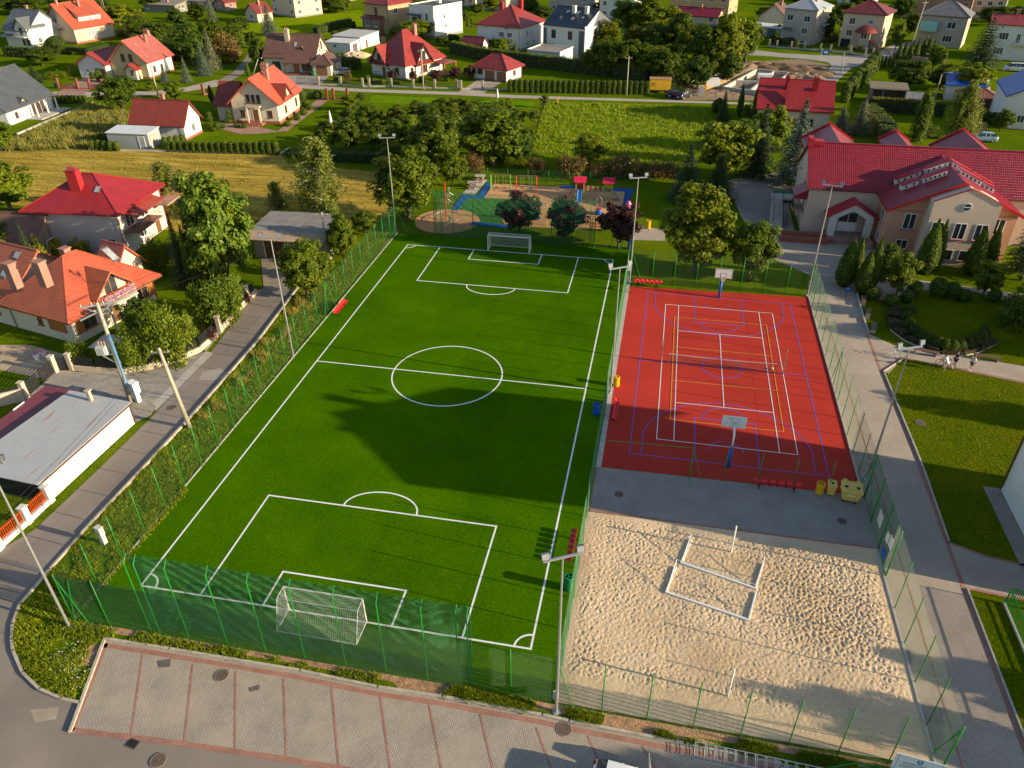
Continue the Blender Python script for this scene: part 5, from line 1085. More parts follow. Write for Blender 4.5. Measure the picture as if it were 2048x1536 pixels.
h = House('summer_house', 'dark brown summer house with low reddish hipped roof beside the parked cars', 'summer house', *G2(1990,221),-8,6.4,5.0,2.1,3.5,'h',DWOOD,roof_mat('reddish_shingles',(.20,.075,.06),'tile',.3,.3,.8),.5); h.door('S',3.2,1.6,1.9,BLACK); h.win('E',2.5,1,.9,.8,fm=DWOOD)
# ---- houses beside the pitch on the left
h = House('house', 'large white house with bright crimson hipped ribbed roof and balcony', 'house', -32.4,46.6,4.8,11.2,9.8,5.5,8.5,'h',mat('pale_render',(.50,.46,.43),.85,.05,.5,.05,14,.15,40),RT_CRIMTRAP,.65)
h.chim(-5.9,2.8,1.3,1.0,6.4,9.5,GUT_R,pots=3); h.skylight('S',7.9,2.2,.7,.9); h.gutter('SE',GUT_R); h.balcony('E',3.2,5.6,3.0,2.0,mat('balcony_floor',(.20,.11,.08),.8),mat('rusty_rail',(.26,.11,.07),.6)); h.canopy('E',4.0,6.6,4.75,2.0,mat('brown_red_awning',(.30,.05,.03),.45),0,.6); h.win('E',2.2,3.1,1.6,2.1,sill=False); h.win('E',5.4,3.1,1.6,2.1,sill=False); h.win('E',4.2,.9,1.2,1.2); h.door('E',7.6,1.1,2.1,FRAMEB)
h.balcony('E',9.0,3.4,3.9,2.2,mat('upper_slab',(.34,.22,.17),.8),mat('brown_rail',(.30,.13,.08),.6)); h.wins('S',(9.6,),1.0,.0+1.0,1.2)
tb = MB().lathe([(.5,3.65),(.5,3.7)], (1.2,2.6,0), 14).tube([(1.2,2.6,3.02),(1.2,2.6,3.65)], .04, 6).build('balcony_table', mat('table_top',(.35,.45,.44),.2), h.t)
h = House('barn', 'dark barn with worn brown tiled roof at the left edge', 'barn', *G2(82,530),4,12,6.2,2.8,5.2,'x',OLDWOOD,roof_mat('old_brown_tiles',(.14,.075,.055),'tile',.25,.3,.8,.25),.4)
h.door('E',3,1.6,2.0,DWOOD); h.win('S',9,1,.8,.8)
AA = House('house', 'cream house with terracotta tiled hipped roof, wooden shutters and flower balcony', 'house', -24.4,26.6,-13,8.6,10.2,2.9,6.9,'h',CREAM,RT_ORANGE,.75)
h = AA; h.dormer('E',5.2,3.6,2.4,4.0,5.6,4.2,.1,CREAM,RT_TILE,.6,[(0,3.2,1.5,1.9)],WOOD); h.balcony('E',5.2,3.8,2.75,1.3,CREAM,WPAINT,.1,(3.6,6.8)); h.win('E',1.9,1.0,1.5,1.3,fm=WOOD); h.win('E',8.6,1.0,1.5,1.3,fm=WOOD)
for u in (.75, 9.85):
    m_ = MB(); h.obx(m_,h.fn('E'),u-.4,u+.4,.0,.05,.9,2.4); m_.build('shutter', WOOD, h.t)
h.door('E',5.0,1.1,2.1,FRAMEB,.2); h.skylight('E',8.4,2.0,.9,1.5); h.gutter('E',GUT_B); h.win('S',6.4,1.0,2.4,1.4,fm=WOOD,gm=WOOD,mull=0,sill=False); h.win('S',4.0,1.2,.7,1.1,fm=WOOD)
fl = MB(); rr = random.Random(2); T = h.fn('E')
for k in range(260):
    p = Vector(T(rr.uniform(3.4,7.0), 1.42+rr.uniform(-.14,.2), 3.55+rr.uniform(-.35,.28))); a = Vector((rr.uniform(-1,1),rr.uniform(-1,1),rr.uniform(-1,1))).normalized()*.07; b = a.orthogonal().normalized()*.07; fl.add([p-a,p-b,p+a,p+b],[(0,1,2,3)])
fl.build('window_flowers', mat('lilac_flowers',(.50,.27,.40),.7,.4,9.0), h.t)
h = House('house_wing', 'lower wing with heavy terracotta tiles, two chimneys and gabled dormer', 'house', -24.4-8.6*math.cos(R(13)),26.6+8.6*math.sin(R(13)),-13,10.5,8.6,2.87,6.87,'x',CREAM,RT_TILE,.75)
q = h.local(G(84,545,6.8)); h.chim(q.x,q.y,1.0,.8,5.4,7.9,CHIMB); q = h.local(G(25,548,6.6)); h.chim(q.x,q.y,.9,.8,5.2,7.7,CHIMB); h.skylight('S',8.6,1.4,.9,1.6); h.skylight('S',8.9,3.2,.7,.7); h.dormer('S',4.2,3.6,2.4,3.6,5.3,3.8,.9,CREAM,RT_ORANGE,.6,[(0,2.6,1.4,1.2)],WOOD); h.gutter('S',GUT_B); h.win('S',8.2,1.1,.6,1.0,fm=WOOD); h.win('S',4.2,.4,1.9,1.8,fm=WOOD,gm=WOOD,mull=0,sill=False)
for u in (2.2, 6.3):
    m_ = MB(); h.obx(m_,h.fn('S'),u-.45,u+.45,0,.04,.1,2.1); m_.build('shutter', WOOD, h.t)
ct = [(-9.35,-.8,2.93),(.75,-.8,2.93),(-4.3,4.25,6.95)]; MB().add(ct+[(a,b+.03,c-.06) for a,b,c in ct], [(0,1,2),(5,4,3),(0,3,4,1),(1,4,5,2),(2,5,3,0)]).build('corner_tiles', RT_TILE, AA.roof)
q = AA.local(G(134,512,6.4)); AA.chim(q.x,q.y,.75,.75,4.6,7.2,CHIMB); AA.snow('E',.5,3,.4)
g_ = G(216,490,5.5); h = House('rear_extension', 'small orange roofed extension peeping out behind the terracotta hip', 'house', g_.x+1.2,g_.y-1.5,-13,2.6,3.4,3.0,5.6,'x',CREAM,RT_ORANGE,.4); h.win('N',1.3,1,1,1)
AC = House('garage_shed', 'long white roadside shed with rust streaked grey sheet roof', 'shed', -11.35,6.0,-1.8,5.0,9.9,2.05,2.3,'f',WHITE,RT_RUSTY,.12)
bpy.data.objects.remove(AC.roof); rb = MB(); rq = [(-6.4,-.55,2.42),(.16,-.55,2.10),(.16,10.05,2.10),(-5.6,10.05,2.42)]; rb.add(rq+[(a,b,c-.07) for a,b,c in rq], [(0,1,2,3),(7,6,5,4),(0,4,5,1),(1,5,6,2),(2,6,7,3),(3,7,4,0)]); AC.roof = rb.build('roof', RT_RUSTY, AC.t)
AC.garage('S',2.6,3.8,1.8,BLACK); AC.chim(-3.0,9.3,.28,.28,2.1,3.2,CHIMC); AC.gutter('E',GUT_B)  # black front panel paints the shade inside the open shed, no real door
h = House('lean_to', 'maroon sheet lean-to roof behind the rust streaked shed', 'shed', -16.9,9.4,-1.8,3.0,7.4,1.9,2.4,'f',OLDWOOD,mat('maroon_sheet',(.17,.035,.045),.5,.1),.25); h.door('W',3,1,1.9,DWOOD); h.win('W',6,1,1,.8)
AD = House('outbuilding', 'grey rendered outbuilding with flat felt roof and corrugated front edge', 'outbuilding', -7.7,49.6,3.0,9.2,6.0,3.5,3.5,'f',mat('old_render',(.26,.22,.17),.9,.2,.8,.1,10),FLATR,.25)
AD.door('S',6.8,.9,2.0,DWOOD); AD.door('S',2.6,2.6,2.3,DWOOD); AD.win('S',5.0,1.9,1.0,.7); 
T = AD.fn('S'); pq = [T(-.3,1.5,2.95),T(9.5,1.5,2.95),T(9.5,.26,3.62),T(-.3,.26,3.62)]; MB().add(pq+[(a,b,c-.08) for a,b,c in pq], [(0,1,2,3),(7,6,5,4),(0,4,5,1),(1,5,6,2),(2,6,7,3),(3,7,4,0)]).build('corrugated_edge', roof_mat('corrugated_edge_sheet',(.34,.25,.18),'trapezoid',.34,1,.8,.2,1.0), AD.t)
# ---- school
Y = House('school', 'salmon and beige school with crimson tiled roof, porch and gabled wing', 'school', 78.5,68.9,0,30.2,10.6,5.92,9.95,'x',PEACH,RT_CRIMSON,.35)
t = Y.t
def loc(x, y, z): return tuple((wmat(t).inverted() @ Vector((x, y, z))))
Y.gutter('S', GUT_B)
wl = MB().box(56.7,70.3,63.6,69.2,0,5.55); wl.add([(56.7,63.6,5.5),(70.3,63.6,5.5),(70.3,63.6,5.7),(63.5,63.6,8.9),(56.7,63.6,5.7),(56.7,69,5.5),(70.3,69,5.5),(70.3,69,5.7),(63.5,69,8.9),(56.7,69,5.7)], [(0,1,2,3,4),(9,8,7,6,5)]+[(i,5+i,5+(i+1)%5,(i+1)%5) for i in range(5)])
wing = wl.build('wing_wall', SALMON, t, False, True)
pj = MB(); pq = [(60.4,0),(67.4,0),(67.4,7.5),(63.9,9.1),(60.4,7.5)]; pj.add([(a,61.4,b) for a,b in pq]+[(a,63.9,b) for a,b in pq], [(0,1,2,3,4),(9,8,7,6,5)]+[(i,5+i,5+(i+1)%5,(i+1)%5) for i in range(5)]); proj = pj.build('front_gable', PEACH, t, False, True)
pr = [(56.15,5.75),(63.5,9.35),(70.85,5.75),(70.85,5.5),(63.5,9.1),(56.15,5.5)]; rb = MB(); rb.add([(a,62.9,b) for a,b in pr]+[(a,74.2,b) for a,b in pr], [(5,4,1,0),(4,3,2,1),(6,7,10,11),(7,8,9,10)]+[(i,(i+1)%6,6+(i+1)%6,6+i) for i in range(6)]); wr = rb.build('wing_roof', RT_CRIMSEAM, t, False, True)
vb = MB(); pv = [(56.1,5.78),(63.5,9.40),(70.9,5.78),(70.9,5.45),(63.5,9.06),(56.1,5.45)]; vb.add([(a,62.80,b) for a,b in pv]+[(a,62.89,b) for a,b in pv], [(5,4,1,0),(4,3,2,1),(6,7,10,11),(7,8,9,10)]+[(i,(i+1)%6,6+(i+1)%6,6+i) for i in range(6)]); vb.build('verge_board', mat('bright_red_board',(.50,.02,.02),.45), wr, False, True)
cp = MB(); cp.beam((60.3,61.38,7.55),(63.9,61.38,9.2),.12,.12).beam((63.9,61.38,9.2),(67.5,61.38,7.55),.12,.12).build('coping', GUT_R, proj, False, True)
def zr(x): return 5.75+(9.35-5.75)*(1-abs(x-63.5)/7.35)
SILLR = mat('red_sill',(.36,.015,.03),.5)
def vent(x0, x1, y, n):
    sgn = 1 if x0 < 63.5 else -1
    z0, z1 = zr(x0), zr(x1); b = MB(); b.add([(x0,y,z0-.1),(x1,y,z1-.1),(x1,y+1.0,z1-.1),(x0,y+1.0,z0-.1),(x0,y,z0+.55),(x1,y,z1+.55),(x1,y+1.0,z1+.55),(x0,y+1.0,z0+.55)], [(0,1,5,4),(1,2,6,5),(2,3,7,6),(3,0,4,7),(4,5,6,7)]); o = b.build('vent_box', WHITE, wr, False, True)
    c_ = MB(); c_.add([(x0-.06,y-.08,z0+.56),(x1+.06,y-.08,z1+.56),(x1+.06,y+1.1,z1+.56),(x0-.06,y+1.1,z0+.56),(x0-.06,y-.08,z0+.66),(x1+.06,y-.08,z1+.66),(x1+.06,y+1.1,z1+.66),(x0-.06,y+1.1,z0+.66)], [(0,3,2,1),(4,5,6,7),(0,1,5,4),(1,2,6,5),(2,3,7,6),(3,0,4,7)])
    for k in range(n):
        x = x0+(x1-x0)*(k+.6)/(n+.2); z = zr(x); c_.add([(x-.09,y-.006,z+.1),(x+.09,y-.006,zr(x+.09)-zr(x)+z+.1),(x+.09,y-.006,zr(x+.09)-zr(x)+z+.4),(x-.09,y-.006,z+.4)], [(0,1,2,3)], 1)
    o.data.materials.append(GUT_R); o2 = c_.build('vent_cap', [SILLR, BLACK], wr, False, True)
vent(60.3,62.6,66.8,5)
vent(64.0,66.6,66.8,5); vent(58.2,59.9,66.9,2); vent(67.0,68.2,66.9,2); vent(58.0,60.6,69.3,4); vent(61.0,63.3,69.3,4); vent(63.7,66.1,69.3,4); vent(66.5,68.9,69.3,3)
Y2 = House.__new__(House); Y2.t = t; Y2.w, Y2.d = 30.2, 10.6
def F_(ox, oy, a, L): x, y, _ = loc(ox, oy, 0); return ((x, y), a, L)
fS = F_(56.7,63.6,0,13.6); fP = F_(60.4,61.4,0,7.0); fM = F_(48.3,68.9,0,8.4); fW = F_(56.7,69.0,270,5.4); fPW = F_(60.4,63.6,270,2.2)
def w3(side, u, z, w_, h, **k): return Y2.win(side, u, z, w_, h, sill=SILLR, **k)
w3(fS,2.4,3.3,1.3,1.9); w3(fS,2.2,.8,1.3,1.2); w3(fS,11.9,3.3,1.3,1.9); w3(fS,12.0,.8,1.6,1.2)
for u in (1.1,3.5,5.7): w3(fP,u,3.3,1.3,1.9)
for u in (1.2,3.0,4.8): w3(fP,u,.7,1.15,1.3,mull=0)
w3(fW,3.0,3.3,.9,1.6,mull=0); w3(fW,3.2,.8,.9,1.3,mull=0)
x, y, z = loc(63.9,61.36,7.1); rw = MB().tube([(x,y+.03,z),(x,y-.03,z)], .50, 24).build('round_window', FRAMEW, t); MB().tube([(x,y-.02,z),(x,y-.045,z)], .40, 24).build('pane', GLASS, rw); MB().box(x-.4,x+.4,y-.06,y-.046,z-.04,z+.04).build('glazing_bar', FRAMEW, rw)
# porch
pw = MB(); A = [(51.1,0),(51.9,0),(51.9,2.9),(53.6,3.9),(55.3,2.9),(55.3,0),(56.1,0),(56.1,3.3),(53.6,4.8),(51.1,3.3)]
pw.add([(a,66.9,b) for a,b in A]+[(a,67.5,b) for a,b in A], [(0,1,2,9),(2,3,8,9),(3,4,7,8),(4,5,6,7),(19,12,11,10),(19,18,13,12),(18,17,14,13),(17,16,15,14)]+[(i,10+i,10+(i+1)%10,(i+1)%10) for i in range(10)]); porch = pw.build('porch', WHITE, t, False, True)
pr = [(50.6,3.15),(53.6,5.0),(56.6,3.15),(56.6,2.95),(53.6,4.8),(50.6,2.95)]; rb = MB(); rb.add([(a,66.6,b) for a,b in pr]+[(a,69.0,b) for a,b in pr], [(5,4,1,0),(4,3,2,1),(6,7,10,11),(7,8,9,10)]+[(i,(i+1)%6,6+(i+1)%6,6+i) for i in range(6)]); rb.build('porch_roof', SILLR, porch, False, True)
MB().box(51.0,56.2,66.3,68.85,0,.55).box(51.6,55.8,65.9,66.3,0,.37).box(51.9,55.6,65.5,65.9,0,.19).box(55.6,56.1,64.6,66.3,0,.9).build('entrance_steps', PINKP, t, False, True)
MB().box(45.6,51.0,66.7,67.0,0,.9).box(45.4,51.2,65.3,65.6,0,.75).box(50.9,51.2,65.6,66.7,0,.75).box(45.5,51.0,65.6,66.7,0,.2).build('ramp_wall', PLINTH, t, False, True)
Y2.win(fM,5.3,.7,2.3,2.3,off=.0,sill=False); Y2.door(fM,5.3,1.9,1.1,WPAINT,.58,.055)
# west end: outside stair, balcony, awning, drainpipes
sb = MB()
for k in range(12): sb.box(44.8,46.1,69.4+.36*k,69.4+.36*(k+1)-.003,0,.22*(k+1))
sb.box(44.8,47.9,73.72,75.6,2.42,2.64); st = sb.build('outside_stair', CONC, t, False, True)
rl = MB()
for x in (44.85, 46.05):
    rl.tube([(x,69.4,1.0),(x,73.7,3.6),(x,75.5,3.6)], .025, 5)
    for k in range(7): rl.tube([(x,69.5+.7*k,.2+.43*k),(x,69.5+.7*k,1.05+.43*k)], .015, 4)
rl.build('railing', GATEB, st, False, True)
bl_ = MB().box(46.9,48.25,69.6,71.8,2.5,2.7).build('balcony', PINKP, t, False, True); r2 = MB().tube([(46.95,69.65,3.6),(46.95,71.75,3.6)], .025, 5)
for k in range(12): r2.tube([(46.95,69.65+.19*k,2.7),(46.95,69.65+.19*k,3.6)], .013, 4)
r2.tube([(48.2,69.65,3.6),(46.95,69.65,3.6)], .025, 5).build('railing', GATEB, bl_, False, True)
MB().add([(46.7,69.0,4.7),(48.25,69.0,5.5),(48.25,72.2,5.5),(46.7,72.2,4.7),(46.7,69.0,4.3),(48.25,69.0,4.3),(48.25,72.2,4.3),(46.7,72.2,4.3)], [(0,1,2,3),(7,6,5,4),(0,4,5,1),(1,5,6,2),(2,6,7,3),(3,7,4,0)]).build('awning', RT_CRIMSEAM, t, False, True)
Y2.door(F_(48.3,79.5,270,10.6),8.6,1.0,2.1,FRAMEB,2.72); 
for k in (72.6, 77.5): w3(F_(48.3,79.5,270,10.6), 79.5-k, 5.6, .9, 1.2)
MB().box(47.9,48.5,73.5,74.9,9.5,10.6).box(48.3,49.8,73.6,74.8,9.7,10.25).build('ridge_box', SILLR, t, False, True)
for xc, hw, ye in ((51.8,3.4,83.5),(59.8,1.9,81.5),(68.6,3.6,83.5)):
    pr = [(xc-hw,9.9-hw*.62),(xc,9.9),(xc+hw,9.9-hw*.62),(xc+hw,9.6-hw*.62),(xc,9.6),(xc-hw,9.6-hw*.62)]; rb = MB(); rb.add([(a,75.0,b+.05) for a,b in pr]+[(a,ye,b+.05) for a,b in pr], [(5,4,1,0),(4,3,2,1),(6,7,10,11),(7,8,9,10)]+[(i,(i+1)%6,6+(i+1)%6,6+i) for i in range(6)]); o = rb.build('rear_gable_roof', RT_CRIMSEAM, t, False, True)
    vb = MB(); vb.beam((xc-hw-.05,ye+.06,9.9-hw*.62+.0),(xc,ye+.06,10.0),.1,.34).beam((xc,ye+.06,10.0),(xc+hw+.05,ye+.06,9.9-hw*.62),.1,.34).build('verge_board', mat('bright_red_verge',(.50,.02,.02),.45), o, False, True)
    MB().add([(xc-hw+.4,79.3,0),(xc+hw-.4,79.3,0),(xc+hw-.4,ye-.5,0),(xc-hw+.4,ye-.5,0),(xc-hw+.4,79.3,9.3-hw*.62+.3),(xc+hw-.4,79.3,9.3-hw*.62+.3),(xc+hw-.4,ye-.5,9.3-hw*.62+.3),(xc-hw+.4,ye-.5,9.3-hw*.62+.3)], [(0,1,5,4),(1,2,6,5),(2,3,7,6),(3,0,4,7),(4,5,6,7)]).build('rear_bay', PEACH, t, False, True)
# ---- tall school hall at the right edge: it throws the big shadow over the pitch
H_ = House('school_hall', 'white rendered hall with brown downpipe at the right edge of the photo', 'building', 75.0,9.6,0,17.8,10.7,12.1,14.6,'x',WHITE,RT_CRIMSEAM,1.3)
MB().tube([(-17.8-.08,10.7+.06,.1),(-17.8-.08,10.7+.06,11.5)], .07, 8).build('downpipe', GUT_B, H_.t); H_.plinth(WHITE,.4,.03)
for cx_, cy_, zt in ((-16.2,7.1,15.7),(-16.0,3.4,14.9)): H_.chim(cx_,cy_,.7,.8,12.5,zt)
H_.wins('N',(2.5,6,9.5,13),1.5,1.8,1.8); H_.wins('N',(2.5,6,9.5,13),6.0,1.8,1.8);
MB().box(-19.0,-17.86,-.2,10.9,-.02,.03).build('splash_apron', PAVEG, H_.t)
# ------------------------------------------------------------------ vegetation
LM = dict(
 maple=leaf_mat('maple_leaves', (.085,.135,.004), (.21,.255,.014)), lime=leaf_mat('light_leaves', (.11,.175,.006), (.26,.31,.018)),
 dark=leaf_mat('dark_leaves', (.050,.100,.006), (.14,.195,.016)), birch=leaf_mat('birch_leaves', (.11,.145,.010), (.25,.28,.05)),
 spruce=leaf_mat('spruce_needles', (.024,.050,.014), (.070,.100,.028), .15), blue=leaf_mat('blue_spruce_needles', (.075,.105,.070), (.17,.205,.15), .15),
 thuja=leaf_mat('thuja_foliage', (.050,.105,.004), (.13,.185,.010), .2), gold=leaf_mat('golden_foliage', (.16,.17,.012), (.34,.30,.02), .3),
 plum=leaf_mat('purple_leaves', (.030,.013,.014), (.095,.035,.030), .25), brown=leaf_mat('brownish_leaves', (.10,.065,.02), (.21,.14,.04), .3),
 juni=leaf_mat('juniper_foliage', (.070,.125,.005), (.17,.215,.012), .2), grassb=leaf_mat('grass_blades', (.12,.20,.005), (.25,.30,.018), .3),
 straw=leaf_mat('dry_grass_blades', (.19,.185,.035), (.35,.31,.07), .3), meadow=leaf_mat('meadow_blades', (.16,.24,.006), (.30,.35,.02), .3))
CORE = mat('inner_twigs', (.018,.026,.008), .95, .2, 2.0, coord='obj'); 
class Leaves:
    def __init__(s, seed): s.v = []; s.f = []; s.r = random.Random(seed)
    def leaf(s, c, n, sz, asp=.65):
        r = s.r; n = (n+Vector((r.gauss(0,.45), r.gauss(0,.45), r.gauss(0,.45))))
        if n.length < 1e-4: n = Vector((0,0,1))
        n.normalize(); a = n.orthogonal().normalized(); b = n.cross(a); t = r.uniform(0, 2*PI); ca, sa = math.cos(t), math.sin(t)
        a, b = a*ca+b*sa, b*ca-a*sa; z = sz*r.uniform(.7, 1.35); o = len(s.v)
        s.v += [tuple(c-a*z*.5), tuple(c-b*z*asp*.5+n*z*.08), tuple(c+a*z*.5), tuple(c+b*z*asp*.5+n*z*.08)]; s.f.append((o,o+1,o+2,o+3))
    def blade(s, c, d, L, w_):
        r = s.r; sd = d.cross(Vector((r.uniform(-1,1), r.uniform(-1,1), r.uniform(-1,1)))).normalized()*w_; o = len(s.v)
        s.v += [tuple(c-sd), tuple(c+sd), tuple(c+sd*.6+d*L*.6), tuple(c+d*L)]; s.f.append((o,o+1,o+2,o+3))
    def mesh(s, name, m):
        me = bpy.data.meshes.new(name); me.from_pydata(s.v, [], s.f); me.materials.append(m); return me
def sph(r):
    z = r.uniform(-1, 1); t = r.uniform(0, 2*PI); q = math.sqrt(1-z*z); return Vector((q*math.cos(t), q*math.sin(t), z))
def tree_broad(seed, m, h=9.0, w_=7.0, trunk=.22, nc=70, nl=85, sz=.36, low=.12, lump=.35, flat=1.0, bark=None):
    L = Leaves(seed); r = L.r; cz = h*(low+1)/2; rz = h*(1-low)/2; rx = w_/2; cl = []
    for i in range(nc):
        d = sph(r); k = .80+lump*noise.noise(d*1.7+Vector((seed*3.1, 0, 0))); rad = (r.uniform(.50, 1.0) if i % 4 else r.uniform(.2, .6))*k
        sh = 1.0-.28*max(0, -d.z)*flat
        c = Vector((d.x*rx*rad*sh, d.y*rx*rad*sh, cz+d.z*rz*rad)); rc = r.uniform(.13, .24)*min(rx, rz); cl.append((c, rc))
        for k2 in range(int(nl*(rc/(.18*min(rx, rz))))):
            e = sph(r); q = c+Vector((e.x, e.y, e.z*.75))*rc*r.uniform(.55, 1.12); out = (q-Vector((0,0,cz-rz*.3))).normalized()
            L.leaf(q, e*.6+out*.7+Vector((0,0,.35)), sz)
    tb = MB(); top = cz+rz*.35; tb.tube([(0,0,-.05),(.03*h*.1,0,h*low*.8),(.05,.04,cz),(0,0,top)], [trunk*1.25,trunk,trunk*.6,trunk*.2], 8)
    for c, rc in cl[::4]:
        a = Vector((0,0,r.uniform(h*low*.9, cz))); mid = a.lerp(c, .5)+Vector((0,0,-.04*h)); tb.tube([a, mid, c], [trunk*.4, trunk*.22, trunk*.07], 5)
    return tb.mesh('trunk', bark or BARK, True), L.mesh('crown', m)
def tree_conifer(seed, m, h=12.0, w_=5.5, sz=.30, bare=.06, dens=1.0, droop=.35, pw=.95):
    L = Leaves(seed); r = L.r; n = int(24*dens); tb = MB(); tb.tube([(0,0,-.05),(0,0,h*.5),(0,0,h*.985)], [.018*h, .011*h, .02], 7)
    for i in range(n):
        f = i/(n-1); z0 = h*(bare+(1-bare)*f*.97); R0 = w_/2*max(.05, (1-f)**pw)*r.uniform(.85, 1.1); nb = max(5, int(13*(1-f*.55)))
        for b in range(nb):
            t = 2*PI*(b+r.uniform(-.35, .35))/nb+i*.7; Rb = R0*r.uniform(.72, 1.12); d = Vector((math.cos(t), math.sin(t), 0)); steps = max(3, int(Rb/.24))
            for k in range(steps):
                q = (k+.6)/steps; p = d*Rb*q+Vector((0,0,z0-droop*Rb*q*q+.10*Rb*math.sin(q*PI)))
                side = Vector((-d.y, d.x, 0)); ww = .30*Rb*(1-q*.65)*.55+.08
                for s_ in (-1, 0, 1):
                    L.leaf(p+side*s_*ww*r.uniform(.5, 1)+Vector((0,0,r.uniform(-.08,.04))), Vector((0,0,1))+d*.5, sz*(1.05-.35*q), .55)
    for k in range(8): L.leaf(Vector((0,0,h*(.97+.004*k))), sph(r), sz*.6)
    return tb.mesh('trunk', BARK, True), L.mesh('crown', m)
def solid(seed, m, prof, h, sz, n, core=.86, squash=None, jit=.05):
    """dense clipped or columnar shrub: prof(f) gives the radius at height fraction f"""
    L = Leaves(seed); r = L.r; tb = MB(); pr = [(max(.004, prof(i/14)*core), h*i/14*.985) for i in range(15)]; pr[0] = (pr[0][0], -.03)
    for _ in range(n):
        f = r.random()**.85; t = r.uniform(0, 2*PI); rad = prof(f)*(1+.10*noise.noise((3*math.cos(t)+seed, 3*math.sin(t), f*6))+r.uniform(-jit, jit))
        p = Vector((rad*math.cos(t), rad*math.sin(t), h*f)); e = .02; g = (prof(min(1, f+e))-prof(max(0, f-e)))/(2*e*h)
        L.leaf(p, Vector((math.cos(t), math.sin(t), -g)).normalized(), sz, .6)
    tb.lathe(pr, n=12); return tb.mesh('stems', CORE, True), L.mesh('foliage', m)
def ogive(w_, b=.35, p=.8): return lambda f: w_/2*((f/b)**.35 if f < b else max(.0, 1-((f-b)/(1-b))**1.7)**p)*(1 if f > 0 else .55) if f > .001 else w_/2*.45
def clipp(w_): return lambda f: w_/2*(.93+.07*f/.8 if f < .82 else max(.0, 1-((f-.82)/.18)**2.2)**.5)
def ballp(w_): return lambda f: w_/2*math.sqrt(max(.003, 1-(2*f-1)**2)) if f > .12 else w_/2*.65
def tree_birch(seed, m, h=13.0, w_=5.0, bark=None, sz=.24, n=70, weep=1.0):
    L = Leaves(seed); r = L.r; tb = MB(); tb.tube([(0,0,-.05),(.1,.05,h*.4),(-.08,.1,h*.75),(0,0,h*.97)], [.17,.13,.07,.015], 7)
    for i in range(n):
        f = .16+.82*i/n; t = r.uniform(0, 2*PI); Rb = w_/2*math.sin(PI*min(1, (f*.86+.14)))**.7*r.uniform(.45, 1.05); d = Vector((math.cos(t), math.sin(t), 0)); a = Vector((0,0,h*f))
        tip = a+d*Rb+Vector((0,0,.25*Rb)); tb.tube([a, a+d*Rb*.5+Vector((0,0,.28*Rb)), tip], [.035, .02, .006], 4)
        for s_ in range(5):
            q0 = a.lerp(tip, .3+.7*r.random())+Vector((r.gauss(0,.18), r.gauss(0,.18), .15*Rb)); Ls = r.uniform(.6, 1.9)*weep*(.5+.7*(1-abs(f-.55)))
            for k in range(int(Ls/.085)):
                L.leaf(q0+Vector((r.gauss(0,.13), r.gauss(0,.13), -k*.085)), d+Vector((0,0,.3)), sz, .6)
    return tb.mesh('trunk', bark or BIRCHB, True), L.mesh('crown', m)
def shrub(seed, m, h=2.4, w_=3.0, nc=26, nl=60, sz=.22, spiky=0.0):
    L = Leaves(seed); r = L.r; tb = MB()
    for i in range(nc):
        t = r.uniform(0, 2*PI); q = math.sqrt(r.random())*.85; z = h*(.12+.62*r.random()*(1-.45*q*q)); c = Vector((w_/2*q*math.cos(t), w_/2*q*math.sin(t), z)); rc = .20*min(w_, h*1.3)*r.uniform(.7, 1.2)
        if i % 2 == 0: tb.tube([(c.x*.15, c.y*.15, -.03), (c.x*.6, c.y*.6, z*.5), tuple(c)], [.035, .02, .008], 4)
        for k in range(nl):
            e = sph(r); p = c+e*rc*r.uniform(.6, 1.1); p.z = max(.04, p.z); L.leaf(p, e+Vector((0,0,.5)), sz, .55)
        if spiky:
            for k in range(10):
                d = (Vector((math.cos(t)*.8+r.gauss(0,.5), math.sin(t)*.8+r.gauss(0,.5), r.uniform(.1,.8)))).normalized()
                for j in range(6): L.leaf(c+d*(rc*.7+j*.10*spiky), d.cross(Vector((0,0,1)))+Vector((0,0,.6)), sz*(1-.09*j), .45)
    return tb.mesh('stems', BARK, True), L.mesh('foliage', m)
PROTO = {}
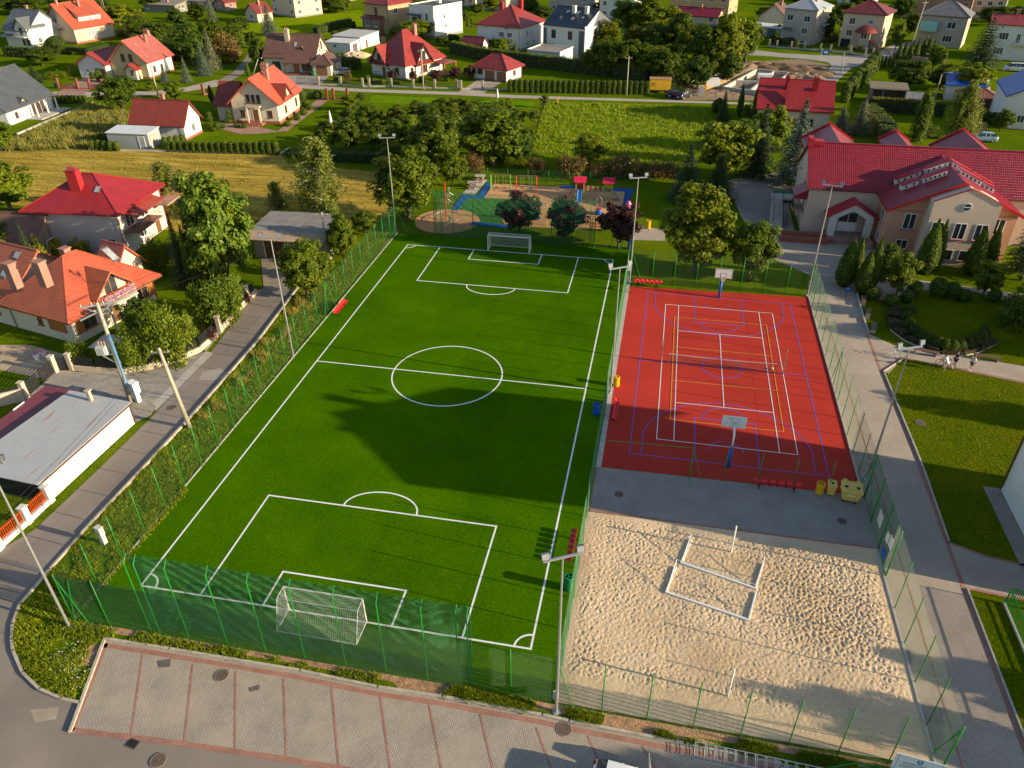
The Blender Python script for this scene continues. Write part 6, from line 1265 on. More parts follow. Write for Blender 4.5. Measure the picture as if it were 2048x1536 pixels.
def proto(k):
    if k in PROTO: return PROTO[k]
    base, _, v = k.partition(':'); s = int(v or 1)
    P_ = {
     'maple': lambda: (9.0, 7.0, tree_broad(10+s, LM['maple'], 9, 7.0, .2, 160, 82, .38, .03)),
     'lime': lambda: (8.0, 6.0, tree_broad(20+s, LM['lime'], 8, 6.0, .18, 125, 70, .38, .06)),
     'dark': lambda: (9.0, 7.0, tree_broad(30+s, LM['dark'], 9, 7.0, .2, 135, 74, .40, .03)),
     'green': lambda: (7.0, 6.0, tree_broad(40+s, LM['maple'], 7, 6.0, .16, 100, 62, .38, .04)),
     'young': lambda: (5.5, 3.4, tree_broad(50+s, LM['birch'], 5.5, 3.4, .09, 48, 55, .26, .16, .45)),
     'fruit': lambda: (4.2, 3.6, tree_broad(60+s, LM['maple'], 4.2, 3.6, .10, 60, 60, .30, .08, .35)),
     'plum': lambda: (4.8, 4.6, tree_broad(70+s, LM['plum'], 4.8, 4.6, .11, 95, 66, .28, .12, .38)),
     'spruce': lambda: (13.0, 5.8, tree_conifer(80+s, LM['spruce'], 13, 6.4, .42, .04, 1.25, .4, .85)),
     'blue': lambda: (10.0, 5.2, tree_conifer(90+s, LM['blue'], 10, 5.6, .36, .05, 1.3, .3, .85)),
     'pine': lambda: (13.0, 8.0, tree_conifer(100+s, LM['spruce'], 13, 8.0, .46, .14, .75, .15, .6)),
          'mass': lambda: (12.0, 8.0, tree_broad(15+s, LM['juni'], 12, 8.0, .2, 210, 80, .42, .02, .6, .2)),
     'birch': lambda: (13.0, 5.0, tree_birch(120+s, LM['birch'], 13, 5.4, None, .27, 105, 1.1)),
     'willow': lambda: (11.0, 6.0, tree_birch(130+s, LM['birch'], 11, 6.0, BARK, .26, 90, 1.5)),
     'weep': lambda: (8.0, 3.0, tree_birch(140+s, LM['dark'], 8, 3.0, BARK, .28, 60, 1.6)),
     'thuja': lambda: (6.0, 1.9, solid(150+s, LM['thuja'], ogive(1.75, .22, 1.05), 6, .15, 4800, .86, None, .09)),
     'thujas': lambda: (2.2, .95, solid(160+s, LM['thuja'], clipp(.95), 2.2, .15, 800)),
     'ball': lambda: (1.3, 1.4, solid(170+s, LM['thuja'], ballp(1.4), 1.3, .13, 900)),
     'darkball': lambda: (1.7, 1.8, solid(175+s, LM['dark'], ballp(1.8), 1.7, .15, 900)),
     'dome': lambda: (2.2, 2.2, solid(180+s, LM['dark'], ogive(2.2, .35, .7), 2.2, .18, 1000)),
     'gold': lambda: (3.2, 2.0, shrub(190+s, LM['gold'], 3.2, 2.0, 24, 55, .22)),
     'shrub': lambda: (2.4, 3.0, shrub(200+s, LM['dark'], 2.4, 3.0)),
     'lshrub': lambda: (2.4, 3.0, shrub(210+s, LM['maple'], 2.4, 3.0)),
     'brown': lambda: (3.0, 4.0, shrub(220+s, LM['brown'], 3.0, 4.0, 36, 60, .24)),
     'juniper': lambda: (3.0, 5.0, shrub(230+s, LM['juni'], 3.0, 5.0, 60, 60, .22, 1.0)),
     'plumbush': lambda: (1.4, 1.6, shrub(240+s, LM['plum'], 1.4, 1.6, 16, 50, .16)),
    }[base](); PROTO[k] = P_; return P_
SPLIT = ('thuja','thujas','ball','darkball','dome','gold','shrub','lshrub','brown','juniper','plumbush')
NAMES = dict(maple='maple_tree', lime='leafy_tree', dark='leafy_tree', green='leafy_tree', young='young_tree', fruit='fruit_tree', plum='plum_tree', spruce='spruce_tree', mass='leafy_tree', blue='blue_spruce', pine='pine_tree', cedar='conifer_tree', birch='birch_tree', willow='willow_tree', weep='weeping_tree', thuja='thuja_tree', thujas='hedge_thuja', ball='clipped_ball', darkball='clipped_ball', dome='clipped_dome', gold='golden_shrub', shrub='shrub', lshrub='shrub', brown='brown_shrub', juniper='juniper', plumbush='purple_shrub')
rt = random.Random(77)
def plant_at(kind, xy, h, w_, label, group=None, rz=None):
    H0, W0, (tm, cm) = proto(kind); b = kind.split(':')[0]; name = NAMES[b]
    t = thing(name, label, 'tree' if b not in SPLIT else ('shrub' if b not in ('thuja','thujas') else 'thuja'), xy, rt.uniform(0, 2*PI) if rz is None else rz, group)
    s_ = b in SPLIT; sc = (w_/W0, w_/W0, h/H0)
    link_mesh('stems' if s_ else 'trunk', tm, t, sc=sc); link_mesh('foliage' if s_ else 'crown', cm, t, sc=sc); return t
def tree(kind, bx, by, topy, wpx, label, group=None):
    g = G(bx, by); h = height_from((bx, by), topy); wpx *= 1.18 if kind.split(':')[0] in ('maple','lime','dark','green','fruit','plum','birch') else 1.0; return plant_at(kind, (g.x, g.y), h, wpx/scale_at(g), label, group)
# --- around court and playground
tree('maple:1', 1387, 545, 368, 150, 'big broad maple with sunlit yellow green crown beyond the red court')
tree('maple:2', 1495, 560, 430, 96, 'smaller maple standing between the school yard and the far court fence')
tree('plum:1', 1038, 478, 376, 88, 'dark purple plum tree behind the far ball net, farthest from the floodlight')
tree('plum:2', 1132, 482, 390, 92, 'dark plum tree at the playground edge, the middle of three')
tree('plum:3', 1236, 496, 398, 92, 'deep purple plum tree beside the far floodlight mast')
tree('spruce:1', 1372, 400, 285, 84, 'dark shaded spruce behind the big maple, left of two')
tree('spruce:2', 1432, 398, 305, 84, 'dark shaded spruce behind the big maple, right of two')
tree('lime:1', 1440, 358, 228, 118, 'bright yellow green tree between the meadow and the car park')
tree('lime:2', 1535, 305, 205, 84, 'bushy yellow green tree between the dark spruce and the crimson ribbed roof')
tree('spruce:1', 1512, 352, 205, 78, 'tall dark spruce beside the yellow green tree')
tree('blue:1', 1582, 368, 196, 100, 'tall blue green spruce at the left end of the school roof')
tree('spruce:2', 1546, 300, 215, 50, 'dark spruce in front of the crimson ribbed roof')
tree('blue:2', 1678, 268, 212, 58, 'blue spruce beside the crimson ribbed roof, left of two')
tree('blue:1', 1716, 268, 192, 54, 'taller blue spruce beside the crimson ribbed roof, right of two')
tree('dark:1', 1480, 330, 222, 60, 'dark leafy tree behind the bright yellow green tree')
tree('spruce:1', 1445, 240, 180, 34, 'small dark spruce at the left gable of the crimson ribbed roof')
tree('thuja:1', 1478, 232, 165, 14, 'slim thuja by the left gable of the crimson ribbed roof, left of two')
tree('thuja:2', 1510, 222, 160, 13, 'slim thuja by the left gable of the crimson ribbed roof, right of two')
tree('shrub:2', 1498, 240, 200, 36, 'loose dark shrub between the two slim thujas')
tree('dome:1', 1436, 225, 196, 30, 'dark clipped hedge block at the end of the meadow')
# --- school front
for i, (bx, by, ty, w_, lb_) in enumerate(((1686,572,474,42,'tall thuja column left of the school steps, nearest the parked bicycle'),(1705,562,470,26,'slimmer thuja column close behind the one left of the steps'),(1722,585,500,38,'stout thuja column in the right pair before the school steps'),(1737,580,474,30,'taller thuja column in the right pair before the school steps'),(1846,546,438,44,'thuja column left of the front gable windows'),(1864,540,438,30,'narrow thuja touching the left side of the front gable'),(1940,550,452,42,'thuja column right of the front gable windows'),(1968,546,448,32,'narrow thuja at the orange wall right of the front gable'))):
    tree('thuja:%d' % (i % 3+1), bx, by, ty, w_, lb_)
tree('green:1', 1792, 590, 500, 58, 'round leafy tree on the bed before the school wing'); tree('green:2', 1965, 592, 515, 58, 'round leafy tree before the right end of the school')
tree('weep:1', 1765, 555, 485, 60, 'weeping shrub tree in the corner of the school wing'); tree('pine:1', 2040, 560, 425, 105, 'dark spreading conifer at the right edge before the school')
tree('shrub:1', 2040, 650, 570, 100, 'big dark shrub in the shade at the right edge of the lawn'); tree('shrub:2', 2085, 610, 540, 90, 'dark shrub cut by the right edge beside the school path')
for bx, by, ty, w_, lb_ in ((1826,592,562,28,'clipped dark green bush in the bed, leftmost of the row'),(1872,592,556,34,'larger clipped bush with pale top in the flower bed'),(1900,596,565,32,'clipped bush right of the pale topped one'),(1812,605,580,24,'small bright bush under the round tree'),(1745,597,575,30,'low bush at the foot of the thujas'),(1985,602,578,26,'small clipped bush at the right end of the bed'),(1780,610,590,30,'spreading dark plant at the lawn edge'),(1925,600,580,30,'low round plant between two clipped bushes')):
    tree('ball:1' if w_ > 30 else 'ball:2', bx, by, ty, w_, lb_)
def dist_hedge(name, pts, wd, h, label, m, n, sz=.16, cat='hedge', top=None, group=None, wob=.12):
    pts = [Vector((p[0], p[1], 0)) for p in pts]; t = thing(name, label, cat, pts[0], 0, group); o = pts[0]; L = Leaves(len(pts)*7+int(h*10)); r = L.r; cb = MB(); seg = [(a, b, (b-a).length) for a, b in zip(pts, pts[1:])]; tot = sum(q[2] for q in seg)
    for a, b, l in seg:
        d = (b-a)/l; nr = Vector((-d.y, d.x, 0)); e = d*wd*.2; q = wd/2*.84
        cb.prism([(a-o-nr*q-e)[:2], (b-o-nr*q+e)[:2], (b-o+nr*q+e)[:2], (a-o+nr*q-e)[:2]], 0, h*.93)
        for k in range(int(n*l/tot)):
            u = r.uniform(-.1, l+.1); f = r.random(); per = 2*h+wd; s_ = f*per; wv = 1+wob*noise.noise((a.x+d.x*u*.8, a.y+d.y*u*.8, s_*.6))
            if s_ < h: p = a+d*u-nr*wd/2*wv+Vector((0,0,s_)); nn = -nr
            elif s_ < h+wd: p = a+d*u+nr*(s_-h-wd/2)+Vector((0,0,h*wv)); nn = Vector((0,0,1))
            else: p = a+d*u+nr*wd/2*wv+Vector((0,0,s_-h-wd)); nn = nr
            L.leaf(p-o, nn, sz)
    cb.build('stems', CORE, t); link_mesh('foliage', L.mesh('foliage', m), t)
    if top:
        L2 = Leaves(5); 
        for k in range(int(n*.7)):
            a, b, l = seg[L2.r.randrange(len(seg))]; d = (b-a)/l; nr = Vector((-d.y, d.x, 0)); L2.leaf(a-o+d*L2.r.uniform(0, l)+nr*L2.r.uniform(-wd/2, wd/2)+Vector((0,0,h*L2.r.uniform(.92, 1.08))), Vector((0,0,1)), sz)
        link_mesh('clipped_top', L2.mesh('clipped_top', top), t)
    return t
# crescent of thujas with a low hedge around it
cre = [(1818,622),(1812,636),(1816,650),(1828,662),(1843,672),(1858,680),(1873,687),(1888,692),(1903,694),(1918,692),(1932,688),(1946,682),(1958,674),(1966,664)]
for i, q in enumerate(cre):
    tree('dome:2', q[0], q[1]+8, q[1]-14, 26, 'round thuja in the crescent row on the shaded school lawn', 'crescent of thujas on the school lawn')
dist_hedge('crescent_hedge', px((1796,622),(1788,640),(1794,658),(1815,674),(1845,688),(1880,702),(1915,704),(1950,696),(1978,684)), 1.6, .45, 'low olive hedge curving round the crescent of thujas', LM['brown'], 2600, .13)
structure('crescent_kerb', MB().wall_strip(px((1788,615),(1776,640),(1782,662),(1808,682),(1845,698),(1880,712),(1918,714),(1955,707),(1990,690)), .10, 0, .12), CONC)
# --- centre: behind the playground
tree('maple:2', 818, 440, 292, 128, 'large yellowish tree at the corner of the pitch beside the hay field'); tree('dark:1', 872, 350, 210, 120, 'big dark green tree behind the round play pad'); tree('maple:1', 905, 372, 292, 64, 'leafy tree joining the dark tree to the playground lawn')
tree('green:2', 985, 330, 205, 130, 'wide leafy tree behind the picnic tables'); tree('dark:2', 1035, 326, 268, 56, 'leafy tree right of the wide tree by the meadow edge'); tree('lime:1', 940, 300, 232, 70, 'light leafy tree above the picnic tables')
tree('brown:1', 1140, 352, 298, 62, 'brown leaved shrub at the meadow edge, left of two'); tree('brown:2', 1246, 350, 300, 78, 'brown leaved shrub at the meadow edge, right of two'); tree('brown:1', 950, 342, 290, 38, 'rusty red shrub behind the picnic tables'); tree('brown:2', 1195, 352, 318, 40, 'low brown shrub between the two larger ones'); tree('brown:1', 1330, 350, 318, 60, 'brownish shrub in the shade before the dark spruces'); tree('brown:2', 1075, 348, 310, 40, 'low brown shrub behind the playground fence'); tree('brown:2', 1290, 352, 322, 50, 'shaded brown shrub near the floodlight top')
tree('lime:2', 1178, 330, 262, 70, 'green leafy tree between the brown shrubs and the meadow'); tree('young:1', 1155, 384, 336, 16, 'spindly sapling by the playground fence'); tree('young:2', 1068, 256, 212, 36, 'young loose tree at the left edge of the meadow'); tree('young:1', 1088, 216, 185, 28, 'young loose tree by the far road at the meadow corner'); tree('young:2', 1050, 290, 250, 34, 'young tree left of the meadow path')
for i, (bx, by, ty, w_) in enumerate(((700,218,196,34),(735,236,212,40),(765,252,224,40),(800,240,214,44),(842,232,208,48),(890,228,200,52),(930,232,202,50),(968,238,205,50),(720,262,238,44),(752,270,244,44),(786,268,240,44),(828,262,232,44),(662,280,252,34),(690,262,238,30),(1008,228,205,44),(1035,250,222,40))):
    tree('fruit:%d' % (i % 3+1), bx, by+3, ty-9, w_, 'small fruit tree in the orchard between far road and hay field', 'orchard trees')
for i, (bx, by, ty, w_) in enumerate(((770,300,248,70),(815,296,226,70),(860,262,205,70),(905,262,205,70),(945,262,204,70),(985,262,205,66),(1015,285,214,60),(1000,318,250,66),(960,320,248,60),(740,300,258,56),(1045,300,252,50),(785,330,282,56))):
    tree(('green:1','lime:2','dark:3','maple:2')[i % 4], bx, by, ty, w_, 'leafy tree in the dense garden belt above the playground', 'dense garden belt')
for i, (bx, by, ty, w_) in enumerate(((790,236,214,44),(830,226,206,40),(870,226,204,42),(915,226,206,40),(955,226,206,44),(1000,240,216,40),(720,240,220,34),(705,262,242,32),(745,250,228,36),(900,330,300,40),(1030,335,308,44),(1060,330,306,36))):
    tree('lshrub:%d' % (1+i % 2), bx, by, ty, w_, 'leafy shrub in the dense garden belt above the playground', 'shrubs of the garden belt')
tree('dark:2', 700, 300, 235, 60, 'dark leafy tree at the left end of the orchard'); tree('young:1', 667, 300, 262, 20, 'slim yellowish young tree by the orchard hedge')
for i, bx in enumerate((650,672,694,716,738,760,782,800)):
    tree('dome:%d' % (1+i % 2), bx, 316-i*.2, 290, 24, 'dark clipped bush in the row along the hay field', 'dark bushes along the hay field')
dist_hedge('hedge', px((655,322),(760,326),(800,322)), 1.6, 1.6, 'low dark hedge along the shaded edge of the hay field', LM['dark'], 1500, .22)
for i, (bx, by, s_) in enumerate(((723,196,20),(714,206,20),(705,214,20),(697,224,20),(688,233,20),(678,242,19),(668,251,20),(658,259,20),(640,270,22),(632,280,22),(646,255,22),(625,289,24),(612,298,24),(600,303,24),(590,310,22),(580,307,18))):
    tree('dome:%d' % (1+i % 2), bx, by+4, by-s_*.55, s_, 'dome shaped clipped shrub in the diagonal row beside the orchard', 'diagonal row of clipped domes')
# thuja row along the hay field edge
for i in range(18): 
    x = 340+i*12.6; tree('thujas:%d' % (1+i % 3), x, 303+i*.35, 283, 12.4, 'clipped thuja in the row along the hay field', 'thuja row along the hay field')
for i, (x, y) in enumerate(((188,298),(200,298),(212,299),(224,300),(236,300),(192,288),(204,285),(216,281),(228,277))): tree('ball:%d' % (1+i % 2), x, y+2, y-18, 13, 'bulging clipped thuja beside the grey metal shed', 'clipped thujas by the grey shed')
for i, x in enumerate((338,350,362,374)): tree('ball:%d' % (1+i % 2), x-6, 296-i*2, 274-i*2, 13, 'bulging clipped thuja between the shed and the garage gable', 'clipped thujas right of the grey shed')
structure('plot_kerb', MB().wall_strip(px((178,300),(560,309),(580,298)), .15, 0, .3), CONC)
# tall hedge of thujas along the far road
for i in range(26):
    x = 1021+i*10.9; tree('thujas:%d' % (1+i % 3), x, 184+i*.16, 158+i*.16, 11.4, 'tall clipped thuja in the long hedge on the far road', 'thuja hedge on the far road')
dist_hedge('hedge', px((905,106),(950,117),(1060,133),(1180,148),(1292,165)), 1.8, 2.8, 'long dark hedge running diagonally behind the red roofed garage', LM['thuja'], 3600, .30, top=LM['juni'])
for i in range(8): tree('thujas:%d' % (1+i % 3), 112+i*8.6, 207-i*.3, 190, 8, 'small dark thuja behind the white bungalow terrace', 'small thujas by the bungalow')
# --- left side
tree('lime:2', 22, 420, 318, 110, 'big bright leafy tree at the left edge of the hay field'); tree('lime:1', 4, 300, 238, 60, 'leafy tree cut by the left edge beside the rough plot')
tree('birch:2', 345, 432, 322, 66, 'birch behind the crimson roofed house'); tree('mass:1', 458, 568, 308, 150, 'large bright bushy conifer at the bend of the narrow road'); tree('mass:2', 420, 520, 372, 76, 'bushy conifer behind the large bright one, on the house side'); tree('birch:1', 650, 455, 272, 104, 'tall pale birch beside the flat roofed outbuilding'); tree('birch:2', 560, 430, 362, 44, 'small light birch between the hay field and the outbuilding')
tree('maple:2', 616, 600, 468, 100, 'round bright leafy tree in front of the outbuilding'); tree('maple:1', 690, 528, 425, 66, 'leafy tree leaning over the corner of the outbuilding'); tree('green:1', 730, 470, 420, 50, 'shrubby tree along the pitch fence by the hay field'); tree('lime:1', 650, 560, 500, 40, 'light bushy tree beside the round one at the lane end')
tree('spruce:2', 372, 570, 425, 56, 'dark conifer column behind the cream house, left of three'); tree('thuja:1', 390, 575, 450, 26, 'dark thuja column behind the cream house, middle of three'); tree('thuja:2', 408, 578, 462, 28, 'dark thuja column behind the cream house, right of three'); tree('juniper:2', 325, 545, 465, 56, 'bright conifer shrub below the balcony of the crimson roofed house')
tree('juniper:1', 447, 642, 545, 100, 'large feathery juniper along the iron fence, the farther one'); tree('juniper:2', 350, 718, 610, 96, 'large feathery juniper on the fence corner, the right one'); tree('dark:3', 298, 690, 600, 96, 'wide smooth green bush in front of the cream house'); tree('juniper:1', 275, 735, 655, 70, 'juniper in front of the dense green bush'); tree('lshrub:1', 162, 728, 668, 44, 'leafy shrub at the corner window of the cream house'); tree('thujas:1', 318, 706, 668, 20, 'small pointed thuja inside the iron fence')
for bx, by, ty, w_, lb_ in ((490,608,575,30,'purple leaved bush on the wall of the narrow road, farthest'),(462,634,600,36,'purple leaved bush on the wall of the narrow road, middle'),(420,680,648,32,'purple leaved bush on the wall by the letter box')): tree('plumbush:1', bx, by, ty, w_, lb_)
for i, (bx, by, ty, w_) in enumerate(((12,540,452,36),(40,545,470,30),(85,540,450,44),(125,525,462,26),(158,520,460,36),(180,518,468,26),(205,498,472,22),(64,560,505,36))): tree('gold:%d' % (1+i % 2), bx, by, ty, w_, 'golden evergreen shrub in the row behind the terracotta roofs', 'golden shrubs behind the terracotta house')
tree('spruce:1', 72, 545, 440, 34, 'young spruce among the golden shrubs'); tree('dark:2', 18, 520, 440, 60, 'shady tree behind the golden shrubs at the left edge')
# --- upper left gardens
tree('dark:1', 246, 225, 142, 80, 'big dark tree beside the far road near the red tiled outbuilding'); tree('lime:1', 352, 200, 158, 38, 'round bright tree by the far road'); tree('lime:2', 305, 182, 160, 26, 'small round tree by the far road beside the pole')
tree('dark:2', 86, 130, 92, 70, 'rounded tree behind the bungalow lawn'); tree('spruce:1', 72, 165, 128, 40, 'small conifer by the bungalow roof'); tree('lshrub:1', 112, 156, 138, 40, 'spreading shrub on the lawn before the carport'); tree('ball:1', 186, 158, 143, 10, 'pale green cone shaped shrub before the carport, left of three'); tree('ball:2', 200, 163, 140, 14, 'pale green cone shaped shrub before the carport, middle of three'); tree('ball:1', 218, 165, 146, 12, 'pale green cone shaped shrub before the carport, right of three')
tree('blue:1', 410, 150, 82, 40, 'blue spruce on the verge of the lane, left of two'); tree('blue:2', 427, 140, 58, 44, 'blue spruce on the verge of the lane, right of two'); tree('blue:2', 375, 165, 112, 28, 'small blue spruce on the lawn of the pale red roofed house'); tree('blue:1', 331, 165, 130, 26, 'little blue spruce at the corner of the pale red roofed house')
for i, (k, bx, by, ty, w_) in enumerate((('dark:1',285,80,25,60),('dark:2',320,95,40,70),('brown:1',345,120,60,80),('dark:1',385,130,38,80),('dark:3',430,120,35,60),('brown:2',455,125,50,60),('dark:2',470,110,40,60),('lime:1',240,52,4,60),('dark:1',210,44,-5,50),('dark:2',180,40,-10,60),('dark:1',30,26,-14,70),('dark:3',70,30,-8,60),('dark:2',130,20,-14,60),('lime:2',275,45,12,34),('dark:1',360,60,10,44),('dark:3',395,40,5,40),('fruit:1',355,44,22,26),('dark:1',480,70,30,40),('dark:2',310,20,-14,50),('brown:1',255,72,50,40))):
    tree(k, bx, by, ty, w_, 'leafy tree in the dense grove of the upper left', 'grove in the upper left')
for i, (bx, by, ty, w_) in enumerate(((66,86,68,34),(100,98,76,40),(135,106,90,34),(160,108,92,30),(190,102,86,34))): tree('lshrub:%d' % (1+i % 2), bx, by, ty, w_, 'garden shrub between the orange roofed house and the carport', 'garden shrubs in the upper left')
dist_hedge('hedge', px((15,112),(58,114),(105,118)), 1.6, 2.4, 'straight clipped hedge behind the bungalow lawn', LM['thuja'], 1200, .3); dist_hedge('hedge', px((140,108),(175,110),(215,100)), 1.4, 1.8, 'clipped hedge behind the carport garden', LM['dark'], 1200, .3); tree('darkball:1', 115, 100, 72, 36, 'big round clipped bush in front of the beige gable')
tree('gold:1', 193, 100, 84, 40, 'golden flowering shrub at the beige house')
tree('blue:2', 540, 70, 8, 44, 'tall spruce at the left of the brown roofed house'); tree('blue:1', 425, 42, -4, 28, 'pale spruce among the roofs at the top left'); tree('thuja:1', 497, 152, 122, 9, 'slim thuja beside the lane'); tree('dark:1', 520, 140, 68, 36, 'dark trees left of the brown roofed house'); tree('dark:3', 505, 96, 62, 34, 'dark tree by the lane bend')
for i, (bx, by, ty, w_) in enumerate(((615,24,-16,50),(645,22,-12,50),(672,26,-10,46),(690,24,-4,36),(598,20,-20,40))): tree(('lime:1','dark:1','dark:2')[i % 3], bx, by, ty, w_, 'leafy tree above the far green field', 'trees above the far green field')
dist_hedge('hedge', px((633,70),(665,60),(700,52)), 1.8, 2.2, 'curving clipped hedge between the far green field and the sheds', LM['dark'], 1300, .32); tree('ball:2', 672, 80, 62, 18, 'round bush beside the larger flat roofed shed'); tree('dark:1', 706, 62, 40, 18, 'small round tree by the tan house')
tree('lime:2', 830, 80, 36, 80, 'bright leafy tree between the tan house and the tall red roof'); tree('lime:1', 792, 80, 55, 30, 'leafy bush left of the bright tree'); 
for i, (bx, by, ty, w_) in enumerate(((690,138,112,12),(700,138,113,12),(710,137,113,12),(676,120,108,14),(718,138,116,12))): tree('thujas:%d' % (1+i % 3), bx, by, ty, w_, 'dark thuja behind the garage wing of the brown roofed house', 'thujas behind the brown roofed house')
tree('brown:1', 697, 165, 134, 16, 'rusty brown conifer shrub at the fence of the brown roofed house'); tree('plumbush:1', 672, 162, 150, 12, 'dark purple bush beside the silver car')
for bx, by, ty, w_, lb_ in ((786,164,136,22,'dark purple round tree at the front wall of the two gabled house, leftmost'),(827,166,138,18,'dark round tree between the front windows and pole'),(873,165,138,24,'dark purple round tree right of the pole'),(911,162,132,28,'largest dark purple round tree, left of the double garage'),(940,158,130,24,'dark purple round tree nearest the double garage')): tree('plum:%d' % (1+len(lb_) % 3), bx, by, ty, w_, lb_)
for i, (bx, by, ty, w_) in enumerate(((735,162,150,14),(748,165,156,14),(765,168,158,16),(775,166,154,14),(800,168,162,14),(850,166,158,12),(895,162,150,14),(842,164,152,10))): tree('ball:%d' % (1+i % 2), bx, by, ty, w_, 'small garden bush before the two gabled red roofed house', 'garden bushes by the two gabled house')
for i, (bx, by, ty, w_) in enumerate(((885,92,70,30),(905,88,66,34),(920,100,82,26),(1005,112,72,40),(985,100,76,26),(1030,112,86,14))): tree(('dark:1','dark:2','thuja:1','lime:1','lime:2','thuja:2')[i], bx, by, ty, w_, ('dark bush at the foot of the white cube house','second dark bush at the foot of the white cube house','thuja between cube house and white shed','yellow green tree in front of the crimson hipped house','lighter tree beside the yellow green one','dark thuja at the corner of the crimson hipped house')[i])
# --- the wood in the top middle
for i, (k, bx, by, ty, w_) in enumerate((('dark:1',1250,70,-8,70),('maple:1',1290,75,-14,80),('lime:2',1330,90,2,70),('dark:2',1360,110,18,70),('maple:2',1385,125,40,70),('dark:1',1410,150,36,70),('maple:1',1440,150,24,74),('lime:1',1465,140,22,64),('maple:2',1490,125,30,56),('dark:3',1225,90,36,50),('dark:2',1310,110,45,70),('maple:1',1265,105,50,60),('dark:1',1345,150,80,60),('dark:2',1395,180,105,50),('brown:1',1240,150,95,70),('brown:2',1285,155,95,70),('dark:3',1320,165,95,60),('shrub:1',1225,150,115,60),('gold:1',1300,130,98,28),('gold:2',1262,100,78,26),('shrub:2',1350,178,135,50),('shrub:1',1205,148,118,40),('dark:1',1370,180,120,40),('maple:2',1425,140,70,50),('dark:2',1455,165,100,46),('brown:1',1330,170,140,40),('dark:1',1195,148,78,62),('maple:2',1225,152,70,70),('dark:3',1262,155,76,70),('lime:1',1295,158,84,60),('dark:2',1180,140,95,50),('maple:1',1215,110,40,60))):
    tree(k, bx, by, ty, w_, 'tree or bush in the dense wood behind the yellow trailer', 'wood behind the yellow trailer')
for i, (bx, by, ty, w_) in enumerate(((955,30,5,30),(985,22,-8,40),(1085,40,8,40),(1060,20,-10,40),(1205,28,-6,36),(1012,50,22,26),(930,44,18,20),(890,20,-10,30),(942,60,34,10),(937,62,36,9),(1100,70,48,10))): tree(('dark:1','lime:1','dark:2','thuja:1')[i % 4], bx, by, ty, w_, 'garden tree among the houses at the top centre', 'garden trees at the top centre')
# --- upper right
for i, (k, bx, by, ty, w_) in enumerate((('dark:1',1680,60,-5,50),('dark:2',1650,80,20,40),('dark:1',1800,40,-10,50),('dark:3',1820,70,25,40),('brown:1',1665,82,60,26),('dark:1',1985,50,8,60),('dark:2',2030,45,10,50),('dark:1',1530,40,10,40),('dark:2',1548,90,60,18),('lime:1',1556,72,46,16),('dark:1',1590,10,-20,40),('lime:2',1790,100,40,30),('dark:2',1720,14,-12,40),('dark:3',1960,26,-4,40))): tree(k, bx, by, ty, w_, 'leafy tree between the houses of the street at the top right', 'street trees at the top right')
tree('pine:2', 1955, 148, 34, 92, 'large dark cedar like pine before the white red roofed house'); tree('lime:1', 1865, 138, 85, 42, 'yellow green small tree in front of the slate roofed house'); tree('dark:1', 1812, 182, 112, 80, 'full green tree above the old wooden shelter'); tree('dark:3', 1880, 180, 125, 60, 'dark tree between the old shelter and the parked cars'); tree('lime:2', 1938, 195, 122, 66, 'yellow green tree left of the parked cars'); tree('dark:2', 1915, 175, 140, 40, 'dark leafy tree behind the yellow green tree')
tree('willow:1', 1905, 305, 158, 76, 'tall weeping willow behind the school roof'); tree('weep:2', 1832, 282, 178, 34, 'slender weeping conifer before the clipped golden topped hedge'); tree('shrub:1', 1858, 275, 244, 44, 'dark rounded shrub beside the weeping conifer'); tree('dark:2', 2000, 262, 215, 40, 'dark tree beyond the right end of the school roof')
for i, (bx, by) in enumerate(((1688,192),(1698,182),(1706,172),(1714,164),(1722,156),(1730,148),(1738,140),(1746,132))): tree('thujas:%d' % (1+i % 3), bx, by+12, by-30, 19, 'tall clipped thuja in the hedge wall beside the side street', 'thuja wall beside the side street')
for i in range(9): tree('thuja:%d' % (1+i % 3), 1752+i*8, 138-i*.8, 112-i*1.2, 9, 'dark thuja in the row opposite the maroon roofed house', 'dark thujas on the street corner')
for i, (bx, by, ty) in enumerate(((1796,118,84),(1806,118,82),(1818,118,88),(1830,118,76),(1842,116,72),(1852,116,70),(1862,118,76))): tree('thuja:%d' % (1+i % 3), bx, by, ty, 12, 'slim dark thuja beside the slate roofed house', 'thujas beside the slate roofed house')
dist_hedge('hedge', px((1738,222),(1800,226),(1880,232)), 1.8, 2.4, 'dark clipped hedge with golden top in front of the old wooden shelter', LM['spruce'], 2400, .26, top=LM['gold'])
dist_hedge('hedge', px((1732,235),(1748,252),(1768,275),(1775,290)), 2.8, 2.6, 'rounded bright hedge running down to the school from the blue spruces', LM['juni'], 2600, .24); dist_hedge('hedge', px((1940,240),(2000,250),(2060,252)), 1.8, 1.8, 'low dark hedge below the summer house', LM['dark'], 1500, .26); dist_hedge('hedge', px((1932,272),(1948,262),(1960,268)), 1.6, 1.8, 'short rounded hedge beyond the school roof by the willow', LM['juni'], 700, .24)
dist_hedge('hedge', px((1560,90),(1590,86)), 1.2, 1.6, 'short hedge beside the long flat garages', LM['dark'], 400, .3); tree('gold:1', 1700, 100, 84, 12, 'golden shrub at the gate of the beige house, left of two'); tree('gold:2', 1718, 101, 86, 13, 'golden shrub at the gate of the beige house, right of two'); tree('darkball:1', 1590, 97, 78, 12, 'pointed dark bush before the grey house'); tree('gold:1', 1805, 60, 38, 40, 'golden leaved shrub between the maroon and slate roofed houses')
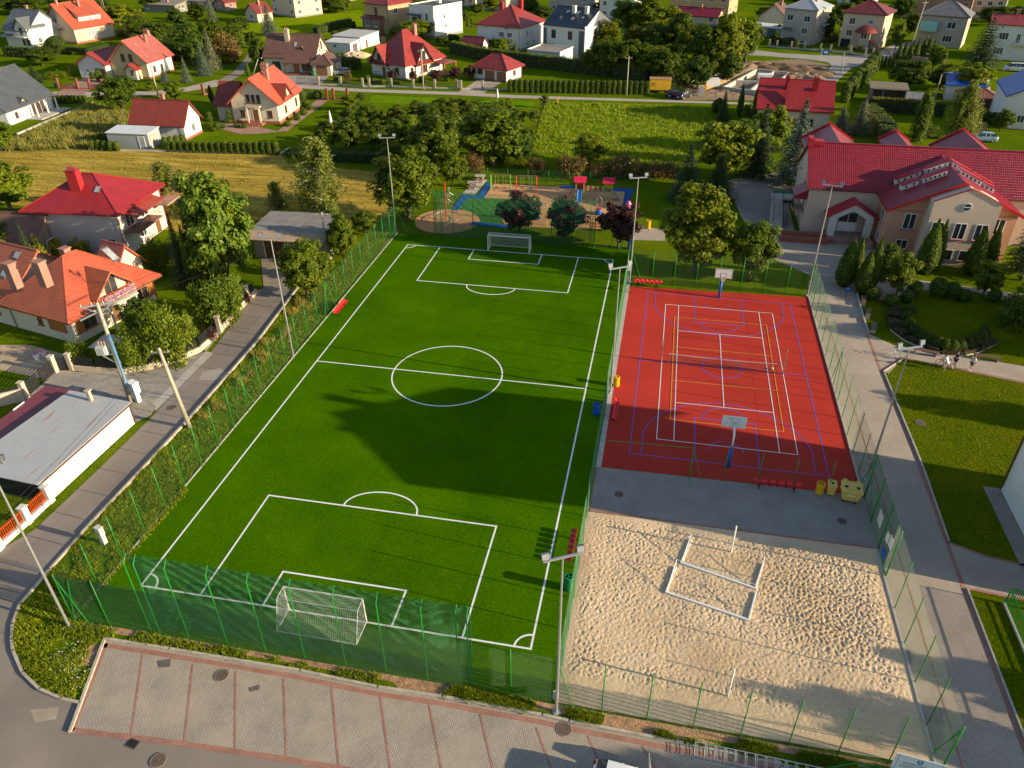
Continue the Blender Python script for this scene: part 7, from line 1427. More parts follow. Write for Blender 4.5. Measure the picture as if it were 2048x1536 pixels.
for bx, by, lb_ in ((421,252,'yellow cloud pruned shrub in the cream house garden, left'),(460,246,'yellow cloud pruned shrub by the cream house door, right')):
    t = thing('cloud_shrub', lb_, 'shrub', G2(bx, by)); H0, W0, (tm, cm) = proto('ball:1')
    for k, (z, w_) in enumerate(((0,1.7),(.9,1.25),(1.7,.9))): link_mesh('foliage', cm, t, (.1*k, 0, z+.1), (0,0,k), (w_/W0, w_/W0, .8/H0))
    link_mesh('stems', tm, t, (0,0,0), (0,0,0), (.25, .25, 2.0/H0))
for i, (bx, by, ty, w_) in enumerate(((436,258,244,16),(428,262,255,12),(447,256,248,12),(475,254,247,14),(490,256,248,12),(604,200,182,20),(622,198,186,12),(612,212,200,14),(620,220,206,14),(596,214,204,12),(608,230,218,16),(595,240,228,14),(634,192,184,10),(576,252,244,16),(602,192,176,8))): tree('ball:%d' % (1+i % 2), bx, by, ty, w_, 'small clipped garden bush round the cream house with balcony', 'garden bushes round the cream house')
tree('darkball:1', 636, 198, 180, 18, 'dark egg shaped bush beside the brick gate posts'); tree('dome:1', 425, 205, 170, 12, 'grey green column shrub at the left of the cream house')
# --- off to the right, outside the frame: trees whose shade falls on lawn and sand
for (x, y), h, w_, k, lb_ in (((75.0,29.0),7.0,5.0,'maple:1','leafy tree beyond the right edge shading the school lawn'),((66.0,-3.0),8.5,4.2,'maple:2','leafy tree beyond the right edge shading the sand'),((64.0,-7.5),9.0,5.0,'dark:1','leafy tree beyond the right edge below the paved path'),((68.0,1.0),7.0,4.0,'dark:2','leafy tree beyond the right edge by the green railing'),((72,-10),12,8,'maple:1','large tree beyond the lower right corner'),((75,41.5),8.5,6,'dark:1','leafy tree beyond the right edge shading the crescent, nearest the path'),((76,45),9,6,'dark:2','leafy tree beyond the right edge shading the crescent, second from the path'),((75,48.5),8,6,'maple:2','leafy tree beyond the right edge shading the crescent, third from the path'),((76,52),8.5,6,'dark:3','leafy tree beyond the right edge shading the crescent, nearest the school')): plant_at(k, (x, y), h, w_, lb_)
# --- grass and weeds as ground cover
def inside(p, poly):
    c = False; n = len(poly); j = n-1
    for i in range(n):
        if (poly[i][1] > p[1]) != (poly[j][1] > p[1]) and p[0] < (poly[j][0]-poly[i][0])*(p[1]-poly[i][1])/(poly[j][1]-poly[i][1])+poly[i][0]: c = not c
        j = i
    return c
def cover(name, poly, n, h, w_, m, seed, z=.01, mask=None, lean=.5):
    L = Leaves(seed); r = L.r; xs = [p[0] for p in poly]; ys = [p[1] for p in poly]; k = tries = 0
    while k < n and tries < n*12:
        tries += 1; p = (r.uniform(min(xs), max(xs)), r.uniform(min(ys), max(ys)))
        if not inside(p, poly): continue
        q = noise.noise((p[0]*.7, p[1]*.7, seed))
        if mask is not None and q < mask: continue
        hh = h*(.6+.8*max(0, .5+q))*r.uniform(.6, 1.2)
        for b in range(3): L.blade(Vector((p[0]+r.gauss(0,.05), p[1]+r.gauss(0,.05), z)), Vector((r.gauss(0,lean), r.gauss(0,lean), 1)).normalized(), hh, w_)
        k += 1
    o = link_mesh(name, L.mesh(name, m)); o['kind'] = 'stuff'; return o
VP = px((165,1070),(42,1213),(30,1252),(31,1303),(52,1344),(85,1376),(126,1394),(160,1400),(205,1279),(338,1297),(600,1341),(750,1373),(765,1350),(600,1323),(300,1270),(150,1245),(230,1150),(375,985),(330,890))
cover('verge_grass', VP, 11000, .22, .028, LM['grassb'], 3, .012, -.25)
cover('verge_grass', px((885,1394),(1084,1431),(1138,1443),(1200,1452),(1210,1432),(1125,1416),(940,1380),(905,1374)), 2600, .24, .030, LM['grassb'], 4, .012, -.1)
cover('verge_grass', px((1215,1452),(1369,1488),(1500,1515),(1700,1556),(1820,1550),(1640,1512),(1372,1464)), 4200, .24, .030, LM['grassb'], 5, .012, .0)
cover('embankment_grass', px((160,1120),(385,960),(600,690),(700,570),(770,480),(790,445),(640,565),(597,580),(517,688),(378,846),(190,1060)), 8000, .17, .024, LM['grassb'], 6, .012, -.2)
cover('embankment_weeds', px((380,850),(430,800),(520,690),(600,590),(640,570),(620,620),(560,690),(440,830)), 500, .5, .03, LM['straw'], 7, .012, .15)
cover('dry_grass', px((60,268),(185,208),(258,228),(262,240),(182,297),(10,303),(8,290)), 5000, .9, .07, LM['straw'], 8, .005, -.3)
cover('meadow_grass', px((1090,205),(1400,214),(1433,242),(1390,328),(1340,338),(1062,313)), 9000, .45, .055, LM['meadow'], 9, .004, -.35)
cover('lawn_grass', [(52.2,14.2),(52.3,22),(52.1,35.7),(54.4,38.4),(63,36.2),(66,34),(66,24),(60,13),(54,13.1)], 7000, .07, .02, LM['grassb'], 10, .012, -.4, .9)
cover('hay_stubble', px((-60,420),(0,400),(395,465),(520,435),(690,450),(780,430),(790,345),(560,314),(180,303),(0,308),(-60,330)), 5000, .14, .05, LM['straw'], 12, .004, .05, 1.0)
L = Leaves(40)      # white clover heads on the corner verge
for k in range(160):
    p = G(140+L.r.gauss(0,28)*.8, 1330+L.r.gauss(0,22)); L.leaf(Vector((p.x, p.y, .17)), Vector((0,0,1)), .06, 1)
o = link_mesh('clover_flowers', L.mesh('clover_flowers', mat('clover_white', (.6,.6,.5), .8))); o['kind'] = 'stuff'
# ------------------------------------------------------------------ poles, lamps and wires
INSUL = mat('porcelain', (.30,.16,.10), .3, .1); BLUEPIPE = mat('blue_conduit', (.01,.22,.50), .45, .1)
t = thing('transformer_pole', 'tall concrete power pole with transformer and blue conduits by the paved drive', 'power pole', G2(262,803))
MB().tube([(0,0,0),(0,0,5),(0,0,9.7)], [.21,.17,.13], 10).build('pole', POLEC, t, True)
MB().beam((-1.1,-.75,9.5),(1.1,.75,9.5), .12, .14).beam((-.6,-.3,9.0),(.5,.45,9.0), .09, .1).beam((-.9,-.6,9.45),(0,0,8.7), .05, .05).beam((.9,.6,9.45),(0,0,8.7), .05, .05).beam((-.3,-.1,8.8),(-1.3,-.9,8.4), .12, .09).build('cross_arm', GALV, t)
for k in (-1,-.35,.35,1): MB().lathe([(.04,9.5),(.07,9.58),(.045,9.64),(.07,9.7),(.03,9.8)], (k*1.0, k*.68, 0), 8).build('insulator', INSUL, t)
tr = MB().obox((-1.15,-.55,4.9),(.75,.15,0),(-.1,.55,0),(0,0,.85)); 
for k in range(7): tr.obox((-1.13+.105*k,-.58+.02*k,4.98),(.03,.006,0),(.015,-.10,0),(0,0,.68))
trf = tr.build('transformer', mat('transformer_grey',(.38,.42,.43),.5,.06), t)
for k in range(3): MB().lathe([(.05,5.75),(.07,5.85),(.045,5.92),(.07,6.0),(.025,6.15)], (-1.0+.25*k,-.25+.05*k,0), 8).build('bushing', INSUL, trf)
MB().beam((0,0,4.85),(-1.3,-.3,4.85), .1, .1).beam((0,0,3.9),(-1.0,-.3,4.8), .07, .07).build('bracket', GALV, t)
MB().tube([(.10,-.16,6.6),(.24,-.10,6.9),(.27,-.05,6.2),(.30,-.05,3.2),(.42,-.12,2.5),(.42,-.12,1.7)], .03, 6).tube([(.05,-.2,6.4),(.18,-.18,6.7),(.2,-.16,5.8),(.24,-.12,3.0),(.3,-.2,2.2),(.33,-.2,1.6)], .03, 6).build('conduit', BLUEPIPE, t)
t = thing('utility_cabinet', 'white electrical cabinet on a stand at the foot of the transformer pole', 'cabinet', G2(277,803), R(-20))
MB().box(-.22,.22,-.18,.18,0,1.0).build('stand', WPAINT, t); MB().box(-.42,.42,-.28,.28,1.003,2.0).box(-.46,.46,-.32,.32,2.003,2.06).build('cabinet_box', WPAINT, t); MB().box(-.38,.38,-.30,-.283,1.06,1.95).build('cabinet_door', mat('cabinet_door_white',(.66,.67,.66),.45,.04), t); MB().box(.22,.3,-.33,-.303,1.45,1.52).build('lock', BLACK, t)
t = thing('utility_cabinet', 'white meter pillar standing in the grass bank beside the near floodlight', 'cabinet', G2(210,1088), R(-15))
MB().box(-.20,.20,-.14,.14,0,.9).box(-.23,.23,-.17,.17,.903,1.55).box(-.25,.25,-.19,.19,1.553,1.6).build('cabinet_box', mat('weathered_white',(.58,.56,.52),.6,.12,4), t); MB().box(-.13,.02,-.20,-.173,1.0,1.15).build('warning_sticker', REDPL, t)
def pole(base, top, label, r=.12, m=None, name='utility_pole', arm=True):
    b = G(*base); zt = height_from(base, top[1]); tp = G(top[0], top[1], zt); t = thing(name, label, 'pole', (b.x, b.y)); d = (tp.x-b.x, tp.y-b.y)
    MB().tube([(0,0,-.05),(d[0],d[1],zt)], [r*1.3, r*.8], 8).build('pole', m or POLEC, t, True)
    if arm:
        MB().beam((d[0]-.7,d[1]-.2,zt-.4),(d[0]+.7,d[1]+.2,zt-.4), .08, .08).build('cross_arm', GALV, t)
        for k in (-.6,0,.6): MB().lathe([(.05,zt-.36),(.07,zt-.28),(.03,zt-.18)], (d[0]+k,d[1]+k*.3,0), 6).build('insulator', INSUL, t)
    return t, Vector((tp.x, tp.y, zt))
p2t, p2 = pole((380,856), (317,696), 'leaning concrete pole at the foot of the grass bank by the road', .15)
p3t, p3 = pole((657,522), (643,424), 'pale leaning pole at the corner of the flat roofed outbuilding', .11)
p4t, p4 = pole((847,179), (842,98), 'white concrete pole in front of the two gabled red roofed house', .13); p5t, p5 = pole((1253,191), (1258,112), 'slender pole behind the thuja hedge on the far road', .11); p6t, p6 = pole((317,193), (300,128), 'concrete pole beside the red tiled outbuilding on the far road', .13); p7t, p7 = pole((1816,110), (1852,2), 'power pole beside the slate roofed house on the street corner', .13); pole((1846,116), (1856,82), 'short pale post at the gate of the slate roofed house', .09, arm=False)
b = G2(216,49); t = thing('pole_frame', 'timber A shaped power pole beside the orange roofed house', 'pole', b); MB().tube([(-.7,0,0),(0,0,9.5)], .13, 7).tube([(.7,0,0),(.05,0,9.5)], .13, 7).tube([(-.35,0,4.5),(.35,0,4.5)], .06, 6).build('pole', OLDWOOD, t)
pole((527,62), (521,12), 'thin pale pole beside the spruce at the top left', .10)
def lamp(base, top, label):
    t, tp = pole(base, top, label, .10, name='street_lamp', arm=False); o = wmat(t).inverted() @ tp
    MB().tube([o, o+Vector((.5,-.3,.35)), o+Vector((1.0,-.6,.4))], .045, 6).build('arm', GALV, t); MB().obox(o+Vector((.85,-.62,.34)),(.6,-.36,.02),(.09,.15,0),(0,0,.13)).build('lamp_head', GALV, t)
lamp((1864,214), (1884,148), 'leaning street lamp beside the weeping willow'); lamp((1683,145), (1689,104), 'street lamp on the side street by the thuja wall'); lamp((505,152), (516,118), 'low garden lamp at the lane before the brown roofed house')
def wire(a, b, sag, label, r=.014):
    pts = [a.lerp(b, k/16)+Vector((0,0,-sag*4*(k/16)*(1-k/16))) for k in range(17)]
    o = MB().tube(pts, r, 4).build('overhead_wire', BLACK); return tag(o, label, 'wire', 'overhead wires')
far = G(-160,1190,6.5)
for k in (-.25, .25): wire(p2+Vector((k-.2,0,-.3+k*.3)), far+Vector((k,k,0)), .5, 'thin overhead wire running from the leaning road pole over the rusty roof')
p1 = G(262,803)+Vector((0,0,9.6)); wire(p1+Vector((.4,.3,-.6)), p2+Vector((0,0,-.2)), .4, 'overhead wire between the transformer pole and the leaning road pole'); wire(p1+Vector((.9,.6,0)), p3, 1.2, 'overhead wire from the transformer pole to the outbuilding corner pole')
for k in (-.5, .5): wire(p4+Vector((k,0,-.2)), p5+Vector((k,0,-.2)), 1.2, 'overhead wire along the far road between two poles')
wire(p6+Vector((0,0,-.2)), p4+Vector((0,0,-.2)), 1.5, 'overhead wire along the far road from the red tiled outbuilding')
# ------------------------------------------------------------------ fences of the gardens
def wall_fence(label, pts, wall_h, wall_m, panel_m, panel_h, pillars, pil_m, slat='h', gap=(), name='garden_fence', pw=.32, ph=1.7, capm=None):
    pts = [Vector((p[0], p[1], 0)) for p in pts]; o = pts[0]; t = thing(name, label, 'fence', o)
    wb = MB(); wb.wall_strip([(p-o)[:2] for p in pts], .28, 0, wall_h); 
    if wall_h > 0: wb.build('base_wall', wall_m, t)
    for i, (a, b) in enumerate(zip(pts, pts[1:])):
        if i in gap: continue
        d = (b-a); l = d.length; d /= l; sb = MB(); a2 = a-o+d*.18; l -= .36
        if slat == 'h':
            n = max(3, int(panel_h/.11))
            for k in range(n): sb.beam(a2+Vector((0,0,wall_h+.06+panel_h*k/n)), a2+d*l+Vector((0,0,wall_h+.06+panel_h*k/n)), .025, .075)
            for q in (.02, .5, .98): sb.beam(a2+d*l*q+Vector((0,0,wall_h)), a2+d*l*q+Vector((0,0,wall_h+panel_h)), .05, .05)
        else:
            n = int(l/.15)
            for k in range(n+1): sb.beam(a2+d*(l*k/n)+Vector((0,0,wall_h+.06)), a2+d*(l*k/n)+Vector((0,0,wall_h+panel_h)), .02 if slat == 'v' else .12, .025)
            for z in (.2, panel_h-.15): sb.beam(a2+Vector((0,0,wall_h+z)), a2+d*l+Vector((0,0,wall_h+z)), .03, .04)
        sb.build('panel', panel_m, t)
    for i in pillars:
        p = pts[i]-o; MB().box(p.x-pw/2,p.x+pw/2,p.y-pw/2,p.y+pw/2,0,ph).box(p.x-pw/2-.05,p.x+pw/2+.05,p.y-pw/2-.05,p.y+pw/2+.05,ph+.002,ph+.07).build('pillar', pil_m, t)
    return t
CWALL = mat('cream_wall', (.52,.42,.32), .85, .06, .8, .05, 14)
wall_fence('black slat fence on a low cream wall curving round the cream house garden', px((146,740),(195,744),(245,747),(300,738),(357,722),(400,703),(432,674)), .55, CWALL, GATEB, .95, (0,), CWALL, ph=1.75, pw=.4)
wall_fence('low cream wall with letter box pillar and black panels along the narrow road', px((441,664),(472,628),(497,602),(512,588)), .6, CWALL, GATEB, .9, (0,2), CWALL, ph=1.8, pw=.4)
wall_fence('black sliding gate between cream pillars at the paved drive', px((54,797),(82,768),(112,744)), 0, CWALL, GATEB, 1.4, (0,2), CWALL, ph=1.7, pw=.42, name='slatted_gate'); wall_fence('cream garden wall beside the sliding gate at the left edge', px((-60,840),(0,812),(50,800)), 1.2, CWALL, GATEB, .3, (), CWALL)
wall_fence('black pedestrian gate between the two cream gate pillars', px((116,742),(142,740)), 0, CWALL, GATEB, 1.4, (), CWALL, name='slatted_gate')
wall_fence('orange board fence with white pillars beside the rusty roofed shed', px((102,1004),(58,1046),(0,1098),(-60,1150)), .4, WHITE, mat('orange_stained_boards',(.55,.085,.012),.55,.12,3.0), 1.0, (0,1,2), WHITE, slat='b', ph=1.5, pw=.45, name='board_fence')
SPOST = mat('stone_post', (.32,.27,.21), .9, .15, 2.0); BPOST = mat('red_brick_post', (.22,.065,.042), .85, .12, 2.0)
wall_fence('row of stone posts with black panels along the far road before the red roofed houses', px((638,170),(682,171),(726,174),(739,174),(783,174),(827,176),(870,177),(914,178),(922,179),(965,179),(1017,181)), .3, CONC, GATEB, .9, range(11), SPOST, slat='v', gap=(2,7,8), ph=1.8, pw=.45)
wall_fence('black railing and gate before the brown roofed house', px((592,166),(615,167),(637,169)), 0, CONC, GATEB, 1.3, (), SPOST, slat='v', name='slatted_gate')
wall_fence('red brick posts with low panels before the carport drive', px((118,177),(157,178),(181,178),(207,179),(222,180)), .25, PLINTH, BPOST, .8, range(5), BPOST, gap=(1,), ph=2.1, pw=.45)
wall_fence('red brick posts and low fence beside the orchard at the far road', px((600,188),(655,200),(668,200),(696,200)), .1, PLINTH, GATEB, 1.0, (1,2,3), BPOST, slat='v', ph=2.2, pw=.45)
wall_fence('single red post with white kerb by the cream house hedge', px((408,190),(424,188)), .3, PLINTH, GATEB, .6, (0,), BPOST, ph=2.1, pw=.45)
wall_fence('stone posts with low railing before the grey house and the beige house', px((1538,94),(1553,96),(1582,98),(1608,100),(1640,103),(1660,105),(1700,108),(1730,112),(1745,112)), .4, CONC, GATEB, .7, range(9), SPOST, slat='v', ph=1.8, pw=.48)
wall_fence('low pinkish wall with pale posts on the street corner', px((1780,118),(1800,116),(1850,124),(1888,126)), 1.0, mat('pinkish_wall',(.40,.25,.19),.85,.1,1.0), GATEB, .3, (0,2,3), SPOST, ph=1.9, pw=.5)
fence('wire_fence', (-2.0,82.0), (29.0,83.4), 1.7, 'low green wire mesh fence at the far side of the playground', 3.0, wire=.003, sp=.09, rails=False)
fence('wire_fence', (-81.0,92.5), (-75.5,104.0), 1.3, 'low mesh fence on the plot of the white bungalow', 3.0, wire=.003, sp=.10, rails=False)
dw = MB().wall_strip(px((35,270),(110,238),(186,207)), .25, 0, .35).build('plot_wall', CONC); tag(dw, 'long pale kerb wall between the bungalow terrace and the rough plot', 'wall')
# ------------------------------------------------------------------ playground
t = thing('climbing_mast', 'red mast with rope cone standing on the round tan pad', 'climbing frame', (2.54,64.92)); MB().tube([(0,0,0),(0,0,5.2)], .09, 10).build('mast', mat('red_steel',(.45,.03,.02),.4,.08), t)
rp = MB()
for k in range(8): a = 2*PI*k/8; rp.tube([(.1*math.cos(a),.1*math.sin(a),3.9),(1.9*math.cos(a),1.9*math.sin(a),.45)], .016, 4)
for q in (.4,.6,.8,1.0): rp.tube([(.1+(1.8*q)*math.cos(2*PI*k/8),(1.8*q)*math.sin(2*PI*k/8),3.9-3.45*q) for k in range(9)], .014, 4, cap=False)
rp.build('rope_net', mat('dark_rope',(.08,.05,.04),.8,.1), t); MB().tube([(1.9*math.cos(2*PI*k/24),1.9*math.sin(2*PI*k/24),.45) for k in range(25)], .04, 6, cap=False).build('ring', GALV, t)
def swing(a, b, m, label):
    a, b = Vector((*a,0)), Vector((*b,0)); d = b-a; l = d.length; t = thing('swing', label, 'swing', a, math.atan2(d.y, d.x)); fr = MB()
    for x in (0, l): fr.tube([(x,-.8,0),(x,-.55,1.3),(x,0,2.35)], .055, 7).tube([(x,.8,0),(x,.55,1.3),(x,0,2.35)], .055, 7)
    fr.build('frame', m, t); MB().tube([(0,0,2.35),(l,0,2.35)], .05, 7).build('top_bar', mat('brown_bar',(.20,.09,.05),.5,.08), t)
    for k in (.3, .7):
        s_ = MB().box(l*k-.22,l*k+.22,-.09,.09,.48,.52).build('swing_seat', BLACK, t); MB().tube([(l*k-.2,0,.52),(l*k-.2,0,2.33)], .012, 4).tube([(l*k+.2,0,.52),(l*k+.2,0,2.33)], .012, 4).build('chain', GALV, s_)
LGREEN = mat('light_green_steel', (.20,.42,.08), .4, .08); YST = mat('yellow_steel', (.55,.40,.03), .4, .08); RST = mat('red_play_steel', (.50,.03,.03), .4, .08)
swing((5.9,77.3), (8.7,77.7), LGREEN, 'double swing with light green curved legs'); swing((9.6,77.5), (12.5,77.9), RST, 'double swing with red curved legs')
t = thing('play_tower', 'play set of two green posted towers with pink roofs, bridge and blue slide', 'play tower', (19.0,76.4), R(4))
for x in (0, 4.0):
    pm = MB()
    for u in (-.55,.55):
        for v in (-.5,.5): pm.box(x+u-.06,x+u+.06,v-.06,v+.06,0,2.7)
    pm.build('tower_post', LGREEN, t); MB().box(x-.48,x+.48,-.48,.48,1.2,1.28).build('platform', OLDWOOD, t)
    MB().add([(x-.85,-.75,2.55),(x+.85,-.75,2.55),(x+.85,0,3.15),(x-.85,0,3.15),(x-.85,.75,2.55),(x+.85,.75,2.55)]+[(x-.85,-.75,2.47),(x+.85,-.75,2.47),(x+.85,0,3.07),(x-.85,0,3.07),(x-.85,.75,2.47),(x+.85,.75,2.47)], [(0,1,2,3),(3,2,5,4),(7,6,9,8),(8,9,10,11),(1,0,6,7),(4,5,11,10),(0,3,9,6),(3,4,10,9),(2,1,7,8),(5,2,8,11)]).build('tower_roof', mat('pink_red_panel',(.55,.02,.07),.4,.06), t)
    MB().box(x-.5,x+.5,.46,.5,1.3,2.0).build('side_panel', YST if x else RST, t)
br = MB()
for k in range(9): br.box(.65+.31*k,.65+.31*k+.26,-.4,.4,1.15,1.2)
br.build('bridge_deck', OLDWOOD, t); pn = MB()
for k in range(8): pn.box(.66+.345*k,.66+.345*k+.28,-.44,-.41,1.25,2.0,k % 2)
pn.build('bridge_panel', [RST, LGREEN], t)
sl = MB().obox((-.28,-2.7,.25),(.56,0,0),(0,2.2,1.05),(0,.0,.05)).obox((-.31,-2.7,.25),(.05,0,0),(0,2.2,1.05),(0,0,.2)).obox((.26,-2.7,.25),(.05,0,0),(0,2.2,1.05),(0,0,.2)); sl.build('slide', mat('blue_slide',(.10,.28,.62),.3,.05), t)
MB().obox((4.62,-.3,.05),(.9,-.5,0),(.2,.5,0),(0,0,.06)).obox((4.5,-.25,1.25),(1.0,-.35,-1.15),(.16,.45,0),(0,0,.06)).build('ramp', OLDWOOD, t); MB().tube([(-.6,-.4,1.2),(-1.3,-.5,.9),(-1.6,-.5,0)], .04, 6).tube([(-.6,.4,1.2),(-1.3,.4,.9),(-1.6,.4,0)], .04, 6).tube([(-1.3,-.5,.9),(-1.3,.4,.9)], .03, 5).build('climbing_bar', RST, t)
t = thing('basket_swing', 'yellow legged basket swing between the purple plum trees', 'swing', (14.4,66.3), R(8)); fr = MB()
for x in (-1.5, 1.5): fr.tube([(x,-1.3,0),(x,0,2.6)], .06, 7).tube([(x,1.3,0),(x,0,2.6)], .06, 7)
fr.build('frame', YST, t); MB().tube([(-1.6,0,2.6),(1.6,0,2.6)], .06, 7).build('top_bar', GALV, t); bk = MB().tube([(.6*math.cos(2*PI*k/20),.6*math.sin(2*PI*k/20),.55) for k in range(21)], .06, 6, cap=False).lathe([(.05,.5),(.55,.54)], n=16).build('basket', mat('blue_black_basket',(.02,.06,.12),.6), t)
MB().tube([(-.5,0,.6),(-.5,0,2.55)], .015, 4).tube([(.5,0,.6),(.5,0,2.55)], .015, 4).build('chain', GALV, bk)
t = thing('spring_rocker', 'blue and red rocker with white hoop behind the deep purple plum tree', 'rocker', (22.3,70.4)); MB().lathe([(.28,.05),(.38,.3),(.40,.6),(.32,.85)], n=14).build('tub', BLUEPL, t); MB().box(-.35,.35,-.3,.3,.86,.98).build('seat', REDPL, t); MB().tube([(.38*math.cos(2*PI*k/20),.25,1.75+.65*math.sin(2*PI*k/20)) for k in range(21)], .03, 6, cap=False).build('hoop', GALV, t)
t = thing('play_balloon', 'pink flower shaped panel on a blue post by the playground gate', 'play figure', (26.2,70.6)); MB().tube([(0,0,0),(0,0,1.3)], .06, 8).build('post', BLUEPL, t); MB().lathe([(.05,1.25),(.32,1.4),(.40,1.7),(.22,2.05),(.04,2.15)], n=12).build('bud', mat('pink_plastic',(.62,.10,.22),.4,.08), t); MB().lathe([(.10,.9),(.36,1.1),(.42,1.3)], n=12).build('cup', mat('violet_plastic',(.16,.07,.32),.4,.08), t)
t = thing('low_barrier', 'grey tubular barrier with red rail at the front edge of the playground', 'barrier', (20.6,66.4), R(-2)); MB().tube([(0,0,0),(0,0,.9),(2.8,0,.9),(2.8,0,0)], .045, 7).build('frame', GALV, t); MB().tube([(0,0,.45),(2.8,0,.45)], .035, 6).build('middle_rail', RST, t)
BS = mat('worn_bench_slats',(.16,.085,.06),.7,.2,4)
def bench(loc, rz, label, m=WOOD, L=1.9, back=True):
    t = thing('bench', label, 'bench', loc, rz); s_ = MB()
    for k in range(4): s_.box(-L/2,L/2,-.22+.115*k,-.22+.115*k+.09,.42,.46)
    s_.build('seat', m, t)
    if back:
        b_ = MB(); 
        for k in range(2): b_.obox((-L/2,.25+.03*k,.58+.15*k),(L,0,0),(0,.035,0),(0,.02,.10))
        b_.build('backrest', m, t)
    for x in (-L/2+.25, L/2-.25): MB().box(x-.05,x+.05,-.22,.24,0,.417).build('leg', CONC if not back else BLACK, t)
bench((19.0,65.2), R(2), 'dark bench under the middle plum tree'); bench((22.6,65.0), R(2), 'dark bench under the deep purple plum tree')
for (bx, by), rz, lb_ in (((1726,606),78,'slatted bench beside the paved path, farthest up the path'),((1735,632),76,'slatted bench beside the paved path, second up the path'),((1746,660),76,'slatted bench beside the paved path, nearest the crossing'),((1850,709),-12,'long slatted bench beside the crossing path behind the white bicycle'),((1972,720),-9,'long slatted bench behind the girl in the white shirt')): bench(G2(bx, by), R(rz), lb_, BS, 1.9 if by < 700 else 2.3, False)
for (x, y), lb_ in (((2.9,78.3),'concrete picnic table with benches, the nearer of the pair'),((3.3,82.0-.6),'concrete picnic table with benches, the farther of the pair')):
    t = thing('picnic_table', lb_, 'picnic table', (x, y), R(8)); MB().box(-.75,.75,-.5,.5,.70,.78).build('table_top', CONC, t); MB().box(-.45,-.3,-.35,.35,0,.697).box(.3,.45,-.35,.35,0,.697).build('table_leg', CONC, t)
    for v in (-1.0, 1.0): o = MB().box(-.75,.75,v-.18,v+.18,.42,.48).build('bench_seat', WOOD, t); MB().box(-.5,-.35,v-.15,v+.15,0,.417).box(.35,.5,v-.15,v+.15,0,.417).build('bench_leg', CONC, o)
for (x, y), lb_ in (((1.2,70.6),'small grey exercise machine left of the red mast, nearer'),((.6,73.4),'small grey exercise machine left of the red mast, farther')):
    t = thing('exercise_machine', lb_, 'exercise machine', (x, y), R(20)); MB().tube([(0,0,0),(0,0,1.5)], .06, 8).build('post', GALV, t); MB().tube([(-.6,0,.3),(0,0,.8),(.6,0,.3)], .035, 6).tube([(-.3,0,1.4),(.3,0,1.4)], .03, 6).build('handle', GALV, t); MB().box(-.3,.3,-.18,.18,.25,.3).build('footboard', mat('orange_board',(.5,.16,.02),.5), t)
MB().tube([(0,0,0),(0,0,1.4),(1.6,0,1.4),(1.6,0,0)], .03, 6).tube([(0,0,.7),(1.6,0,.7)], .025, 6).build('frame', GREENP, thing('gate_rail', 'thin dark green railing at the playground gate by the yellow bin', 'railing', G2(1272,462), R(-5)))
MB().box(-.25,.25,-.02,.02,1.55,2.25).build('panel', WPAINT, thing('notice_board', 'white notice fixed to the far floodlight mast', 'notice', (27.72,50.05), 0))
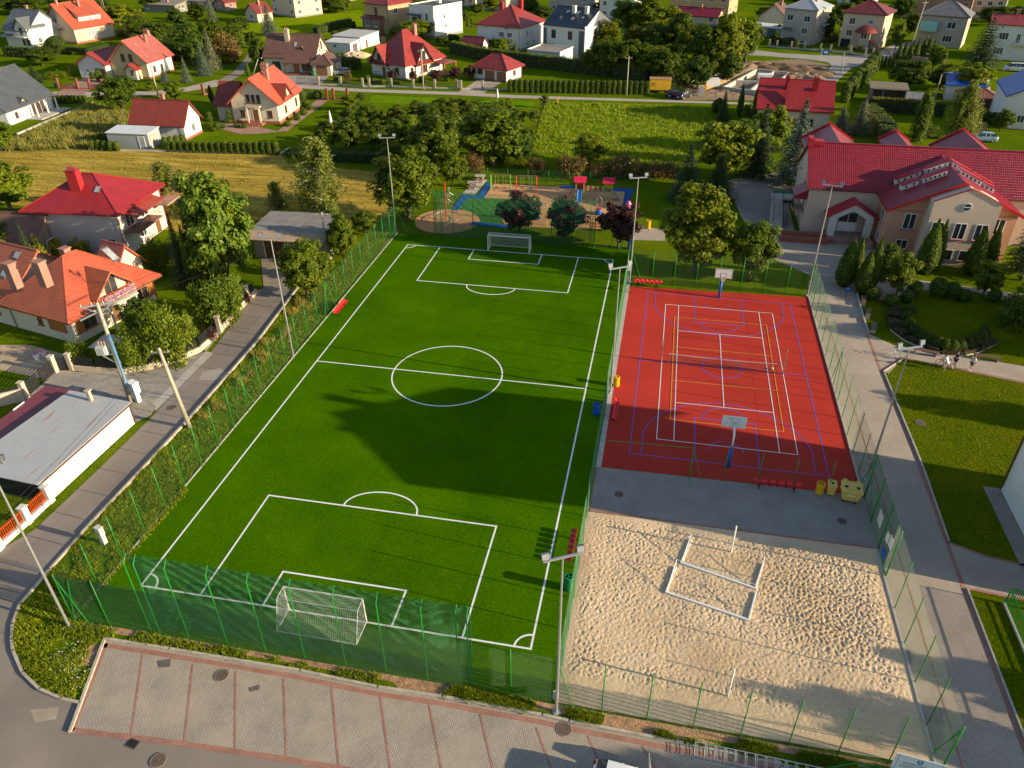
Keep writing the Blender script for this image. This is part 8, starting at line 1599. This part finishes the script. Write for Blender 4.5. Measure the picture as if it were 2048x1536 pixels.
# ------------------------------------------------------------------ people and bicycles
SKIN = mat('skin', (.48,.26,.17), .6, .05); HAIR = mat('brown_hair', (.06,.03,.015), .6, .2, 20)
def skin_obj(name, m, pts, edges, parent, sub=2, root=0):
    me = bpy.data.meshes.new(name); me.from_pydata([p[0] for p in pts], edges, []); o = bpy.data.objects.new(name, me); C.objects.link(o); o.parent = parent
    sk_ = o.modifiers.new('Skin', 'SKIN'); sk_.use_smooth_shade = True; me.materials.append(m)
    for i, p in enumerate(pts): me.skin_vertices[0].data[i].radius = (p[1], p[2] if len(p) > 2 else p[1]); me.skin_vertices[0].data[i].use_root = (i == root)
    sb = o.modifiers.new('Sub', 'SUBSURF'); sb.levels = sub; sb.render_levels = sub; return o
LIPS = mat('lips', (.42,.18,.13), .5)
def person(label, loc, rz, hh, joints, shirt, shorts, hair_long=False, extra=None):
    t = thing('person', label, 'person', loc, rz); k = hh/1.70; J = {n: Vector(p)*k for n, p in joints.items()}; names = list(J); ix = {n: i for i, n in enumerate(names)}
    rad = dict(pelvis=(.15,.11), waist=(.12,.09), chest=(.155,.105), neck=(.05,.05), chin=(.068,.075), head=(.078,.095), crown=(.05,.06))
    for s_ in 'lr':
        rad.update({s_+'sh': (.058,.055), s_+'el': (.040,.040), s_+'wr': (.027,.025), s_+'ha': (.034,.016), s_+'hip': (.09,.085), s_+'kn': (.058,.058), s_+'an': (.036,.038), s_+'he': (.037,.036), s_+'to': (.034,.022)})
        for f in range(5): rad[s_+'f%d' % f] = (.009,.009)
    E_ = [('pelvis','waist'),('waist','chest'),('chest','neck'),('neck','chin'),('chin','head'),('head','crown')]
    for s_ in 'lr':
        E_ += [('chest',s_+'sh'),(s_+'sh',s_+'el'),(s_+'el',s_+'wr'),(s_+'wr',s_+'ha'),('pelvis',s_+'hip'),(s_+'hip',s_+'kn'),(s_+'kn',s_+'an'),(s_+'an',s_+'he'),(s_+'he',s_+'to')]
        d = (J[s_+'ha']-J[s_+'wr']).normalized(); sd = d.cross(Vector((0,0,1))); sd = sd.normalized() if sd.length > .2 else Vector((0,1,0))
        for f in range(5):
            n = s_+'f%d' % f; J[n] = (J[s_+'ha']+d*(.075-.012*abs(f-2))*k+sd*(f-2)*.020*k) if f else J[s_+'ha']-d*.01+sd*-.06*k; names.append(n); ix[n] = len(names)-1; E_.append((s_+'ha', n))
    bd_ = skin_obj('body', SKIN, [(J[n], rad[n][0]*k, rad[n][1]*k) for n in names], [(ix[a], ix[b]) for a, b in E_], t)
    def cloth(nm, m, ns, es, f=1.18, add=.012):
        skin_obj(nm, m, [(J[n] if isinstance(n, str) else n[0]*1.0, (rad[n][0]*f+add)*k, (rad[n][1]*f+add)*k) for n in ns], es, t)
    for s_ in 'lr': J[s_+'mid'] = J[s_+'hip'].lerp(J[s_+'kn'], .75); rad[s_+'mid'] = (.078,.078); J[s_+'ua'] = J[s_+'sh'].lerp(J[s_+'el'], .7); rad[s_+'ua'] = (.046,.046)
    J['low'] = J['pelvis']+Vector((0,0,.02)); rad['low'] = (.15,.115)
    cloth('shirt', shirt, ['low','waist','chest','lsh','rsh','lua','rua'], [(0,1),(1,2),(2,3),(2,4),(3,5),(4,6)])
    cloth('shorts', shorts, ['pelvis','lhip','rhip','lmid','rmid'], [(0,1),(0,2),(1,3),(2,4)], 1.15, .014)
    hc = J['head']+Vector((-.018,0,.028))*k; hb = MB().lathe([(.0,-.02)]+[(.104*math.sin(PI*q/10)*k,(.115*-math.cos(PI*q/10))*k+.02*k) for q in range(4,10)]+[(.002,.135*k)], hc, 12)
    if hair_long: hb.lathe([(.05*k,-.30*k),(.075*k,-.15*k),(.085*k,.02*k)], hc+Vector((-.055*k,0,0)), 10)
    hb.build('hair', HAIR, t, True)
    fc = MB(); hd = J['head']
    for y in (-.032, .032): fc.lathe([(.0,0),(.012*k,.004),(.0,.012)], hd+Vector((.078*k, y*k, .008*k)), 6)
    fc.build('eyes', BLACK, t)
    MB().add([tuple(hd+Vector(q)*k) for q in ((.080,-.012,-.03),(.080,.012,-.03),(.105,0,-.025),(.082,0,.012))], [(0,1,2),(0,2,3),(1,3,2)]).add([tuple(hd+Vector(q)*k) for q in ((.072,-.025,-.058),(.072,.025,-.058),(.076,.02,-.068),(.076,-.02,-.068))], [(0,1,2,3)]).build('nose_and_mouth', LIPS, t)
    for s_ in 'lr':
        a, b = J[s_+'he'], J[s_+'to']; skin_obj('shoe', WPAINT, [(a, .05*k, .045*k), (a.lerp(b,.5), .05*k, .04*k), (b, .042*k, .028*k)], [(0,1),(1,2)], t)
    return t
def stand(lean=0.0, bent=False):
    J = dict(pelvis=(0,0,.92), waist=(.01,0,1.06), chest=(.02,0,1.28), neck=(.02,0,1.43), chin=(.045,0,1.51), head=(.035,0,1.58), crown=(.03,0,1.66))
    for s_, y in (('l', 1), ('r', -1)):
        J.update({s_+'sh': (.01,.17*y,1.36), s_+'el': (-.02,.22*y,1.10), s_+'wr': (.10,.20*y,.88), s_+'ha': (.13,.19*y,.81), s_+'hip': (0,.10*y,.84), s_+'kn': (.03,.11*y,.47), s_+'an': (-.01,.11*y,.09), s_+'he': (-.03,.11*y,.045), s_+'to': (.15,.13*y,.035)})
    return J
KW = mat('white_cotton', (.70,.69,.67), .85, .06, 8); KB = mat('black_cotton', (.015,.015,.018), .85, .1, 8); KD = mat('dark_shorts', (.04,.045,.08), .85, .1, 8); KG = mat('pale_shorts', (.55,.54,.52), .85, .06, 8)
J = stand(); J['rel'] = (.16,-.22,1.14); J['rwr'] = (.24,-.02,1.2); J['rha'] = (.26,.04,1.22); J['lkn'] = (.08,.12,.48)
person('girl in white shirt and dark shorts standing on the crossing path', G2(1940,741), R(200), 1.66, J, KW, KD, True)
J = stand(); J.update(rel=(.1,-.24,1.12), rwr=(.27,-.14,1.12), rha=(.33,-.10,1.13), lel=(.1,.24,1.12), lwr=(.27,.14,1.12), lha=(.33,.10,1.13))
person('person in black shirt and dark shorts standing behind the cyclist', G2(1907,734), R(190), 1.74, J, KB, KD)
J = stand(); J.update(waist=(.05,0,1.05), chest=(.18,0,1.24), neck=(.24,0,1.38), chin=(.29,0,1.45), head=(.28,0,1.52), crown=(.28,0,1.60), lsh=(.16,.17,1.31), rsh=(.16,-.17,1.31), lel=(.33,.22,1.12), rel=(.33,-.22,1.12), lwr=(.52,.22,1.03), rwr=(.52,-.22,1.03), lha=(.58,.22,1.02), rha=(.58,-.22,1.02), rhip=(0,-.10,.86), rkn=(.27,-.12,.62), ran=(.14,-.12,.28), rhe=(.11,-.12,.24), rto=(.29,-.13,.22))
person('person in white shirt astride the dark bicycle on the crossing path', G2(1889,741), R(150), 1.68, J, KW, KG)
def bicycle(label, loc, rz, fm, tyre=BLACK, wm=None, bag=False):
    t = thing('bicycle', label, 'bicycle', loc, rz); fr = MB(); r = .34
    fr.tube([(-.52,0,r),(-.05,0,.30),(.38,0,.78),(-.20,0,.78),(-.05,0,.30)], .022, 6).tube([(-.52,0,r),(-.20,0,.78),(-.23,0,.92)], .018, 6).tube([(.52,0,r),(.40,0,.70),(.36,0,.98)], .02, 6); fr.build('frame', fm, t)
    for x in (-.52, .52):
        wh = MB().tube([(x+r*math.cos(2*PI*k/24),0,r+r*math.sin(2*PI*k/24)) for k in range(25)], .024, 6, cap=False).build('wheel', tyre, t); sp = MB()
        for k in range(14): sp.tube([(x,0,r),(x+r*math.cos(2*PI*k/14),0,r+r*math.sin(2*PI*k/14))], .003, 3)
        sp.tube([(x,-.05,r),(x,.05,r)], .03, 6); sp.build('spokes', GALV, wh)
    MB().tube([(.30,-.28,1.02),(.36,-.1,1.0),(.36,.1,1.0),(.30,.28,1.02)], .014, 5).build('handlebar', BLACK, t); MB().add([(-.38,-.08,.93),(-.38,.08,.93),(-.10,.025,.93),(-.10,-.025,.93),(-.38,-.08,.97),(-.38,.08,.97),(-.10,.025,.96),(-.10,-.025,.96)], [(0,1,2,3),(4,7,6,5),(0,3,7,4),(3,2,6,7),(2,1,5,6),(1,0,4,5)]).build('saddle', BLACK, t)
    MB().tube([(-.05,-.09,.30),(.02,-.09,.16)], .012, 4).tube([(-.05,.09,.30),(-.12,.09,.44)], .012, 4).lathe([(.09,0),(.09,.01)], (-.05,0,.295), 12).build('crank', GALV, t)
    if bag: MB().box(-.62,-.25,-.16,.16,.72,1.0).build('bag', BLUEPL, t)
    return t
bicycle('white bicycle parked on the crossing path by the long bench', G2(1791,714), R(-35), WPAINT, mat('pale_tyre',(.5,.48,.45),.7)); bicycle('dark bicycle ridden by the person in the white shirt', G2(1889,735), R(150), BLACK); bicycle('bicycle with blue bag parked at the top of the paved path by the thujas', G2(1692,590), R(80), BLACK, bag=True)
# ------------------------------------------------------------------ vehicles
TAIL = mat('red_tail_lamp', (.45,.01,.01), .2, .1, spec=.6); HEADL = mat('clear_headlamp', (.6,.62,.65), .1, .1, spec=.7)
def car(label, loc, rz, paint, L=4.2, W=1.76, H=1.48, kind='hatch', group=None, open_door=False, name='parked_car'):
    t = thing(name, label, 'car', loc, rz, group); h = W/2
    ST = [(-.500,.62,.60),(-.490,.90,.90),(-.455,1.0,1.0) if kind == 'hatch' else (-.455,.98,.98),(-.40,1.02,1.30),(-.33,1.02,1.44),(-.12,1.0,1.48),(.06,.98,1.46),(.14,.97,1.36),(.26,.95,1.0),(.40,.92,.93),(.47,.84,.84),(.495,.70,.68)]
    if kind == 'van': ST = [(-.5,.7,.7),(-.495,1.05,1.5),(-.48,1.1,1.72),(-.3,1.1,1.78),(0,1.1,1.78),(.22,1.08,1.70),(.34,1.04,1.1),(.44,.98,.98),(.49,.75,.75)]
    rows = []
    for f, zb, zt in ST:
        zt = zt*H/1.48; zb = min(zb*H/1.48, zt); e = 1-.10*max(0, (abs(f)-.38)/.12)**2; tw = 1-.20*max(0, zt-.95)/.5
        rows.append([(f*L,-h*.90*e,.20),(f*L,-h*e,.34),(f*L,-h*1.0*e,min(.68, zb)),(f*L,-h*.965*e,zb),(f*L,-h*.94*e*tw,zt),(f*L,-h*.5*e*tw,zt+.025),(f*L,h*.5*e*tw,zt+.025),(f*L,h*.94*e*tw,zt),(f*L,h*.965*e,zb),(f*L,h*1.0*e,min(.68, zb)),(f*L,h*e,.34),(f*L,h*.90*e,.20)])
    vs = [p for r_ in rows for p in r_]; bf = []; gf = []; n = 12
    for i in range(len(rows)-1):
        dz = max(rows[i][4][2], rows[i+1][4][2])-max(rows[i][3][2], rows[i+1][3][2]); slope = abs(rows[i][5][2]-rows[i+1][5][2])/(rows[i+1][0][0]-rows[i][0][0])
        for k in range(n-1):
            q = (i*n+k, i*n+k+1, (i+1)*n+k+1, (i+1)*n+k)
            side = k in (3, 7) and dz > .10; scr = k in (4, 5, 6) and slope > .42 and min(rows[i][5][2], rows[i+1][5][2]) > .88*H/1.48 and dz > .1
            (gf if side or scr else bf).append(q)
    for i in (0, len(rows)-1): bf.append(tuple(i*n+k for k in range(n))[::(-1 if i else 1)])
    bo = MB().add(vs, bf).build('body', paint, t, True); MB().add(vs, gf).build('window_glass', GLASS, t)
    pl_ = MB()
    for f in (-.16, .0):
        for s_ in (-1, 1): pl_.beam((f*L,s_*h*.975,.98*H/1.48),(f*L+.04,s_*h*.78,1.46*H/1.48), .07, .03)
    pl_.build('pillar', paint, t)
    for x in (-.30*L, .31*L):
        for s_ in (-1, 1):
            y = s_*(h-.10); w2 = MB().tube([(x,y-s_*.10,.31),(x,y+s_*.10,.31)], .31, 18).build('wheel', BLACK, t); MB().tube([(x,y+s_*.09,.31),(x,y+s_*.115,.31)], .19, 12).build('rim', GALV, w2)
    for s_ in (-1, 1):
        MB().box(-.503*L,-.47*L,s_*h*.72-.10,s_*h*.72+.10,.70*H/1.48,.98*H/1.48).build('tail_lamp', TAIL, t); MB().box(.445*L,.492*L,s_*h*.68-.16,s_*h*.68+.16,.60,.74).build('headlamp', HEADL, t)
        if not (open_door and s_ > 0): MB().obox((.13*L,s_*(h-.02),.96*H/1.48),(.10,0,0),(0,s_*.20,.03),(0,0,.13)).build('wing_mirror', paint, t)
    MB().box(-.512*L,-.503*L,-.26,.26,.50,.62).build('number_plate', WPAINT, t); MB().box(-.508*L,-.46*L,-h*.8,h*.8,.26,.40).build('bumper', BLACK, t)
    return t, h
WCAR = mat('white_car_paint', (.72,.72,.72), .25, .02, spec=.6); DCAR = mat('dark_blue_car_paint', (.012,.016,.03), .25, .05, spec=.6); GCAR = mat('dark_grey_car_paint', (.022,.026,.024), .25, .05, spec=.6); SCAR = mat('silver_car_paint', (.42,.43,.45), .3, .04, metal=.5); LBCAR = mat('pale_blue_car_paint', (.25,.35,.45), .3, .04)
t, h = car('white hatchback with its door open at the lower edge of the photo', (31.95,-7.55), R(-6), WCAR, open_door=True)
dr = MB().add([(0,0,.3),(.95,.28,.3),(1.02,.30,.75),(1.0,.26,.98),(0,0,.98),(.02,.07,.3),(.96,.34,.3),(1.03,.36,.75),(1.01,.32,.98),(.02,.07,.98)], [(0,1,2,3,4),(9,8,7,6,5),(0,5,6,1),(1,6,7,2),(2,7,8,3),(3,8,9,4),(4,9,5,0)])
a_ = R(62); ca_, sa_ = math.cos(a_), math.sin(a_); hx, hy = .70, h*.98
def hinge(p): return (hx-p[0]*ca_+p[1]*sa_, hy+p[0]*sa_+p[1]*ca_, p[2])
dr.v = [hinge(p) for p in dr.v]; dro = dr.build('door', WCAR, t); gd = MB().add([(0.05,.03,.99),(.98,.28,.99),(.80,.14,1.38),(.40,.02,1.42)], [(0,1,2,3)]).add([(0.05,.05,.99),(.98,.30,.99),(.80,.16,1.38),(.40,.04,1.42)], [(3,2,1,0)]); gd.v = [hinge(p) for p in gd.v]; gd.build('door_glass', GLASS, dro); mm = MB().box(-.1,.05,.1,.32,.95,1.1); mm.v = [hinge(p) for p in mm.v]; mm.build('wing_mirror', WCAR, dro)
car('dark blue car parked behind the yellow trailer, left of two', G2(1344,193), R(75), DCAR, 4.1); car('dark estate car with red tail lamp beside the dark blue car', G2(1367,196), R(60), GCAR, 4.5); car('silver car beside the garage of the brown roofed house', G2(683,149), R(195), SCAR, 4.4); car('white car parked on the right beyond the yellow green tree, farther', G2(1966,166), R(60), WCAR, 4.2); car('pale car parked beside the summer house, nearer', G2(1953,184), R(190), LBCAR, 4.4, kind='van'); car('bluish car half hidden beyond the right end of the school roof', G2(1965,282), R(180), LBCAR, 4.2); car('white van behind the golden shrub at the top right', G2(1798,82), R(70), WCAR, 4.6, kind='van'); car('dark car under the stairs of the crimson hipped house', G2(975,98), R(80), DCAR, 4.2); car('white van parked in front of the white red roofed house', G2(2028,142), R(170), WCAR, 5.0, kind='van')
t = thing('site_trailer', 'yellow site trailer with brown roof beside the building plot', 'trailer', G2(1319,184), R(4)); YTR = mat('yellow_trailer_paint', (.58,.33,.02), .5, .10, 1.0)
MB().box(-2.2,2.2,-1.15,1.15,.65,2.75).build('trailer_body', YTR, t); rf_ = MB(); rf_.add([(-2.35,y,2.755+.28*math.cos(y/1.3*PI/2)) for y in (-1.25,-.8,-.3,.3,.8,1.25)]+[(2.3,y,2.755+.28*math.cos(y/1.3*PI/2)) for y in (-1.25,-.8,-.3,.3,.8,1.25)], [(i,6+i,7+i,i+1) for i in range(5)]+[(0,1,2,3,4,5),(11,10,9,8,7,6),(0,5,11,6)]).build('trailer_roof', mat('rusty_brown_roof',(.30,.17,.08),.7,.2,2), t)
for x in (-.4, 1.2):
    for y in (-1.0, 1.0): MB().tube([(x,y-.1,.36),(x,y+.1,.36)], .36, 14).build('wheel', BLACK, t)
MB().tube([(-2.2,-.4,.55),(-3.3,0,.5)], .06, 6).tube([(-2.2,.4,.55),(-3.3,0,.5)], .06, 6).build('drawbar', BLACK, t); MB().box(-2.24,-2.203,-.4,.4,.8,2.4).box(-1.6,-.9,-1.19,-1.153,1.5,2.2).build('trailer_door', mat('dark_yellow_panel',(.40,.22,.02),.5), t)
# ------------------------------------------------------------------ building site
t = thing('foundation', 'pale concrete foundation walls of a house being started', 'foundation', G2(1480,182)); fw = MB(); Q = [G(*q, .5)-t.location for q in ((1446,178),(1513,142),(1577,149),(1532,188),(1547,146),(1500,184),(1470,165),(1556,168))]
for a, b in ((0,1),(1,2),(2,3),(3,0),(4,5),(6,7)): fw.beam((Q[a].x,Q[a].y,.45),(Q[b].x,Q[b].y,.45), .42, 1.1)
fw.build('wall', CONC, t); bq = G(1528,162)-t.location; MB().box(bq.x-1.5,bq.x+1.5,bq.y-1,bq.y+1,0,1.5).build('block_stack', WPAINT, t)
def mound(label, p, lx, ly, hgt, rz, m, seed):
    mb = MB(); n, k = 34, 18; vs = []
    for j in range(k+1):
        for i in range(n+1):
            u, v = -1+2*i/n, -1+2*j/k; q = max(0, 1-u**4)*max(0, 1-v*v); z = hgt*q*(.75+.55*noise.noise((u*4+seed, v*4, seed)))+.25*noise.noise((u*lx*1.4, v*ly*1.4, seed))*min(1, q*3); vs.append((u*lx/2, v*ly/2, max(-.05, z)-.02))
    mb.add(vs, [(j*(n+1)+i, j*(n+1)+i+1, (j+1)*(n+1)+i+1, (j+1)*(n+1)+i) for j in range(k) for i in range(n)]); o = mb.build('soil_heap', m, None, True); o.location = (p[0], p[1], 0); o.rotation_euler = (0,0,rz); tag(o, label, 'soil heap')
mound('long ridge of brown soil left of the foundation', G2(1472,148), 34, 7, 1.5, R(62), SOIL, 1); mound('dark soil heap behind the foundation by the grass', G2(1572,142), 22, 7, 1.7, R(-12), mat('dark_soil',(.16,.10,.06),.95,.3,1.2,.3,8,.8,8), 2); mound('soil heap right of the foundation near the crimson roof', G2(1600,157), 11, 8, 1.4, R(20), SOIL, 3); mound('soil and rubble between the timber and the yellow post', G2(1440,186), 14, 6, .6, R(10), SOIL, 4); mound('small pale sand heap behind the flat roofed sheds', G2(712,112), 7, 6, 1.2, 0, SAND, 5)
t = thing('timber_stack', 'stack of pale planks and beams beside the soil ridge', 'timber', G2(1428,172), R(48)); tm_ = MB(); rr = random.Random(9)
for k in range(22): y = -1.6+.16*k; tm_.beam((-5+rr.uniform(-.8,.8),y,.2+.12*(k % 4)),(5+rr.uniform(-.8,.8),y+rr.uniform(-.3,.3),.25+.14*(k % 4)), .14, .10)
tm_.build('planks', mat('fresh_timber',(.44,.28,.14),.7,.2,2), t)
for bx, by, lb_, (a, b, c) in ((1352,176,'white wrapped block pallet beside the yellow trailer',(1.1,1.0,1.5)),(1423,174,'white wrapped block pallets beside the timber stack',(1.5,1.1,1.6)),(1385,172,'heap of white bags and boards before the wood',(1.0,.8,1.7))):
    t = thing('block_pallet', lb_, 'pallet', G2(bx, by), R(10)); bp_ = MB()
    for i in range(3):
        for j in range(4): bp_.box(-a+2*a*i/3+.01,-a+2*a*(i+1)/3-.01,-b,b,.15+c*j/4,.15+c*(j+1)/4-.015)
    bp_.build('blocks', WPAINT, t); MB().box(-a,a,-b,b,0,.13).build('pallet', OLDWOOD, t)
t = thing('site_sign', 'yellow notice on a wooden post by the far road', 'sign', G2(1408,192)); MB().box(-.07,.07,-.05,.05,0,2.2).build('post', mat('yellow_post',(.45,.27,.03),.7), t); MB().box(-.35,.35,-.09,-.055,1.5,2.2).build('board', YELPL, t)
t = thing('utility_cabinet', 'grey electrical cabinet beside the yellow notice on the far road', 'cabinet', G2(1401,192)); MB().box(-.5,.5,-.2,.2,0,1.9).box(-.55,.55,-.25,.25,1.902,1.98).build('cabinet_box', mat('pale_grey_plastic',(.45,.46,.46),.6,.06), t); MB().box(-.42,.42,-.225,-.203,.7,1.8).build('cabinet_door', GBOX, t)
t = thing('marker_post', 'yellow gas marker post at the corner of the meadow', 'marker post', G2(1115,209)); MB().tube([(0,0,0),(0,0,1.3)], .09, 8).build('post', YELPL, t); MB().tube([(0,0,1.3),(0,0,1.42)], .10, 8).build('cap', mat('orange_cap',(.5,.15,.02),.5), t)
t = thing('road_sign', 'blue road sign with white symbol on a thin post before the grey house', 'sign', G2(1640,122)); MB().tube([(0,0,0),(0,0,2.9)], .05, 6).build('post', GALV, t); o = MB().box(0.06,1.7,-.03,.0,1.5,2.6).build('board', BLUEPL, t); MB().box(.5,.9,-.036,-.031,1.9,2.2).box(1.0,1.3,-.036,-.031,1.8,2.3).build('symbol', WPAINT, o)
# ------------------------------------------------------------------ wooden shelter, barrels, parasols, bins
t = thing('wooden_shelter', 'old open fronted wooden shelter with flat plank roof', 'shelter', G2(1772,208), R(-6)); MB().box(-3.2,-3.0,0,4.4,0,2.7).box(3.0,3.2,0,4.4,0,2.7).box(-3.0,3.0,4.2,4.4,0,2.7).build('wall', OLDWOOD, t); MB().obox((-3.6,-.6,2.75),(7.2,0,0),(0,5.4,.35),(0,0,.16)).build('roof', mat('mossy_planks',(.17,.14,.10),.9,.3,2), t); MB().box(-3.15,-2.95,-.35,-.15,0,2.72).box(2.95,3.15,-.35,-.15,0,2.72).box(-1.2,-1.0,-.35,-.15,0,2.72).build('front_post', OLDWOOD, t)
t = thing('wood_pile', 'pile of old boards under a grey sheet beside the wooden shelter', 'wood pile', G2(1818,205), R(-10)); wp = MB(); rr = random.Random(4)
for k in range(26): wp.beam((-2.6+.2*k,-.6+rr.uniform(-.3,.3),.05),(-2.2+.18*k,1.2+rr.uniform(-.3,.3),1.3+rr.uniform(-.5,.6)), .22, .08)
wp.build('boards', OLDWOOD, t); MB().add([(-1.5,-.9,.2),(2.4,-.9,.1),(2.2,.8,1.9),(-1.2,.9,2.0)]+[(-1.5,-.95,.15),(2.4,-.95,.05),(2.2,.75,1.85),(-1.2,.85,1.95)], [(0,1,2,3),(7,6,5,4),(0,4,5,1),(1,5,6,2),(2,6,7,3),(3,7,4,0)]).build('cover_sheet', mat('grey_tarp',(.25,.25,.27),.6,.2,2), t)
t = thing('parasol', 'closed white parasol standing in the hedge of the orchard', 'parasol', G2(663,256)); MB().tube([(0,0,0),(0,0,3.2)], .04, 6).build('pole', GALV, t); MB().lathe([(.28,.9),(.34,1.2),(.16,2.6),(.03,3.2)], n=9).build('canopy', mat('white_canvas',(.62,.6,.57),.8,.08,3), t)
t = thing('parasol', 'closed white parasol standing by the far road above the orchard', 'parasol', G2(995,203)); MB().tube([(0,0,0),(0,0,2.6)], .04, 6).build('pole', GALV, t); MB().lathe([(.26,.8),(.3,1.1),(.14,2.2),(.03,2.6)], n=9).build('canopy', WHITE, t)
t = thing('water_barrel', 'blue plastic barrel at the dark hedge of the hay field', 'barrel', G2(682,320)); MB().lathe([(.42,0),(.5,.3),(.52,.65),(.5,1.0),(.44,1.25),(.40,1.25)], n=16).build('barrel_body', BLUEPL, t); MB().lathe([(.46,1.26),(.46,1.32),(.02,1.34)], n=16).build('lid', BLUEPL, t)
container(G2(1556,402), R(10), 'green waste container at the foot of the outside school stair, left of two', GRNPL, GRNPL); container(G2(1575,404), R(10), 'green waste container at the foot of the outside school stair, right of two', GRNPL, GRNPL)
wheelie(G2(627,152), 0, GRNPL, 'green wheeled bin before the porch of the brown roofed house'); wheelie(G2(113,176), 0, GRNPL, 'green wheeled bin beside the red brick post of the carport drive'); wheelie(G2(1508,93), 0, GRNPL, 'green wheeled bin by the garages at the street')
t = thing('garden_parasol', 'beige square parasol on the terrace of the cream house', 'parasol', G2(230,720)); MB().tube([(0,0,0),(0,0,2.2)], .04, 6).build('pole', GALV, t); MB().add([(-1.3,-1.3,2.0),(1.3,-1.3,2.0),(1.3,1.3,2.0),(-1.3,1.3,2.0),(0,0,2.5)], [(0,1,4),(1,2,4),(2,3,4),(3,0,4),(3,2,1,0)]).build('canopy', mat('beige_canvas',(.42,.34,.29),.8,.06,3), t)
for bx, by, lb_ in ((75,718,'white planter with flowers on the wall by the cream house steps, left'),(88,712,'white planter with flowers on the wall by the cream house steps, right')):
    t = thing('planter', lb_, 'planter', G2(bx, by)); MB().lathe([(.20,0),(.30,.45),(.26,.45)], n=12).build('pot', WPAINT, t); L = Leaves(3)
    for k in range(120): L.leaf(Vector((L.r.gauss(0,.18), L.r.gauss(0,.18), .5+abs(L.r.gauss(0,.14)))), Vector((0,0,1)), .09)
    link_mesh('flowers', L.mesh('flowers', mat('mixed_flowers',(.45,.16,.34),.7,.4,12)), t)
t = thing('trampoline', 'round green edged trampoline behind the brown roofed house', 'trampoline', G2(703,136)); MB().lathe([(1.6,.75),(1.9,.78),(1.9,.84),(1.6,.84)], n=24).build('rim', GRNPL, t); MB().lathe([(1.6,.80),(.01,.78)], n=24).build('mat', BLACK, t); [MB().tube([(1.75*math.cos(k),1.75*math.sin(k),0),(1.75*math.cos(k),1.75*math.sin(k),.76)], .04, 6).build('leg', GALV, t) for k in (.4,1.9,3.5,5.0)]
t = thing('scrap_heap', 'small heap of bicycles and junk between the shed and the garage gable', 'junk', G2(332,292)); MB().tube([(.5*math.cos(2*PI*k/16),0,.5+.5*math.sin(2*PI*k/16)) for k in range(17)], .04, 5, cap=False).tube([(1.2+.5*math.cos(2*PI*k/16),.2,.5+.5*math.sin(2*PI*k/16)) for k in range(17)], .04, 5, cap=False).tube([(0,0,.5),(.6,.1,1.0),(1.2,.2,.5)], .04, 5).box(-.8,-.1,.5,1.2,0,.7).build('frames', GALV, t)
